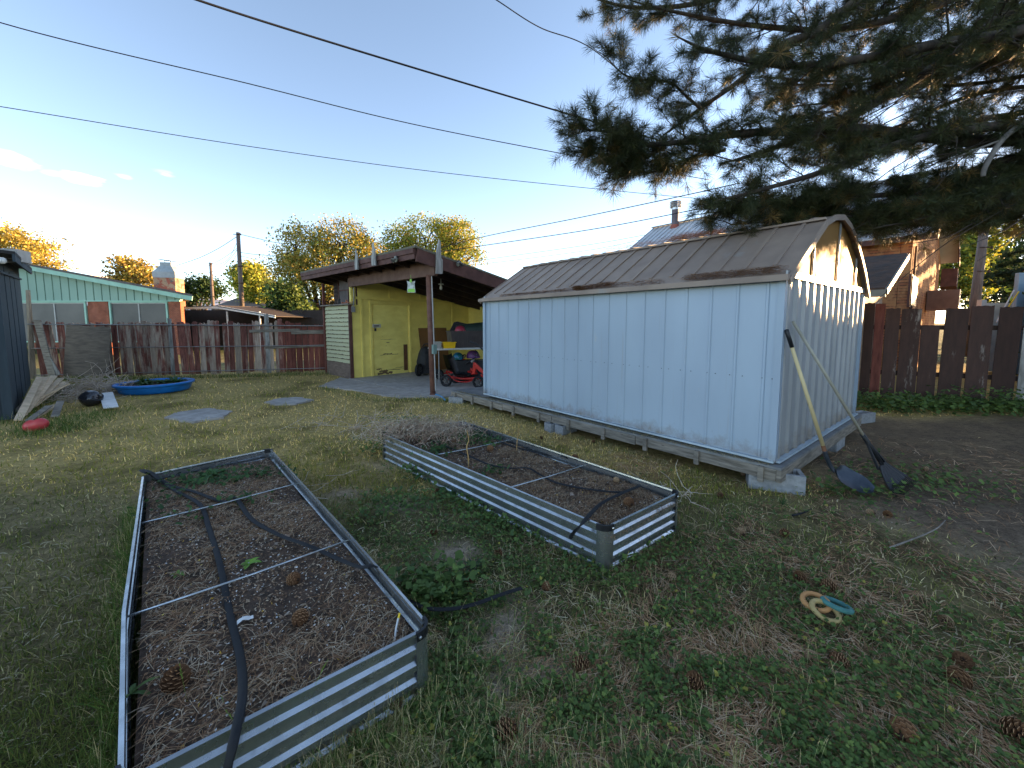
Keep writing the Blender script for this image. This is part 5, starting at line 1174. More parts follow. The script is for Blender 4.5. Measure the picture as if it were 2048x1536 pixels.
# ============================================================= NEIGHBOUR HOUSES
def Pt(px, py, Y): return at(px, py, Y)
HY = 20.0
root = empty('green_house', Pt(210, 650, HY), 'mint green gabled house with brick piers and big windows behind the left fence', 'house')
M_mint = mat('mint_siding', (.34, .51, .42), (.30, .46, .38), rough=.8, scale=.8, bump=.1); M_mint2 = mat('mint_trim', (.36, .62, .50), (.33, .57, .46), rough=.6, bump=0)
xL, xR = -26.5, -16.45
def zroof(x): return 4.42+(2.93-4.42)*(x+23.8)/(23.8-15.87)
mb = MB(); mb.prism([(xL, HY, 2.66), (xR, HY, 2.66), (xR, HY, zroof(xR)-.18), (xL, HY, zroof(xL)-.18)], (0, .15, 0)); w0 = mb.build('gable_siding', M_mint, root)
mb = MB(); x = xL+.2
while x < xR: mb.box((x, HY-.006, (2.66+zroof(x)-.18)/2), (.03, .014, zroof(x)-.2-2.66)); x += .40
mb.build('siding_groove', mat('dark_mint_groove', (.12, .22, .17), bump=0), w0)
mb = MB(); mb.beam((xL, HY-.36, zroof(xL)-.10), (-15.55, HY-.36, zroof(-15.55)-.10), .04, .22); mb.beam((xL, HY-.02, 2.66), (xR, HY-.02, 2.66), .05, .05); mb.build('barge_board', M_mint2, root)
mb = MB(); mb.prism([(xL, HY-.40, zroof(xL)), (-15.5, HY-.40, zroof(-15.5)), (-15.5-8, HY+9, zroof(-15.5)), (xL-8, HY+9, zroof(xL))], (0, 0, .07)); 
mb.prism([(xL, HY-.41, zroof(xL)+.075), (xL-8, HY+9, zroof(xL)+.075), (-15.5-8, HY+9, zroof(-15.5)+.075), (-15.5, HY-.41, zroof(-15.5)+.075)], (0, 0, .03))
mb.build('roof', mat('grey_shingle_roof', (.17, .155, .15), (.11, .10, .10), scale=9, stretch=(1, 3, 1), rough=.95), root)
mb = MB(); mb.prism([(-16.45, HY-.3, 2.80), (-15.6, HY-.3, 2.80), (-15.6-7, HY+8, 2.80), (-16.45-7, HY+8, 2.80)], (0, 0, .03)); mb.build('soffit', M_mint2, root)
M_brick = shingle('red_brick', (.36, .105, .055), (.28, .08, .045), (.33, .24, .19), 5.0, .02, .6, .25, stretch=(1, 0, 0), bump=.3)
M_glass = mat('dim_window_glass', (.13, .13, .13), (.09, .09, .09), rough=.35, spec=.25, scale=.6, bump=0)
for x0, x1 in ((-21.05+.0, -20.05), (-17.05, -16.45), (-26.5, -24.9)):
    mb = MB(); mb.box(((x0+x1)/2, HY+.1, 1.3), (x1-x0, .2, 2.7)); mb.build('brick_pier', M_brick, root)
for x0, x1, mid in ((-24.85, -21.15, -22.75), (-20.0, -17.1, -18.55)):
    mb = MB(); mb.box(((x0+x1)/2, HY+.02, 2.61), (x1-x0, .08, .07)); mb.box((x0+.04, HY+.02, 1.6), (.08, .08, 1.94)); mb.box((x1-.04, HY+.02, 1.6), (.08, .08, 1.94)); mb.box(((x0+x1)/2, HY+.02, .64), (x1-x0, .08, .06)); fr = mb.build('window_frame', M_mint2, root)
    mb = MB(); mb.box(((x0+x1)/2, HY+.05, 1.6), (x1-x0-.17, .02, 1.86)); gl = mb.build('pane', M_glass, fr)
    mb = MB(); mb.box((mid, HY+.03, 1.6), (.06, .03, 1.86)); mb.box(((x0+x1)/2, HY+.032, 2.55), (x1-x0-.17, .03, .05)); mb.build('mullion', mat('silver_window_frame', (.42, .43, .42), rough=.4), fr)
mb = MB(); mb.box((-24.5, HY+4.2, 1.3), (9.5, .1, 2.6)); mb.build('rear_wall', M_brick, root)
# chimney
ch = empty('stone_chimney', Pt(338, 585, 22), 'stone chimney with a pale metal cap on the mint green house', 'chimney'); M_stone = mat('mixed_stone', (.42, .30, .19), (.36, .12, .08), scale=3.2, lo=.46, hi=.52, rough=.9, bump=.6, bd=.02, spots=(.16, .14, .12), srange=(.60, .62))
c = Pt(338, 560, 22)
mb = MB(); zt_ = Pt(338, 554, 22).z; mb.box((c.x, 22, (zt_+2.2)/2), (1.0, .8, zt_-2.2), .2); mb.build('stack', M_stone, ch)
mb = MB(); M_ = Matrix.Rotation(.2, 3, 'Z'); mb.box((c.x, 22, Pt(338, 551, 22).z), (1.05, .85, .32), .2); mb.box((c.x, 22, Pt(338, 539, 22).z), (1.0, .8, .34), .2, taper=.45); mb.box((c.x, 22, Pt(338, 530, 22).z), (.52, .44, .24), .2); mb.build('metal_cap', mat('pale_blue_metal', (.36, .41, .43), (.3, .34, .36), rough=.5), ch)
mb = MB(); z = Pt(338, 521, 22).z; mb.box((c.x, 22, z), (.62, .5, .03), Matrix.Rotation(.12, 3, 'Y')); mb.tube([(c.x-.15, 22, z-.25), (c.x-.15, 22, z)], .015, 5); mb.tube([(c.x+.15, 22, z-.25), (c.x+.15, 22, z)], .015, 5); mb.build('rain_hood', M_darkbr, ch)
# low carport roof of the neighbour behind the fence
root = empty('neighbour_carport', (-14.5, 22, 0), 'low white edged patio roof behind the fence right of the green house', 'patio roof')
mb = MB(); P = [Pt(362, 613, 22), Pt(435, 611, 22), Pt(550, 631, 22), Pt(550, 636, 22), Pt(435, 617, 22), Pt(362, 619, 22)]; mb.prism(P, (0, .06, 0)); mb.build('roof_edge', M_white, root)
mb = MB(); mb.prism([Pt(362, 613, 22), Pt(435, 611, 22), Pt(435, 611, 22)+Vector((0, 5, .1)), Pt(362, 613, 22)+Vector((0, 5, .1))], (0, 0, -.04)); mb.prism([Pt(435, 612, 22), Pt(550, 632, 22), Pt(550, 632, 22)+Vector((0, 5, 0)), Pt(435, 612, 22)+Vector((0, 5, .1))], (0, 0, -.04)); mb.build('roof', mat('dark_under_roof', (.05, .035, .03), (.04, .03, .025), scale=3), root)
mb = MB(); mb.box((-17.5, 26, 1.2), (14, .1, 2.4)); mb.build('back_wall', MATS['dark_under_roof'], root)
mb = MB()
for px in (455, 520): q = Pt(px, 640, 22.1); mb.box((q.x, 22.1, 1.1), (.06, .06, 2.2))
mb.build('post', M_white, root)
# grey/brown roofs farther off
def farhouse(px0, px1, ytop, ybase, Y, lab, wallc, roofc_, gable=False):
    a = Pt(px0, ytop, Y); b_ = Pt(px1, ytop, Y); ze = Pt(px0, ybase, Y).z; r0 = empty('far_house', ((a.x+b_.x)/2, Y, 0), lab, 'house')
    wdt = b_.x-a.x; mb = MB(); mb.box(((a.x+b_.x)/2, Y+3, ze/2), (wdt*.96, 6, ze)); mb.build('wall', wallc, r0)
    mb = MB()
    mb.prism([(a.x, Y-.4, ze), (b_.x, Y-.4, ze), (b_.x-wdt*.08*(not gable), Y+3, a.z), (a.x+wdt*.08*(not gable), Y+3, a.z)], (0, .0, .12)); mb.prism([(a.x+wdt*.08*(not gable), Y+3, a.z), (b_.x-wdt*.08*(not gable), Y+3, a.z), (b_.x, Y+6.4, ze), (a.x, Y+6.4, ze)], (0, 0, .12))
    mb.build('roof', roofc_, r0); return r0
farhouse(425, 530, 593, 618, 38, 'far house with brown hip roof behind the pole', mat('tan_wall', (.3, .22, .16)), mat('brown_far_roof', (.20, .16, .14), (.15, .12, .11), scale=3))
farhouse(545, 640, 596, 622, 34, 'far house with brick wall and grey roof seen under the golden tree', mat('brick_far', (.30, .15, .08), (.25, .12, .07), scale=3), mat('grey_far_roof', (.30, .29, .28), (.22, .21, .2), scale=3))
# ---------------- brick house with metal roof at the right
HA = Vector((-.632, .775, 0)); HB = Vector((.775, .632, 0)); E1 = Vector(((1856-1024)/800*11.5*.997, 11.5, 0))
def hp(a, b_, z): return E1+HA*a+HB*b_+Vector((0, 0, z))
zE, zR, HW, HL = 4.16, 6.92, 8.8, 11.6
root = empty('brick_house', hp(0, 0, 0), 'old brick house with white ribbed metal roof behind the shed', 'house')
M_brickp = shingle('peeling_pink_brick', (.40, .17, .08), (.30, .11, .06), (.10, .06, .045), 3.2, .035, .7, .28, stretch=(HB.x, HB.y, 0), bump=.9, over=(.44, .22, .10))
mb = MB(); mb.prism([hp(.5, .4, 0), hp(.5, HW-.5, 0), hp(.5, HW-.5, zE-.05), hp(.5, HW/2, zR-.2), hp(.5, .4, zE-.05)], HA*.25); mb.build('gable_wall', M_brickp, root)
mb = MB(); mb.prism([hp(.76, .4, 0), hp(HL-.5, .4, 0), hp(HL-.5, .4, zE-.05), hp(.76, .4, zE-.05)], HB*.2); mb.prism([hp(.76, HW-.7, 0), hp(HL-.5, HW-.7, 0), hp(HL-.5, HW-.7, zE-.05), hp(.76, HW-.7, zE-.05)], HB*.2); mb.prism([hp(HL-.5, .6, 0), hp(HL-.5, HW-.7, 0), hp(HL-.5, HW-.7, zE-.05), hp(HL-.5, HW/2, zR-.2), hp(HL-.5, .6, zE-.05)], HA*.1); mb.build('side_wall', M_brickp, root)
M_metalroof = mat('white_metal_roofing', (.60, .61, .62), (.52, .53, .55), rough=.4, scale=2, bump=.05, metal=.2)
mb = MB(); mb.prism([hp(0, 0, zE), hp(HL, 0, zE), hp(HL, HW/2, zR), hp(0, HW/2, zR)], Vector((0, 0, -.05))); mb.prism([hp(0, HW/2, zR), hp(HL, HW/2, zR), hp(HL, HW, zE), hp(0, HW, zE)], Vector((0, 0, -.05))); rf = mb.build('roof', M_metalroof, root)
mb = MB(); a_ = .15
while a_ < HL: mb.beam(hp(a_, .0, zE+.015), hp(a_, HW/2, zR+.015), .05, .03); a_ += .30
mb.beam(hp(-.02, HW/2, zR+.04), hp(HL+.02, HW/2, zR+.04), .3, .04); mb.build('roof_rib', mat('roof_rib_grey', (.42, .42, .43), rough=.4), rf)
mb = MB(); mb.beam(hp(-.02, .0, zE-.15), hp(-.02, HW/2, zR-.15), .03, .22); mb.beam(hp(-.02, HW, zE-.15), hp(-.02, HW/2, zR-.15), .03, .22); mb.beam(hp(0, -.02, zE-.12), hp(HL, -.02, zE-.12), .03, .16)
mb.prism([hp(0, HW-.1, zE-.28), hp(0, HW+.35, zE-.40), hp(.48, HW+.35, zE-.40), hp(.48, HW-.1, zE-.28)], Vector((0, 0, -.75)))
mb.build('fascia', M_redbr, root)
# gable window, vent box, stair rail
def onH(px, py, out=0.0):
    d = ray(px, py); O = hp(.5-out, 0, 0); t_ = (O-Vector((0, 0, EYE))).dot(HA)/d.dot(HA); return Vector((0, 0, EYE))+d*t_
a = onH(1822, 548, .01); b_ = onH(1832, 556, .01); c = onH(1832, 616, .01); 
mb = MB(); w_ = (Vector((b_.x, b_.y, 0))-Vector((a.x, a.y, 0))).length; mid = (a+b_)/2; zt = a.z; zb = onH(1827, 616, .01).z
mb.box((mid.x, mid.y, (zt+zb)/2), (w_+.12, .06, zt-zb), math.atan2(HB.y, HB.x)); wf = mb.build('window_frame', M_redbr, root); mb = MB(); q = mid-HA*.045; mb.box((q.x, q.y, (zt+zb)/2), (w_-.08, .02, zt-zb-.12), math.atan2(HB.y, HB.x)); mb.build('pane', M_glass, wf)
q = onH(1853, 602, .0); mb = MB(); mb.box(q-HA*.42, (.6, .8, .72), math.atan2(HB.y, HB.x)); mb.build('evaporative_cooler', mat('brown_metal_box', (.16, .10, .085), (.13, .08, .07), rough=.5), root, bevel=.01)
mb = MB(); q = onH(1812, 570, .02)
for bb in (0,): mb.tube([hp(.46, .75, 0), hp(.46, .75, 3.9)], .03, 6)
mb.build('drain_pipe', M_redbr, root)
# stove pipe
sp0 = hp(0, HW/2, 0); 
def onridge(px):
    d = ray(px, 450); O = hp(0, HW/2-.35, 0); det = d.x*(-HA.y)-d.y*(-HA.x); t_ = (O.x*(-HA.y)-O.y*(-HA.x))/det; return Vector((d.x*t_, d.y*t_, 0))
q = onridge(1350); zb = zR-.35
k = q.y/800
mb = MB(); mb.lathe(Vector((q.x, q.y, zb)), [(9.5*k, -.2), (8.5*k, .12), (7*k, .22)], 16, mi=1); mb.lathe(Vector((q.x, q.y, zb)), [(6.8*k, .15), (6.8*k, at(1350, 420, q.y).z-zb)], 16, mi=0)
zc = at(1350, 420, q.y).z; mb.lathe(Vector((q.x, q.y, zc)), [(7.2*k, 0), (7.2*k, .16)], 16, mi=2); 
for i in range(4): mb.lathe(Vector((q.x, q.y, zc+.13+i*.085)), [(10.5*k, 0), (11*k, .02), (10.5*k, .04)], 16, mi=2)
for i in range(4): a = i*1.57; mb.tube([(q.x+10*k*math.cos(a), q.y+10*k*math.sin(a), zc+.1), (q.x+10*k*math.cos(a), q.y+10*k*math.sin(a), zc+.42)], .015, 4, mi=2)
mb.lathe(Vector((q.x, q.y, zc+.15)), [(4*k, 0), (4*k, .3)], 10, mi=0)
mb.build('stove_pipe', [mat('plum_stove_pipe', (.12, .09, .11), (.1, .08, .09), rough=.5), mat('red_flashing', (.32, .09, .06), (.25, .07, .05), rough=.7), mat('bright_pipe_cap', (.6, .6, .6), metal=.8, rough=.3, bump=0)], rf, smooth=False)
# lean-to against the brick house
root = empty('brick_lean_to', hp(.5, -1.5, 0), 'low lean-to with needle covered dark roof against the brick house', 'lean-to')
Lc = onH(1770, 580, .35); Lt = onH(1815, 510, .35); 
def hb(p): return (p-E1).dot(HB)
bL, bT = hb(Lc), hb(Lt); zL, zT = Lc.z, Lt.z
mb = MB(); mb.prism([hp(.15, bL, zL), hp(.15, bT, zT), hp(6.5, bT, zT), hp(6.5, bL, zL)], Vector((0, 0, .05))); mb.build('roof', mat('needle_covered_felt', (.10, .055, .035), (.05, .04, .035), scale=5, rough=1, bump=1, bd=.03), root)
mb = MB(); mb.beam(hp(.13, bL, zL-.03), hp(.13, bT, zT-.03), .04, .12); mb.beam(hp(.13, bL-.03, zL-.06), hp(6.5, bL-.03, zL-.06), .04, .14); mb.build('roof_edge', mat('dull_grey_flashing', (.26, .25, .22), rough=.6), root)
mb = MB(); mb.prism([hp(.52, bL+.3, 0), hp(.52, min(bT, .38), 0), hp(.52, min(bT, .38), zT-.15), hp(.52, bL+.3, zL-.0)], HA*.1); mb.build('gable_wall', mat('peach_board_wall', (.42, .28, .18), (.33, .2, .12), scale=3, stretch=(1, 1, 4)), root)
mb = MB(); mb.prism([hp(.62, bL+.3, 0), hp(6.3, bL+.3, 0), hp(6.3, bL+.3, zL), hp(.62, bL+.3, zL)], HB*.1); mb.build('side_wall', M_redbr, root)
# things beyond the right fence
root = empty('white_fence', (24, 17, 0), 'white vinyl fence seen above the wide board fence at the right edge', 'fence')
Yw = 13.0
a = at(1962, 606, Yw); mb = MB(); mb.box(((a.x+20)/2, Yw, a.z/2), (20-a.x, .06, a.z)); mb.build('panel', M_white, root); mb = MB(); mb.box((a.x, Yw-.02, a.z/2+.05), (.16, .14, a.z+.1)); mb.build('post', M_white, root)
mb = MB(); q = at(2043, 545, 12.3); mb.box((q.x+.75, 12.4, q.z/2), (1.5, .12, q.z)); tag(mb.build('blue_cabinet', mat('pale_blue_panel', (.30, .42, .52), (.27, .38, .48), rough=.5), bevel=.02), 'pale blue cabinet at the right edge beyond the fences', 'cabinet')
for x0, y0, x1, y1, cc, lab in ((2005, 615, 2028, 580, M_white, 'thin white pole leaning against the white fence'), (2010, 612, 2038, 583, MATS['yellow_plastic'], 'thin yellow pole leaning against the white fence')):
    mb = MB(); mb.tube([at(x0-12, y0+30, 11.9), at(x1, y1, 12.0)], .018, 6); tag(mb.build('leaning_pole', cc), lab, 'pole')
# ============================================================= POLES AND WIRES
M_pole = mat('grey_utility_pole', (.17, .13, .11), (.10, .08, .07), scale=5, stretch=(3, 3, .4), bump=.5)
def upole(px, ytop, ybase, Y, lab, r_=.16, lean=0, bits=True):
    t_ = at(px, ytop, Y); b_ = at(px+lean, ybase, Y); b0 = Vector((b_.x, Y, 0)); d = (t_-b_); d.normalize(); b0 = b_+d*(-b_.z/d.z)
    root = empty('utility_pole', b0, lab, 'utility pole', 'wooden utility poles'); mb = MB(); mb.tube([b0, t_], [r_*1.15, r_*.8], 10); mb.build('pole', M_pole, root, smooth=True)
    if bits:
        mb = MB()
        for f in (.02, .30, .45): p = t_+(b0-t_)*f; mb.tube([p+Vector((-.25, -.15, 0)), p+Vector((.25, -.15, 0))], .025, 5); mb.lathe(p+Vector((.28, -.15, -.06)), [(.04, 0), (.05, .06), (.03, .12)], 8)
        mb.build('insulator', M_darkbr, root)
    return t_
p1 = upole(476, 465, 615, 30, 'tallest utility pole standing left of the golden tree', lean=8)
p2 = upole(421, 525, 612, 42, 'middle utility pole behind the patio roof', lean=5)
p3 = upole(410, 566, 610, 60, 'shortest thin utility pole behind the patio roof', r_=.12, lean=3, bits=False)
p4 = upole(1975, 400, 600, 19, 'leaning utility pole among the pines behind the right fence', r_=.18, lean=-24)
p5 = upole(1948, 470, 600, 30, 'thin second utility pole left of the leaning one at the right', r_=.15, lean=-6, bits=False)
M_wire = mat('black_cable', (.02, .02, .024), rough=.6, bump=0)
def wire(P, Ys, r_, lab, ext=None):
    Q = [at(px, py, Y) for (px, py), Y in zip(P, Ys)]
    S_ = smoothpath(Q, 12); mb = MB(); mb.tube(S_, r_, 6); return tag(mb.build('overhead_wire', M_wire, smooth=True), lab, 'wire', 'overhead wires')
wire([(-420, -110), (0, 45), (500, 168), (820, 247), (1150, 312), (1420, 360)], [7.5, 8.5, 10, 11, 12.2, 13.5], .011, 'middle one of the three long wires crossing the sky')
wire([(-400, 150), (0, 213), (500, 293), (900, 347), (1340, 392), (1560, 410)], [9, 10, 12, 13.5, 15, 16], .0095, 'lowest of the three long wires crossing the left sky')
wire([(150, -95), (395, 0), (750, 112), (1150, 232), (1320, 281), (1480, 325)], [4.2, 4.8, 5.8, 7, 7.6, 8.2], .0125, 'thickest wire running from the top edge into the pine')
wire([(900, -60), (993, 0), (1080, 55), (1180, 95), (1300, 190), (1420, 250)], [5, 5.4, 5.8, 6.2, 6.8, 7.3], .0065, 'thin twisted wire at the top right entering the pine')
wire([(850, 505), (960, 475), (1150, 437), (1345, 396), (1480, 366)], [24, 22, 19, 16, 14.5], .018, 'upper wire rising from behind the carport to the chimney pipe')
wire([(800, 512), (880, 503), (960, 492), (1200, 456), (1420, 413), (1560, 385)], [30, 27, 24, 20, 17, 15.5], .020, 'second wire rising from behind the carport to the pine')
wire([(940, 524), (1000, 515), (1200, 486), (1400, 448)], [34, 32, 27, 22], .015, 'third wire above the shed roof, thin and pale')
wire([(930, 532), (1000, 524), (1180, 500), (1310, 473)], [36, 34, 30, 26], .015, 'fourth thin wire just above the far end of the shed roof')
wire([(950, 540), (1100, 521), (1300, 492)], [36, 32, 27], .013, 'lowest thin wire just above the shed roof')
wire([(478, 468), (520, 478), (560, 486), (700, 500), (860, 505)], [30, 30, 31, 33, 35], .02, 'top wire leaving the tallest pole to the right')
wire([(481, 505), (540, 511), (700, 518), (900, 510)], [30, 31, 34, 38], .02, 'middle wire leaving the tallest pole to the right')
wire([(482, 512), (560, 527), (700, 535)], [30, 31, 34], .016, 'lower wire leaving the tallest pole to the right')
wire([(474, 473), (440, 495), (400, 515), (350, 532), (320, 540)], [30, 28, 26, 24, 23], .018, 'wire falling from the tallest pole to the chimney house')
for i, (P, lab) in enumerate(((((474, 497), (440, 520), (400, 538), (360, 550)), 'second wire falling left from the tallest pole'), (((474, 500), (450, 528), (420, 545), (360, 562)), 'third wire falling left from the tallest pole'), (((473, 510), (455, 540), (440, 552), (421, 548)), 'slack wire from the tallest pole to the middle pole'), (((476, 520), (460, 548), (445, 562), (421, 560)), 'slackest wire between the tallest and the middle pole'), (((474, 485), (455, 520), (430, 530), (421, 532)), 'short wire from the tallest pole to the top of the middle pole'))):
    wire(P, [30, 31, 34, 40], .014, lab)
wire([(1700, 393), (1780, 410), (1860, 427), (1950, 431), (2048, 428), (2150, 418)], [11.0, 11, 11, 11.3, 11.8, 12.5], .014, 'pale sunlit cable hanging in front of the brick house')
# far hills: snowy ridge
def ridge(name, pts, Y, mt, depth=600):
    V_ = []; F_ = []; n = len(pts); fr = smoothpath([at(px, py, Y) for px, py in pts], 6); m_ = 8
    for j in range(m_):
        f = j/(m_-1)
        for i, p in enumerate(fr):
            zz = p.z*(1-abs(f-.5)*2)**.9+ (mn.noise(Vector((i*.6, j*1.7, 3)))*.10*p.z*(1-abs(f-.5)*2)*2 if 0 < j < m_-1 and j != 3 else 0)
            V_.append((p.x, Y-depth/2+depth*f, max(-5, zz) if 0 < j < m_-1 else -20))
    nn = len(fr); F_ = [(j*nn+i, (j+1)*nn+i, (j+1)*nn+i+1, j*nn+i+1) for j in range(m_-1) for i in range(nn-1)]
    mb = MB(); mb.add(V_, F_); return tag(mb.build(name, mt, smooth=False), kind='structure')
ridge('hills', [(-200, 600), (60, 575), (130, 552), (160, 548), (178, 541), (190, 543), (205, 540), (225, 545), (240, 553), (300, 575), (420, 590), (560, 605), (800, 625)], 5000, mat('snowy_rock', (.75, .66, .64), (.40, .34, .34), scale=.006, lo=.45, hi=.6, rough=.9, bump=0, detail=10), 1600)
# ============================================================= TREES
def leafcards(C_, size, cols, squash=1.0, cvar=.25, seed=1, normal_up=.3):
    r_ = np.random.default_rng(seed); n = len(C_)
    a = r_.normal(size=(n, 3)); a /= np.linalg.norm(a, axis=1)[:, None]; b_ = r_.normal(size=(n, 3)); b_ -= a*(a*b_).sum(1)[:, None]; b_ /= np.linalg.norm(b_, axis=1)[:, None]
    s = (size*r_.uniform(.6, 1.4, n))[:, None]; a = a*s*.5; b_ = b_*s*.32
    V = np.stack([C_-a, C_-b_, C_+a, C_+b_], 1).reshape(-1, 3); F = np.arange(4*n).reshape(n, 4)
    cc = np.array(cols)[r_.integers(0, len(cols), n)]*r_.uniform(1-cvar, 1+cvar, (n, 1)); return V, F, cc
def tree(name, base, H, ells, nclump, per, size, cols, lab, cat='tree', trunk_r=.2, clump_r=.6, seed=1, group=None, bare=.0, fork=.35, bark=None):
    """ells: ellipsoids (dx, dz, rx, rz) in metres relative to the base, rounded in depth"""
    r_ = np.random.default_rng(seed); base = Vector(base); root = empty(name, base, lab, cat, group)
    Vs = []; ctr = []; wts = np.array([e[2]*e[3] for e in ells], float); wts /= wts.sum()
    for k in range(nclump):
        e = ells[r_.choice(len(ells), p=wts)]; d = r_.normal(size=3); d /= np.linalg.norm(d); rr = r_.uniform(.35, 1)**.5
        ctr.append((base.x+e[0]+d[0]*e[2]*rr, base.y+d[1]*e[2]*.8*rr, base.z+e[1]+d[2]*e[3]*rr))
    ctr = np.array(ctr)
    P = np.repeat(ctr, per, 0); sc = np.repeat(r_.uniform(.5, 1.3, nclump)*clump_r, per)[:, None]
    q_ = r_.normal(size=P.shape); q_ /= np.linalg.norm(q_, axis=1)[:, None]; q_ *= r_.random((len(P), 1))**.5; P = P+q_*sc*np.array([1, 1, .75])
    V, F, C_ = leafcards(P, size, cols, seed=seed)
    tone = np.repeat(r_.uniform(.75, 1.25, nclump), per)[:, None]
    npmesh('crown', V, F, M_leaf, C_*tone, root, off=base)
    mb = MB(); fz = H*fork; top_ = base+Vector((0, 0, fz)); mb.tube([base, base+Vector((.05, 0, fz*.5)), top_], [trunk_r, trunk_r*.85, trunk_r*.75], 8)
    random.seed(seed)
    sub = ctr[r_.choice(nclump, min(nclump, 46), replace=False)]
    hubs = []
    for e in ells:
        for s_ in range(3): hubs.append(Vector((base.x+e[0]+random.uniform(-.3, .3)*e[2], base.y+random.uniform(-.4, .4)*e[2], base.z+e[1]-e[3]*.3+random.uniform(-.2, .3)*e[3])))
    for h_ in hubs:
        m1 = top_.lerp(h_, .5)+Vector((random.uniform(-.2, .2), 0, -.08*H*.3)); mb.tube(smoothpath([top_-Vector((0, 0, .2)), m1, h_], 4), [trunk_r*.5*(1-.6*i/8) for i in range(9)], 6)
    for c in sub:
        c = Vector(c); h_ = min(hubs, key=lambda q: (q-c).length); m1 = h_.lerp(c, .5)+Vector((random.uniform(-.2, .2), random.uniform(-.2, .2), random.uniform(-.1, .25))); mb.tube(smoothpath([h_, m1, c], 3), [trunk_r*.2*(1-.75*i/6) for i in range(7)], 5, cap=False)
    mb.build('trunk', bark or M_bark, root); return root
GOLD = [(.52, .36, .07), (.44, .34, .07), (.36, .31, .06)]; GRN = [(.15, .22, .045), (.20, .26, .055), (.12, .17, .04)]; YGR = [(.40, .42, .05), (.32, .38, .05), (.46, .40, .06)]; DGR = [(.045, .085, .02), (.06, .10, .024), (.035, .065, .018)]
def tb(px, Y): q = at(px, 640, Y); return Vector((q.x, Y, 0))
def k_(Y): return Y/800
def T(name, px, Y, ells, nc, per, size, cols, lab, **kw):
    """ells in image units (px, py, rx, ry) around the place where the tree stands, turned into metres"""
    b_ = tb(px, Y); E_ = [((x-px)*k_(Y), EYE+(645-y)*k_(Y), rx*k_(Y), ry*k_(Y)) for x, y, rx, ry in ells]; H = max(e[1]+e[3] for e in E_)
    return tree(name, b_, H, E_, nc, per, size, cols, lab, **kw)
T('broadleaf_tree', 30, 40, [(20, 500, 45, 42), (95, 515, 42, 30), (-60, 500, 60, 50), (60, 490, 30, 25)], 170, 60, .26, GOLD, 'golden lit tree at the far left behind the mint green house', trunk_r=.25, clump_r=1.5, seed=2, group='trees beyond the fences')
T('broadleaf_tree', 278, 45, [(268, 545, 30, 30), (300, 560, 24, 26), (250, 560, 22, 18)], 90, 55, .28, GOLD+[(.24, .16, .05)], 'orange tinged tree behind the green house just left of the stone chimney', trunk_r=.25, clump_r=1.3, seed=3, group='trees beyond the fences')
T('broadleaf_tree', 400, 50, [(385, 585, 26, 24), (420, 582, 24, 24), (365, 590, 14, 18)], 100, 60, .30, DGR, 'dark green rounded tree between chimney and utility poles', trunk_r=.3, clump_r=1.3, seed=4, group='trees beyond the fences')
T('broadleaf_tree', 518, 40, [(512, 565, 32, 36), (528, 590, 26, 30), (495, 550, 16, 16)], 150, 60, .28, YGR, 'bright yellow green tree just right of the tallest utility pole', trunk_r=.3, clump_r=1.2, seed=5, group='trees beyond the fences')
T('broadleaf_tree', 640, 30, [(615, 500, 52, 46), (690, 490, 55, 42), (655, 545, 80, 50), (585, 560, 40, 55), (735, 520, 30, 40), (690, 580, 50, 30)], 430, 70, .155, GOLD+GOLD+GRN[:2], 'big airy golden tree behind the fence left of the carport roof', trunk_r=.3, clump_r=1.15, seed=6, group='trees beyond the fences', fork=.22)
T('broadleaf_tree', 575, 27, [(572, 600, 30, 30), (600, 620, 25, 20)], 60, 50, .22, DGR+GRN, 'small dark green shrub tree below the big golden tree', trunk_r=.1, clump_r=.9, seed=16, group='trees beyond the fences')
T('broadleaf_tree', 860, 34, [(800, 490, 28, 36), (860, 480, 55, 38), (915, 480, 42, 34), (930, 520, 36, 26), (870, 530, 60, 28)], 300, 70, .165, GRN[:1]+YGR+GOLD[:1], 'tall yellow green tree rising behind the carport roof', trunk_r=.3, clump_r=1.1, seed=7, group='trees beyond the fences')
T('broadleaf_tree', 1900, 24, [(1895, 520, 36, 60), (1930, 470, 40, 60), (1880, 430, 26, 40), (1925, 570, 30, 34)], 230, 60, .20, YGR+GRN, 'sunlit green tree behind the brick house at the right', trunk_r=.25, clump_r=1.0, seed=8, group='trees beyond the fences')
T('broadleaf_tree', 2010, 34, [(2000, 560, 60, 60), (2050, 520, 60, 80)], 200, 60, .26, DGR, 'dark tree mass behind the white fence at the right edge', trunk_r=.3, clump_r=1.5, seed=9, group='trees beyond the fences')
# conifers outside and at the right, the dark wall that keeps the yard in shade
def conifer(base, H, rad, lab, seed=1, nb=26, per=150):
    r_ = np.random.default_rng(seed); base = Vector(base); root = empty('spruce_tree', base, lab, 'tree', 'dark evergreens beyond the right fence')
    mb = MB(); mb.tube([base, base+Vector((0, 0, H))], [.22, .03], 8); Vs = []; P = []
    for k in range(int(nb*H/3)):
        f = r_.uniform(.06, 1)**.85; z = H*f; L = rad*(1-f)**.75*r_.uniform(.75, 1.1)+.25; a = r_.uniform(0, 6.28); d = Vector((math.cos(a), math.sin(a), -.18)); e = base+Vector((0, 0, z))+d*L
        mb.tube([base+Vector((0, 0, z)), e], [.035, .008], 4, cap=False)
        t_ = r_.uniform(.15, 1, per)**.7; pts = np.array(base+Vector((0, 0, z)))+np.array(d)[None]*L*t_[:, None]+r_.normal(size=(per, 3))*np.array([.22, .22, .13])*(1.1-.5*t_[:, None]); P.append(pts)
    P = np.concatenate(P); V, F, C_ = leafcards(P, .22, [(.028, .045, .02), (.04, .055, .022), (.02, .035, .016)], seed=seed)
    npmesh('crown', V, F, M_leaf, C_, root, off=base); mb.build('trunk', M_bark, root)
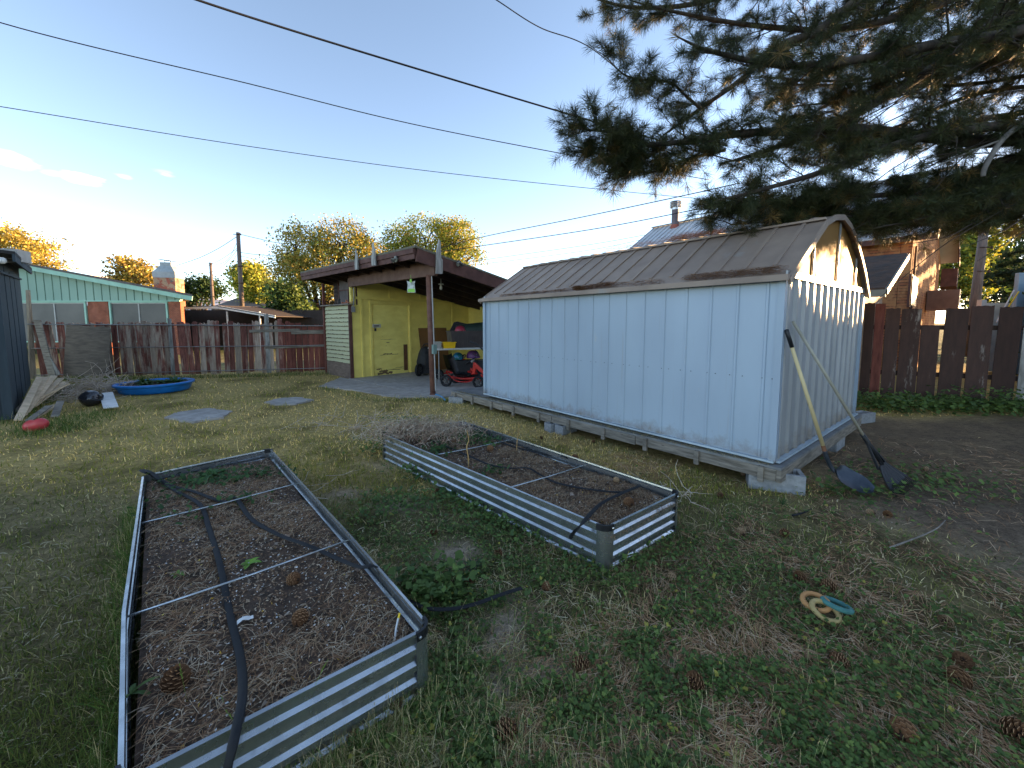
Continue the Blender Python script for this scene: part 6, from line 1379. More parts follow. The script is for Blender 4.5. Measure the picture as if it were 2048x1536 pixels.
for i, (x, y, H, rad, lab) in enumerate(((27, 20.5, 11, 3.0, 'dark evergreen at the right edge behind the blue cabinet'),)):
    conifer((x, y, 0), H, rad, lab, seed=30+i)

# unseen hedge added across the gap between the houses to shade the yard
root = empty('added_shade_hedge', (15.6, 10.9, 0), 'tall dense hedge added out of view to shade the yard', 'hedge')
r_ = np.random.default_rng(70); nn = 34000; f = r_.random(nn); hx = 12.4+5.4*f+r_.normal(0, .28, nn); hy = 7.0+6.1*f-r_.normal(0, .28, nn); P = np.stack([hx+.45*r_.uniform(-1, 1, nn), hy-.45*r_.uniform(-1, 1, nn), 2.75*r_.random(nn)**.8+.08*np.sin(f*20)], 1)
V, F, C_ = leafcards(P, .2, DGR, seed=71); npmesh('foliage', V, F, M_leaf, C_, root, off=(15.6, 10.9, 0))
mb = MB()
for i in range(14): q = Vector((12.6+5.1*i/13, 7.2+5.7*i/13, 0)); mb.tube([q, q+Vector((.1, 0, 2.5))], [.05, .02], 6)
mb.build('stems', M_bark, root)
# unseen long house added to block the low sun from the yard
root = empty('added_shade_house', (20, -2.5, 0), 'long low tan house added out of view to block the low sun', 'house')
mb = MB(); mb.box((21, -2.6, 1.5), (5.2, 26, 3.0)); mb.build('wall', mat('tan_siding', (.34, .28, .2), (.28, .23, .17), scale=2), root)
mb = MB(); mb.prism([(17.9, -16, 2.95), (17.9, 10.8, 2.95), (21, 10.8, 5.0), (21, -16, 5.0)], (0, 0, .1)); mb.prism([(21, -16, 5.0), (21, 10.8, 5.0), (24.1, 10.8, 2.95), (24.1, -16, 2.95)], (0, 0, .1)); mb.prism([(18.45, 10.37, 2.98), (23.55, 10.37, 2.98), (21, 10.37, 4.9)], (0, .06, 0)); mb.build('roof', MATS['grey_shingle_roof'], root)
mb = MB(); mb.box((18.38, 2, 1.6), (.06, 1.6, 1.2)); wf = mb.build('window_frame', M_white, root); mb = MB(); mb.box((18.34, 2, 1.6), (.03, 1.4, 1.0)); mb.build('pane', M_glass, wf)
# ============================================================= THE BIG PINE
TR = Vector((9.6, 5.4, 0))
root = empty('pine_tree', TR, 'large old pine whose long branches reach in from the right over the metal shed', 'tree')
mb = MB(); mb.tube(smoothpath([TR, TR+Vector((.1, 0, 2.5)), TR+Vector((0, .1, 5)), TR+Vector((.1, 0, 9)), TR+Vector((0, 0, 13))], 4), [.36, .35, .34, .33, .32, .31, .30, .29, .28, .26, .24, .22, .2, .18, .16, .14, .12], 14); mb.build('trunk', M_bark, root, smooth=True)
BR = MB(); clusters = []; clen = []
random.seed(77)
def Dp(px): # distance of the branch at an image column: nearer at the tips
    return 4.35+max(0, min(1, (px-1140)/1000.))*1.1
def branch(P, r0, r1, Y0=None, dens=1.0, sub=(.35, 1.0), tip=True, dy=0.0, clus=1.0):
    Q = [at(px, py, Dp(px)+dy*(1+.0*px)) for px, py in P]; Q = smoothpath(Q, 8)
    n = len(Q); BR.tube(Q, [r0+(r1-r0)*i/(n-1) for i in range(n)], 8)
    L = sum((Q[i+1]-Q[i]).length for i in range(n-1)); acc = 0
    for i in range(n-1):
        seg = (Q[i+1]-Q[i]).length; acc += seg*dens*7.5
        while acc > 1:
            acc -= 1; f = i/(n-1); 
            side = random.choice([-1, 1]); d = (Q[i+1]-Q[i]).normalized()
            perp = d.cross(Vector((random.gauss(0, .5), random.gauss(0, .5), 1))).normalized()*side
            dd = (d*random.uniform(.5, 1.1)+perp*random.uniform(.3, .9)+Vector((0, 0, random.uniform(-.35, .25)))).normalized()
            ln = random.uniform(*sub)*(1-.35*f); twig(Q[i].copy(), dd, ln, max(.004, (r0+(r1-r0)*f)*.28), 0, clus)
    if tip: twig(Q[-1], (Q[-1]-Q[-2]).normalized(), .3, r1, 1, 1)
def twig(p, d, ln, r_, lvl, clus=1.0):
    P = [p]; k = 5 if lvl == 0 else 3
    for i in range(k):
        d = (d+Vector((random.gauss(0, .16), random.gauss(0, .16), random.gauss(.02, .15)))).normalized(); P.append(P[-1]+d*ln/k)
    BR.tube(P, [r_*(1-.7*i/k) for i in range(k+1)], 5, cap=False)
    if lvl == 0:
        for i in range(1, k+1):
            for q in range(random.choice([1, 1, 2, 2])):
                if random.random() < .8:
                    pp = Vector((random.gauss(0, 1), random.gauss(0, 1), random.gauss(.15, .6))).normalized(); twig(P[i].copy(), (d*.8+pp*.8).normalized(), random.uniform(.08, .26), r_*.35+.0015, 1, clus)
    if random.random() < (1.0 if lvl else .9)*clus:
        clusters.append((P[-1], d)); clen.append(random.uniform(.8, 1.15))
        if random.random() < .35: clusters.append((P[-1]-d*.05, d)); clen.append(.9)
MAIN = [
    ([(2460, -120), (2250, -20), (2048, 60), (1890, 86), (1777, 109), (1618, 131), (1519, 125), (1401, 97)], .085, .018, 1.1, (.3, .8), 1.0),
    ([(2460, -420), (2000, -160), (1727, -5), (1641, 59), (1573, 86), (1528, 113), (1482, 159), (1401, 217), (1337, 263)], .08, .014, .8, (.3, .75), .9),
    ([(2460, 120), (2200, 40), (2048, 22), (1958, 68), (1845, 150), (1754, 204), (1655, 249), (1550, 295), (1482, 317)], .09, .02, 1.1, (.35, .9), .9),
    ([(2460, 240), (2200, 268), (2048, 276), (1958, 283), (1845, 272), (1686, 258), (1573, 262), (1482, 267), (1387, 281), (1300, 290), (1230, 295)], .11, .015, 1.25, (.3, .8), 1.1),
    ([(2460, 60), (2200, 70), (2048, 92), (1958, 118), (1868, 150), (1777, 190), (1700, 235), (1620, 290)], .09, .02, 1.0, (.35, .9), .8),
    ([(2460, 300), (2200, 300), (2048, 310), (1913, 353), (1800, 385), (1709, 394), (1620, 400), (1540, 410)], .07, .012, 1.0, (.25, .65), 1.0),
    ([(2460, 200), (2250, 240), (2048, 250), (1900, 262), (1760, 300), (1640, 345), (1520, 380), (1440, 400)], .08, .012, 1.1, (.3, .7), 1.0),
    ([(2460, 340), (2200, 330), (2048, 345), (1960, 390), (1880, 430), (1820, 452)], .04, .01, .9, (.2, .5), .9),
    ([(2460, -300), (2100, -90), (1900, 0), (1780, 40), (1650, 60), (1500, 50), (1380, 30), (1290, 10)], .07, .012, 1.1, (.3, .8), 1.1),
    ([(2400, -500), (1900, -180), (1600, -60), (1400, 5), (1270, 15), (1200, 0)], .06, .012, .9, (.3, .7), 1.0),
    ([(1401, 217), (1370, 190), (1340, 165), (1290, 160), (1250, 150), (1225, 128)], .016, .006, 1.6, (.12, .3), 1.0),
    ([(1300, 290), (1250, 270), (1200, 262), (1160, 258)], .02, .008, 2.6, (.15, .35), 1.1),
    ([(1330, 295), (1270, 320), (1220, 315), (1180, 300)], .02, .008, 2.6, (.15, .35), 1.1),
    ([(1450, 300), (1370, 320), (1300, 345), (1240, 335)], .02, .008, 2.4, (.15, .35), 1.1),
    ([(1709, 394), (1640, 395), (1560, 405), (1490, 420), (1420, 425)], .025, .008, 2.0, (.15, .35), 1.1),
    ([(1840, 380), (1780, 420), (1700, 430), (1620, 425), (1540, 440)], .025, .008, 1.8, (.15, .4), 1.0),
    ([(2120, 330), (2060, 400), (2000, 430), (1930, 440), (1850, 445)], .03, .008, 1.3, (.2, .5), .9),
]
for idx, (P, r0, r1, dn, sb, cl) in enumerate(MAIN): branch(P, r0, r1, dens=dn*1.02, sub=sb, dy=(-.35, .5, 0, .1, .7, .25, -.2, .4, .8, 1.2, 0, 0, .2, .3, .1, .35, .2, .3)[idx], clus=min(1, cl))
# layered second whorl a bit deeper for density on the right
for j in range(9):
    y0 = random.uniform(-90, 260); P = [(2400, y0*.6+40), (2150, y0*.85), (1950, y0+random.uniform(-20, 20)), (1750, y0*.9+60+random.uniform(-30, 30)), (1580+random.uniform(-60, 80), y0*.85+90)]
    branch(P, .05, .01, dens=.85, sub=(.3, .8), dy=random.uniform(.6, 1.8), clus=1.0)
for j in range(4):
    y0 = random.uniform(380, 450); x1 = random.uniform(1430, 1720); P = [(2350, y0-60), (2150, y0-30), (1980, y0+random.uniform(-15, 15)), ((1980+x1)/2, y0+random.uniform(-20, 25)), (x1, min(455, y0+random.uniform(0, 50)))]
    branch(P, .03, .008, dens=.95, sub=(.15, .45), dy=random.uniform(-.1, 1.1), clus=1.0)
for P, dy in (([(2300, 260), (2050, 330), (1880, 390), (1780, 430), (1710, 455)], .6), ([(2300, 330), (2080, 370), (1930, 410), (1830, 440), (1770, 452)], -.2), ([(2300, 290), (2100, 330), (1950, 372), (1850, 410), (1790, 425)], .9)):
    branch(P, .03, .008, dens=1.35, sub=(.15, .42), dy=dy, clus=1.0)
for j in range(26):   # thin dead twigs raking down to the left
    x0 = random.uniform(1750, 2150); y0 = random.uniform(40, 420); L = random.uniform(120, 320); a = random.uniform(.25, .75)
    Q = smoothpath([at(x0, y0, 5.3), at(x0-L*.5, y0+L*.5*a+random.uniform(-32, 32), 5.1), at(x0-L, y0+L*a, 4.9)], 5); BR.tube(Q, [.010*(1-.7*i/10) for i in range(11)], 5, cap=False)
BR.build('branches', M_bark, root, smooth=True)
# grey dead branch
mb = MB(); Q = smoothpath([at(2120, 200, 5.0), at(2048, 245, 4.9), at(2003, 281, 4.85), at(1972, 331, 4.8), at(1966, 353, 4.8)], 5); mb.tube(Q, [.035*(1-.4*i/20) for i in range(21)], 8)
Q = smoothpath([at(2000, 281, 4.85), at(1950, 300, 4.8), at(1905, 318, 4.8), at(1870, 335, 4.8)], 5); mb.tube(Q, [.014*(1-.5*i/15) for i in range(16)], 6)
mb.build('dead_branch', mat('grey_dead_bark', (.22, .20, .18), (.12, .105, .095), scale=9, rough=.95), root, smooth=True)
def needles(clusters, clen, per, L0, wd, cols, seed=3):
    r_ = np.random.default_rng(seed); C0_ = np.array([tuple(c[0]) for c in clusters]); D0 = np.array([tuple(c[1]) for c in clusters]); n = len(C0_)
    C_ = np.repeat(C0_, per, 0); D_ = np.repeat(D0, per, 0); ln = np.repeat(np.array(clen), per)*L0*r_.uniform(.7, 1.1, n*per)
    v = r_.normal(size=C_.shape); v /= np.linalg.norm(v, axis=1)[:, None]; d = v*1.0+D_*.75+np.array([0, 0, .05]); d /= np.linalg.norm(d, axis=1)[:, None]
    base = C_-D_*r_.uniform(0, .07, (n*per, 1)); s = np.cross(d, r_.normal(size=d.shape)); s /= np.linalg.norm(s, axis=1)[:, None]; s *= wd/2
    mid = base+d*ln[:, None]*.5+np.array([0, 0, -.004]); tip = base+d*ln[:, None]+np.array([0, 0, -.014])*(ln[:, None]/.14)
    V = np.stack([base-s*.6, base+s*.6, mid+s, tip, mid-s], 1).reshape(-1, 3); F5 = np.arange(5*n*per).reshape(-1, 5)
    tone = np.repeat(r_.uniform(.7, 1.3, n), per)[:, None]; cc = np.array(cols)[np.repeat(r_.choice(len(cols), n, p=[.34, .3, .28, .08]), per)]*tone*r_.uniform(.8, 1.2, (n*per, 1))
    return V, F5, cc
print('pine clusters', len(clusters))
V, F, C_ = needles(clusters, clen, 58, .13, .0030, [(.055, .065, .022), (.040, .052, .020), (.070, .072, .024), (.20, .13, .04)])
npmesh('crown', V, F, M_needle, C_, root, off=TR)
# hidden upper crown of the pine (outside the frame) that shades the yard
up = []
r2 = np.random.default_rng(9)
for k in range(900):
    a = r2.uniform(0, 6.28); rr = r2.uniform(.5, 5.0); z = r2.uniform(6.5, 13); rr *= (1-(z-6.5)/9); up.append((Vector((TR.x+math.cos(a)*rr*1.1, TR.y+math.sin(a)*rr, z)), Vector((math.cos(a), math.sin(a), .3)).normalized()))
V, F, C_ = needles(up, [1.6]*len(up), 26, .22, .012, [(.040, .060, .028), (.030, .048, .026), (.050, .062, .026), (.05, .05, .03)], 5)
npmesh('upper_crown', V, F, M_needle, C_, root, off=TR)
# ============================================================= GRASS, WEEDS, LITTER
def inpoly(x, y, P):
    c = np.zeros(len(x), bool); n = len(P)
    for i in range(n):
        x1, y1 = P[i][0], P[i][1]; x2, y2 = P[(i+1) % n][0], P[(i+1) % n][1]
        k = ((y1 > y) != (y2 > y)) & (x < (x2-x1)*(y-y1)/((y2-y1)+1e-12)+x1); c ^= k
    return c
def blocked(x, y):
    m = np.zeros(len(x), bool)
    for b_ in (bed1, bed2):
        c = (b_['NR']+b_['FL'])/2; m |= inpoly(x, y, [c+(b_[k]-c)*1.0 for k in ('NR', 'FR', 'FL', 'NL')])
    m |= inpoly(x, y, [sp_(-.0, 0, 0), sp_(5.7, 0, 0), sp_(5.7, SW, 0), sp_(-.0, SW, 0)])
    m |= inpoly(x, y, [cp_(.1, -.1, 0), cp_(.1, 5, 0), cp_(-4.2, 5, 0), cp_(-4.2, -.1, 0)])
    m |= inpoly(x, y, [cp_(.4, -.1, 0), cp_(-4.0, -.1, 0), G(800, 793), G(720, 781), G(650, 772)])
    m |= inpoly(x, y, [G(335, 835), G(362, 825), G(420, 818), G(458, 824), G(443, 833), G(380, 844)])
    m |= inpoly(x, y, [G(535, 805), G(560, 798), G(600, 796), G(622, 801), G(590, 808), G(548, 810)])
    m |= np.hypot(x-pc.x, y-pc.y) < .68
    m |= inpoly(x, y, [S0, S1, S1+sd0*4, S0+sd0*4])
    rc = G(1652, 1232); m |= np.hypot(x-rc.x, (y-rc.y)*1.3) < .10
    return m
def scatter(n, rmin=.75, rmax=14, half=64):
    a = R(1)*rng.uniform(-half, half, n); r_ = 1/rng.uniform(1/rmax, 1/rmin, n); x = np.sin(a)*r_; y = np.cos(a)*r_
    k = (y > .3) & ~blocked(x, y); x = x[k]; y = y[k]; return x, y, r_[k]
def blades(x, y, h, w_, cols, lean=.35, bendy=.5, seg=2, a=None):
    n = len(x); z = gh(x, y)-.004; a = rng.uniform(0, 6.283, n); b_ = rng.uniform(0, 6.283, n)
    dx, dy = np.cos(a), np.sin(a); sx, sy = np.cos(b_), np.sin(b_); ln = np.abs(rng.normal(0, lean, n)); pts = []
    for j in range(seg+1):
        t_ = j/seg; off = h*(ln*t_+bendy*ln*t_*t_); zz = z+h*t_*np.maximum(.25, 1-.45*ln*t_); ww = w_*(1-t_)**.7/2 if j < seg else w_*.04
        pts += [np.stack([x+dx*off-sx*ww, y+dy*off-sy*ww, zz], 1), np.stack([x+dx*off+sx*ww, y+dy*off+sy*ww, zz], 1)]
    V = np.stack(pts, 1).reshape(-1, 3); m_ = 2*(seg+1); base = np.arange(n)*m_
    F = np.concatenate([np.stack([base+2*j, base+2*j+1, base+2*j+3, base+2*j+2], 1) for j in range(seg)], 0)
    return V, F, np.concatenate([cols]*seg, 0)
def pick(cols, n, p=None, var=.25): return np.array(cols)[rng.choice(len(cols), n, p=p)]*rng.uniform(1-var, 1+var, (n, 1))
# ---- short turf
x, y, r_ = scatter(330000, .8, 15)
d_, w_, s_, n_, t_ = zones(x, y); keep = rng.random(len(x)) < np.clip((1-d_*.98)*(1-.6*w_)*(1-.35*n_*(x > .3))*np.where(y < 3.4, np.where(x > -1.2, .45, .9), 1), 0, 1)
keep &= ~((x > 3.0) & (d_ > .35)); x, y, r_, s_ = x[keep], y[keep], r_[keep], s_[keep]
n = len(x); big = fbm(x, y, .7, 4, 21); lush = np.clip((big-.45)*4+.5, 0, 1)*np.where(x < -1.0, 1, .55)+.25*np.exp(-((x+1.9)/.9)**2-((y-1.2)/1.4)**2)
straw_p = np.clip(.12+.80*s_*(1-.6*lush)+.25*sstep(3.5, 6, y)*(x > -5), 0, .88)*np.where((x < -1.2) & (y < 4.5), .45, 1); isst = rng.random(n) < straw_p
gc = pick([(0.171, 0.201, 0.0439), (0.22, 0.238, 0.0561), (0.122, 0.159, 0.0366), (0.281, 0.281, 0.0732)], n, None, .3); sc = pick([(0.708, 0.573, 0.268), (0.561, 0.451, 0.195), (0.805, 0.683, 0.366), (0.415, 0.329, 0.159)], n, None, .3)
cc = np.where(isst[:, None], sc, gc)
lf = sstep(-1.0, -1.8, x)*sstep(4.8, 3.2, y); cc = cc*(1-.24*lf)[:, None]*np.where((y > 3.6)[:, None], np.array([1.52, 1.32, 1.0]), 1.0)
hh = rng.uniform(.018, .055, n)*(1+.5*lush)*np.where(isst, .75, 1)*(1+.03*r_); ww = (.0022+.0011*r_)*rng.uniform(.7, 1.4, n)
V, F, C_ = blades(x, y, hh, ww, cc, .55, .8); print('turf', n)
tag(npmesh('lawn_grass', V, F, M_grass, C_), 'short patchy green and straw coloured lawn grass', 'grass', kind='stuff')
# ---- longer green tufts: left of the near bed, along edges of things
parts = []
def tuft_line(P, n, spread, h0, h1, dry=.25, w0=.003):
    P = [Vector(p) for p in P]; i = rng.integers(0, len(P)-1, n); f = rng.random(n); px = np.array([p.x for p in P]); py = np.array([p.y for p in P])
    x = px[i]+(px[i+1]-px[i])*f+rng.normal(0, spread, n); y = py[i]+(py[i+1]-py[i])*f+rng.normal(0, spread, n); k = ~blocked(x, y); x = x[k]; y = y[k]
    n = len(x); g_ = pick([(0.104, 0.171, 0.0366), (0.146, 0.22, 0.0488), (0.0732, 0.134, 0.0317)], n); s = pick([(0.61, 0.512, 0.256), (0.488, 0.39, 0.195)], n); cc = np.where((rng.random(n) < dry)[:, None], s, g_)
    parts.append(blades(x, y, rng.uniform(h0, h1, n), w0*rng.uniform(.7, 1.5, n), cc, .45, .8, 3))
b1 = bed1
tuft_line([b1['NL']-b1['bx']*.05-b1['ax']*.2, b1['FL']-b1['bx']*.05], 3600, .05, .05, .15, .15)
tuft_line([b1['NR']+b1['bx']*.04, b1['FR']+b1['bx']*.04], 1200, .04, .04, .10, .3)
tuft_line([b1['NR']-b1['ax']*.05, b1['NL']-b1['ax']*.05], 1500, .05, .05, .14, .5)
tuft_line([bed2['NR']+Vector((.05, -.05, 0)), bed2['FR']+Vector((-.05, -.05, 0))], 900, .05, .04, .10, .4)
tuft_line([bed2['NL'], bed2['FL']], 500, .05, .04, .09, .4)
tuft_line([sp_(0, -.13, 0), sp_(5.6, -.13, 0)], 1800, .05, .03, .09, .5)
tuft_line([G(75, 760), G(300, 757), G(655, 748)], 3500, .14, .05, .20, .3, .008)
tuft_line([G(45, 850), G(90, 790), G(150, 775)], 1600, .2, .06, .22, .1, .007)
tuft_line([G(60, 870), G(130, 850), G(200, 825)], 1800, .25, .05, .14, .15, .006)
tuft_line([G(640, 775), G(750, 800), G(870, 800), G(960, 805)], 1200, .08, .04, .12, .3, .006)
tuft_line([G(1290, 1080), G(1400, 1060), G(1500, 1000)], 700, .12, .03, .09, .3)
x, y, r_ = scatter(60000, .8, 9); q = fbm(x, y, 1.7, 3, 33); k = (q > .56) & (x < -.6) & (rng.random(len(x)) < .5); x, y = x[k], y[k]; n = len(x)
parts.append(blades(x, y, rng.uniform(.04, .10, n), .0032*rng.uniform(.7, 1.5, n), pick([(0.104, 0.171, 0.0366), (0.134, 0.201, 0.0464), (0.512, 0.439, 0.22)], n, [.45, .4, .15]), .6, .9, 3))
x, y, r_ = scatter(40000, .75, 3.5); d_, w_, s_, n_, t_ = zones(x, y); k = rng.random(len(x)) < t_*.9; x, y = x[k], y[k]; n = len(x)
parts.append(blades(x, y, rng.uniform(.04, .13, n), .0028*rng.uniform(.7, 1.4, n), pick([(0.683, 0.561, 0.281), (0.525, 0.427, 0.195), (0.183, 0.244, 0.061), (0.781, 0.683, 0.403)], n, [.35, .2, .3, .15]), .5, .9, 3))
V, F, C_ = merge(parts); tag(npmesh('tall_grass', V, F, M_grass, C_), 'longer green and dry grass growing along the beds and fences', 'grass', kind='stuff')
# ---- straw lying on the ground
x, y, r_ = scatter(120000, .75, 10); d_, w_, s_, n_, t_ = zones(x, y); k = rng.random(len(x)) < (.20+.55*s_+.4*t_)*(1-.6*w_)*np.where((x > 3) & (d_ > .3), .12, 1)*np.where(d_ > .35, .15, 1)*(1-.55*(x > .5)*(y < 3.6))*(1-.5*(x < -1.2)*(y < 4.5)); x, y, r_ = x[k], y[k], r_[k]; n = len(x); print('straw', n)
P = np.stack([x, y, gh(x, y)], 1)
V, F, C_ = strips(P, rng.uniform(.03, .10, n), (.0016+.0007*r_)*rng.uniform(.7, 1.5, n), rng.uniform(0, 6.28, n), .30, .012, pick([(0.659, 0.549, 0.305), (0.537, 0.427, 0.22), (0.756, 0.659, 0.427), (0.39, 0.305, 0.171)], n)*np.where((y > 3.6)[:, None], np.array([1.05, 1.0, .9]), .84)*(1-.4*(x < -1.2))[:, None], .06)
tag(npmesh('dry_straw', V, F, M_litter, C_), 'dry straw and dead stems lying across the yard', 'straw', kind='stuff')
# ---- pine needles on the ground
x, y, r_ = scatter(125000, .75, 8, 60); d_, w_, s_, n_, t_ = zones(x, y); k = (rng.random(len(x)) < n_*.8+.05*(x > 0)) & (x > -1.2); x, y, r_ = x[k], y[k], r_[k]; n = len(x); print('needles', n)
P = np.stack([x, y, gh(x, y)+.006], 1); bias = fbm(x, y, 1.3, 2, 40)*9
V, F, C_ = strips(P, rng.uniform(.07, .15, n), (.0015+.0004*r_)*rng.uniform(.8, 1.2, n), bias+rng.normal(0, .7, n), .35, .022, pick([(0.415, 0.232, 0.122), (0.512, 0.317, 0.171), (0.293, 0.159, 0.0854), (0.561, 0.403, 0.256)], n), .15, 2)
tag(npmesh('needle_litter', V, F, M_litter, C_), 'brown fallen pine needles covering the ground at the right', 'pine needles', kind='stuff')
# ---- mallow leaves
def discs(x, y, z, rad, tilt, cols, lobes=7):
    n = len(x); m_ = 10; a0 = rng.uniform(0, 6.283, n); tx, ty = rng.normal(0, tilt, n), rng.normal(0, tilt, n); pts = []
    for j in range(m_):
        a = a0+2*math.pi*j/m_+.0; notch = 1.0 if j else .35; rr = rad*notch*(1+.10*math.cos(j*math.pi)); u_ = np.cos(a)*rr; v_ = np.sin(a)*rr; pts.append(np.stack([x+u_, y+v_, z+u_*tx+v_*ty+rr*.15*(j % 2)], 1))
    pts.append(np.stack([x, y, z-rad*.12], 1)); V = np.stack(pts, 1).reshape(-1, 3); base = np.arange(n)*(m_+1)
    F = np.concatenate([np.stack([base+j, base+(j+1) % m_, base+m_], 1) for j in range(m_)], 0); return V, F, np.concatenate([cols]*m_, 0)
x, y, r_ = scatter(300000, .75, 6.5, 62); d_, w_, s_, n_, t_ = zones(x, y); q = fbm(x, y, 6, 3, 50); k = (rng.random(len(x)) < w_*np.clip((q-.33)*4, .05, 1)*.62); x, y, r_ = x[k], y[k], r_[k]; n = len(x); print('mallow', n)
zz = gh(x, y)+rng.uniform(.006, .045, n)*(.5+q[k])*1.3
gcol = pick([(0.104, 0.165, 0.0415), (0.14, 0.207, 0.0512), (0.0793, 0.128, 0.0366), (0.201, 0.268, 0.0634), (0.415, 0.366, 0.0732)], n, [.33, .3, .2, .15, .02], .25)
parts = [discs(x, y, zz, rng.uniform(.0038, .0092, n)*(1+.12*r_), .35, gcol)]
# bigger mallow leaves by the hose and by the tools, along the right fence
def patch(px, py, rx, ry, n, r0, r1, h): 
    c = G(px, py); x = c.x+rng.normal(0, rx, n); y = c.y+rng.normal(0, ry, n); k = ~blocked(x, y); x, y = x[k], y[k]; n = len(x); z = gh(x, y)+rng.uniform(.01, h, n)
    parts.append(discs(x, y, z, rng.uniform(r0, r1, n), .4, pick([(0.122, 0.195, 0.0512), (0.159, 0.244, 0.061), (0.0854, 0.146, 0.0439)], n)))
patch(870, 1185, .16, .12, 260, .012, .030, .12); patch(1720, 985, .22, .12, 230, .012, .026, .12); patch(800, 1010, .2, .16, 500, .008, .018, .08)
patch(880, 950, .22, .12, 450, .010, .022, .16); patch(960, 1010, .18, .12, 350, .010, .02, .10); patch(790, 905, .25, .12, 500, .008, .018, .22); patch(820, 850, .25, .12, 260, .01, .02, .15); patch(1000, 1045, .15, .1, 260, .01, .018, .08); patch(1200, 1120, .2, .08, 260, .008, .018, .06); patch(1850, 960, .4, .3, 700, .010, .02, .08); patch(1130, 1080, .2, .1, 300, .01, .018, .10)
for px in range(1735, 2060, 26): patch(px, 815+(px-1735)*.03+random.uniform(-8, 8), .35, .26, random.choice([90, 200, 320]), .018, .04, random.choice([.2, .3, .45]))
V, F, C_ = merge([(p[0], p[1], p[2]) for p in parts]); tag(npmesh('mallow_weeds', V, F, M_leaf, C_), 'low round leaved green weeds spreading over the ground between and in front of the beds', 'weeds', kind='stuff')
# stems for the weeds
k = rng.random(len(x)) < .5; xs, ys = x[k], y[k]; n = len(xs)
V, F, C_ = strips(np.stack([xs, ys, gh(xs, ys)+.008], 1), rng.uniform(.03, .09, n), .0022, rng.uniform(0, 6.28, n), .9, .02, pick([(0.11, 0.146, 0.0427), (0.159, 0.159, 0.061)], n), .3)
tag(npmesh('weed_stems', V, F, M_leaf, C_), 'thin green stems running among the round leaved weeds', 'weeds', kind='stuff')
# ---- foxtail heads
def heads(x, y, hgt, L, wd, cols):
    n = len(x); z0 = gh(x, y); a = rng.uniform(0, 6.283, n); ln = rng.uniform(.05, .5, n); hx, hy = np.cos(a)*ln, np.sin(a)*ln
    st = strips_up(x, y, z0, hgt, hx, hy, .0016); per = 16; i = np.repeat(np.arange(n), per); t_ = rng.random(n*per)
    bx_ = x[i]+hx[i]*(hgt[i]+L[i]*t_); by = y[i]+hy[i]*(hgt[i]+L[i]*t_); bz = z0[i]+hgt[i]+L[i]*t_*.9
    an = rng.uniform(0, 6.283, n*per); bl = wd[i]*rng.uniform(1.2, 2.6, n*per)*(1-.5*t_); ex = bx_+np.cos(an)*wd[i]*(.8-.5*t_)+hx[i]*bl; ey = by+np.sin(an)*wd[i]*(.8-.5*t_)+hy[i]*bl; ez = bz+bl*1.4
    sx, sy = -np.sin(an)*wd[i]*.28, np.cos(an)*wd[i]*.28
    V = np.stack([np.stack([bx_-sx, by-sy, bz], 1), np.stack([bx_+sx, by+sy, bz], 1), np.stack([ex+sx*.3, ey+sy*.3, ez], 1), np.stack([ex-sx*.3, ey-sy*.3, ez], 1)], 1).reshape(-1, 3)
    F = np.arange(4*n*per).reshape(-1, 4); return [(st[0], st[1], cols*np.array([.8, .95, .8])), (V, F, np.repeat(cols, per, 0))]
def strips_up(x, y, z0, h, hx, hy, w_):
    n = len(x); sx = np.ones(n)*w_/2; V = np.stack([np.stack([x-sx, y, z0], 1), np.stack([x+sx, y, z0], 1), np.stack([x+hx*h+sx*.7, y+hy*h, z0+h], 1), np.stack([x+hx*h-sx*.7, y+hy*h, z0+h], 1)], 1).reshape(-1, 3); return V, np.arange(4*n).reshape(n, 4), None
x, y, r_ = scatter(5200, .8, 3.6, 50); d_, w_, s_, n_, t_ = zones(x, y); k = (rng.random(len(x)) < (.10+.5*t_+.12*w_)) & (x > -.75) & (x < 2.4); x, y = x[k], y[k]; n = len(x); print('heads', n)
parts = heads(x, y, rng.uniform(.03, .12, n), rng.uniform(.03, .05, n), rng.uniform(.0028, .0045, n), pick([(0.561, 0.464, 0.244), (0.464, 0.39, 0.183), (0.195, 0.268, 0.0732), (0.634, 0.561, 0.342)], n, [.4, .25, .15, .2]))
c1 = [G(430, 1500), G(455, 1490), G(470, 1520), G(510, 1510), G(545, 1500), G(400, 1530), G(530, 1530), G(560, 1515), G(490, 1540)]
xx = np.array([p.x for p in c1]); yy = np.array([p.y for p in c1])
parts += heads(xx, yy, rng.uniform(.18, .36, len(c1)), np.full(len(c1), .055), np.full(len(c1), .006), pick([(0.195, 0.293, 0.061), (0.244, 0.342, 0.0732)], len(c1)))
V, F, C_ = merge(parts); tag(npmesh('wild_barley', V, F, M_grass, C_), 'upright wild barley heads, mostly dry, standing in the foreground weeds', 'wild barley', kind='stuff')
# ---- small crumbs, bark bits and soil clods on bare ground
x, y, r_ = scatter(90000, .75, 7, 62); d_, w_, s_, n_, t_ = zones(x, y); k = rng.random(len(x)) < (.10+.22*d_+.15*n_); x, y, r_ = x[k], y[k], r_[k]; n = len(x)
V, F, C_ = tris_chips(np.stack([x, y, gh(x, y)+.002], 1), .006+.0025*r_, .6, .006, .5, [(0.122, 0.0793, 0.0488), (0.195, 0.146, 0.11), (0.268, 0.207, 0.146), (0.0732, 0.0488, 0.0366), (0.439, 0.378, 0.305)], cprob=[.3, .25, .2, .17, .08])
tag(npmesh('ground_litter', V, F, M_litter, C_), 'crumbs of bark, leaves and soil on the bare ground', 'litter', kind='stuff')
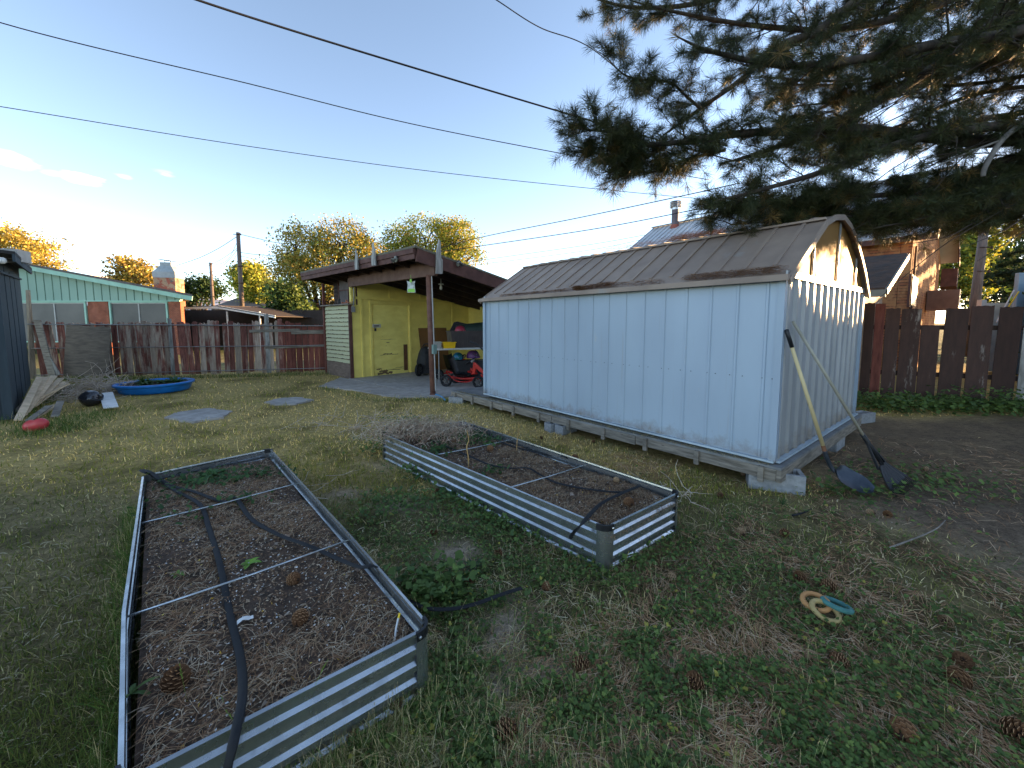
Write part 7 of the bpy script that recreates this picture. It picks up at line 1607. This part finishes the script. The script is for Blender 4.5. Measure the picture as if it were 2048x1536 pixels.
# ---- needles on the shed roof and platform lip
def strewn(Pn, n, lab, nm='needle_litter', L=(.06, .14), wd=.0026, up=.03, sd_=.03, cols=((0.329, 0.171, 0.0915), (0.439, 0.268, 0.146), (0.22, 0.11, 0.061))):
    P0 = np.array([tuple(p) for p in Pn]); i = rng.integers(0, len(P0)-1, n); f = rng.random((n, 1)); P = P0[i]*(1-f)+P0[i+1]*f+rng.normal(0, sd_, (n, 3))*np.array([1, 1, .2]); P[:, 2] += rng.random(n)*up
    V, F, C_ = strips(P, rng.uniform(L[0], L[1], n), wd, rng.normal(math.atan2(SA.y, SA.x), .8, n), .4, .01, pick(list(cols), n), .15); tag(npmesh(nm, V, F, M_litter, C_), lab, 'pine needles', kind='stuff')
strewn([sp_(.02, -.03, 2.05), sp_(.9, -.035, 2.045)], 900, 'pine needles caught on the near end of the shed eave', sd_=.022, up=.06)
strewn([sp_(1.2, -.03, 2.04), sp_(2.5, -.035, 2.045), sp_(2.4, -.03, 2.04), sp_(1.9, -.0, 2.07)], 1400, 'pine needles caught along the middle of the shed eave', sd_=.022, up=.05)
strewn([sp_(2.6, -.04, 2.04), sp_(4.2, -.04, 2.04)], 700, 'thin line of pine needles along the far part of the shed eave', sd_=.018, up=.03)
strewn([sp_(.6, 1.1, 2.72), sp_(1.8, 1.2, 2.75), sp_(1.2, 1.5, 2.81), sp_(3.2, 1.4, 2.8)], 1600, 'pine needles lying on top of the shed roof', sd_=.07, up=.06)
strewn([sp_(0, -.07, .25), sp_(2.5, -.07, .235), sp_(5.6, -.07, .2)], 2600, 'dry needles and clippings on the lip of the timber platform', sd_=.02, up=.015, cols=((0.512, 0.439, 0.244), (0.366, 0.268, 0.146), (0.415, 0.366, 0.195)), L=(.02, .08))
strewn([hp(.3, -2.2, 0)+Vector((0, 0, 3.0)), hp(3, -2.0, 0)+Vector((0, 0, 3.0))], 10, 'pine needles on the lean-to roof')
c = G(840, 868, .25); nn = 2600; P = np.stack([c.x+rng.normal(0, .33, nn), c.y+rng.normal(0, .22, nn), .24+np.abs(rng.normal(0, .07, nn))], 1)
V, F, C_ = strips(P, rng.uniform(.05, .22, nn), .0045, rng.uniform(0, 6.28, nn), .7, .03, pick([(.50, .38, .27), (.60, .50, .38), (.36, .22, .15), (.42, .33, .22)], nn), .35)
tag(npmesh('dry_debris', V, F, M_litter, C_), 'heap of dry stems burying the far left end of the far bed', 'debris', kind='stuff')
# ---- garden plants in beds: rosettes
def rosette(c, n, L, w_, lab, cat, cols=((.10, .20, .05), (.07, .15, .04)), name='leafy_weed', up=.8, group=None):
    mb = MB()
    for i in range(n):
        a = i*2.4+random.uniform(-.3, .3); l_ = L*random.uniform(.6, 1.1); d = Vector((math.cos(a), math.sin(a), random.uniform(.5, 1.3)*up)).normalized(); s = d.cross(Vector((0, 0, 1))).normalized(); vs = []
        col = tuple(Vector(cols[0]).lerp(Vector(cols[1]), random.random())*random.uniform(.8, 1.2)); k = 5
        for j in range(k+1):
            f = j/k; ww = w_*math.sin(math.pi*min(1, f*.9+.08))**.8*random.uniform(.75, 1.15)*(1-.0*f); p = c+d*l_*f+Vector((0, 0, -l_*.5*f*f)); nrm = s.cross(d)
            vs += [p-s*ww/2+nrm*ww*.12, p-nrm*ww*.05, p+s*ww/2+nrm*ww*.12]
        mb.add(vs, [(3*j+q, 3*j+3+q, 3*j+4+q, 3*j+1+q) for j in range(k) for q in (0, 1)], col=col)
    o = mb.build(name, M_leaf); return tag(o, lab, cat, group)
random.seed(5)
rosette(insoil(bed1, 497, 1128), 5, .10, .030, 'single bright green seedling behind the front tie rod of the near left bed', 'seedling', ((.22, .40, .06), (.16, .32, .05)))
rosette(insoil(bed1, 262, 1385), 4, .10, .018, 'narrow leaved seedling at the left rim of the near left bed', 'seedling', ((.18, .26, .08), (.12, .2, .06)))
rosette(insoil(bed1, 355, 1155), 5, .06, .02, 'small seedling left of the hose in the near left bed', 'seedling', ((.18, .30, .06), (.12, .22, .05)))
rosette(insoil(bed1, 425, 950), 16, .18, .05, 'largest leafy plant at the far end of the near left bed', 'plant', ((.09, .19, .05), (.06, .14, .04)))
rosette(insoil(bed1, 388, 965), 14, .14, .045, 'leafy plant beside the hose loop in the far left corner of the near left bed', 'plant')
rosette(insoil(bed1, 520, 945), 12, .11, .04, 'small leafy plant in the far right corner of the near left bed', 'plant')
rosette(insoil(bed1, 470, 960), 12, .10, .04, 'small leafy plant right of the largest one in the near left bed', 'plant')
rosette(insoil(bed1, 475, 1000), 9, .08, .03, 'low weed at the rear tie rod of the near left bed', 'plant')
rosette(insoil(bed2, 918, 872), 12, .22, .045, 'tall leafy plant at the far end of the far bed', 'plant', ((.08, .18, .05), (.06, .13, .04)))
rosette(insoil(bed2, 950, 870), 16, .20, .045, 'leafy clump by the shed side rim of the far bed', 'plant', ((.07, .15, .05), (.05, .11, .04)))
rosette(insoil(bed2, 978, 892), 14, .12, .03, 'narrow leaved plant in the middle of the far bed', 'plant', ((.12, .22, .06), (.09, .17, .05)))
rosette(insoil(bed2, 875, 900), 14, .12, .03, 'ragged green plant against the camera side rim of the far bed', 'plant')
rosette(G(855, 950), 14, .30, .05, 'tall leafy weed pushing up against the side of the far bed', 'weed', ((.07, .16, .04), (.05, .12, .03)))
rosette(G(900, 985), 12, .22, .045, 'shorter leafy weed against the side of the far bed', 'weed', ((.07, .16, .04), (.05, .12, .03)))
rosette(G(885, 1192), 9, .10, .04, 'bushy green weed beside the hose right of the near left bed', 'weed', ((.10, .2, .05), (.07, .15, .04)))
rosette(G(945, 1140), 22, .14, .008, 'blue green grass clump above the hose end', 'grass clump', ((.06, .12, .06), (.05, .1, .05)), up=1.3)
rosette(G(1565, 1010), 18, .14, .007, 'grass clump beside the corner block of the platform', 'grass clump', ((.07, .13, .04), (.06, .1, .03)), up=1.3)
rosette(G(885, 1395), 5, .12, .02, 'small upright weed beside the near left bed corner', 'weed', ((.14, .2, .06), (.1, .16, .05)), up=1.5)
parts = []
for bed, spots in ((bed1, ((400, 965, .2, .1, 260), (520, 948, .2, .06, 120), (480, 1005, .1, .05, 50), (240+80, 1010, .05, .1, 40), (370, 1040, .08, .05, 30))), (bed2, ((850, 872, .25, .15, 420), (960, 885, .12, .12, 160), (880, 905, .1, .1, 120), (985, 950, .08, .06, 60)))):
    for px, py, rx, ry, nn in spots:
        c = G(px, py, bed['soil']); x = c.x+rng.normal(0, rx, nn); y = c.y+rng.normal(0, ry, nn); z = soilz(x, y, bed['soil'], bed['seed'])+rng.uniform(.005, .08, nn); parts.append(discs(x, y, z, rng.uniform(.007, .018, nn), .5, pick([(.05, .11, .03), (.07, .14, .04), (.04, .09, .03)], nn)))
V, F, C_ = merge(parts); tag(npmesh('bed_weeds', V, F, M_leaf, C_), 'small green weeds growing in the soil of both beds', 'weeds', kind='stuff')
# plants in the pool
random.seed(12)
for i, (dx, dy, L, lab) in enumerate(((-.35, .05, .42, 'dark leafy weed at the left in the blue pool'), (.1, .1, .30, 'low leafy weed in the middle of the blue pool'), (.45, .15, .45, 'tallest leafy weed at the right in the blue pool'), (-.1, -.2, .28, 'small weed at the front rim inside the blue pool'))):
    rosette(pc+Vector((dx*.85, dy*.85, .15)), 26, L, .07, lab, 'weed', ((.05, .11, .03), (.08, .15, .04)), up=1.1)
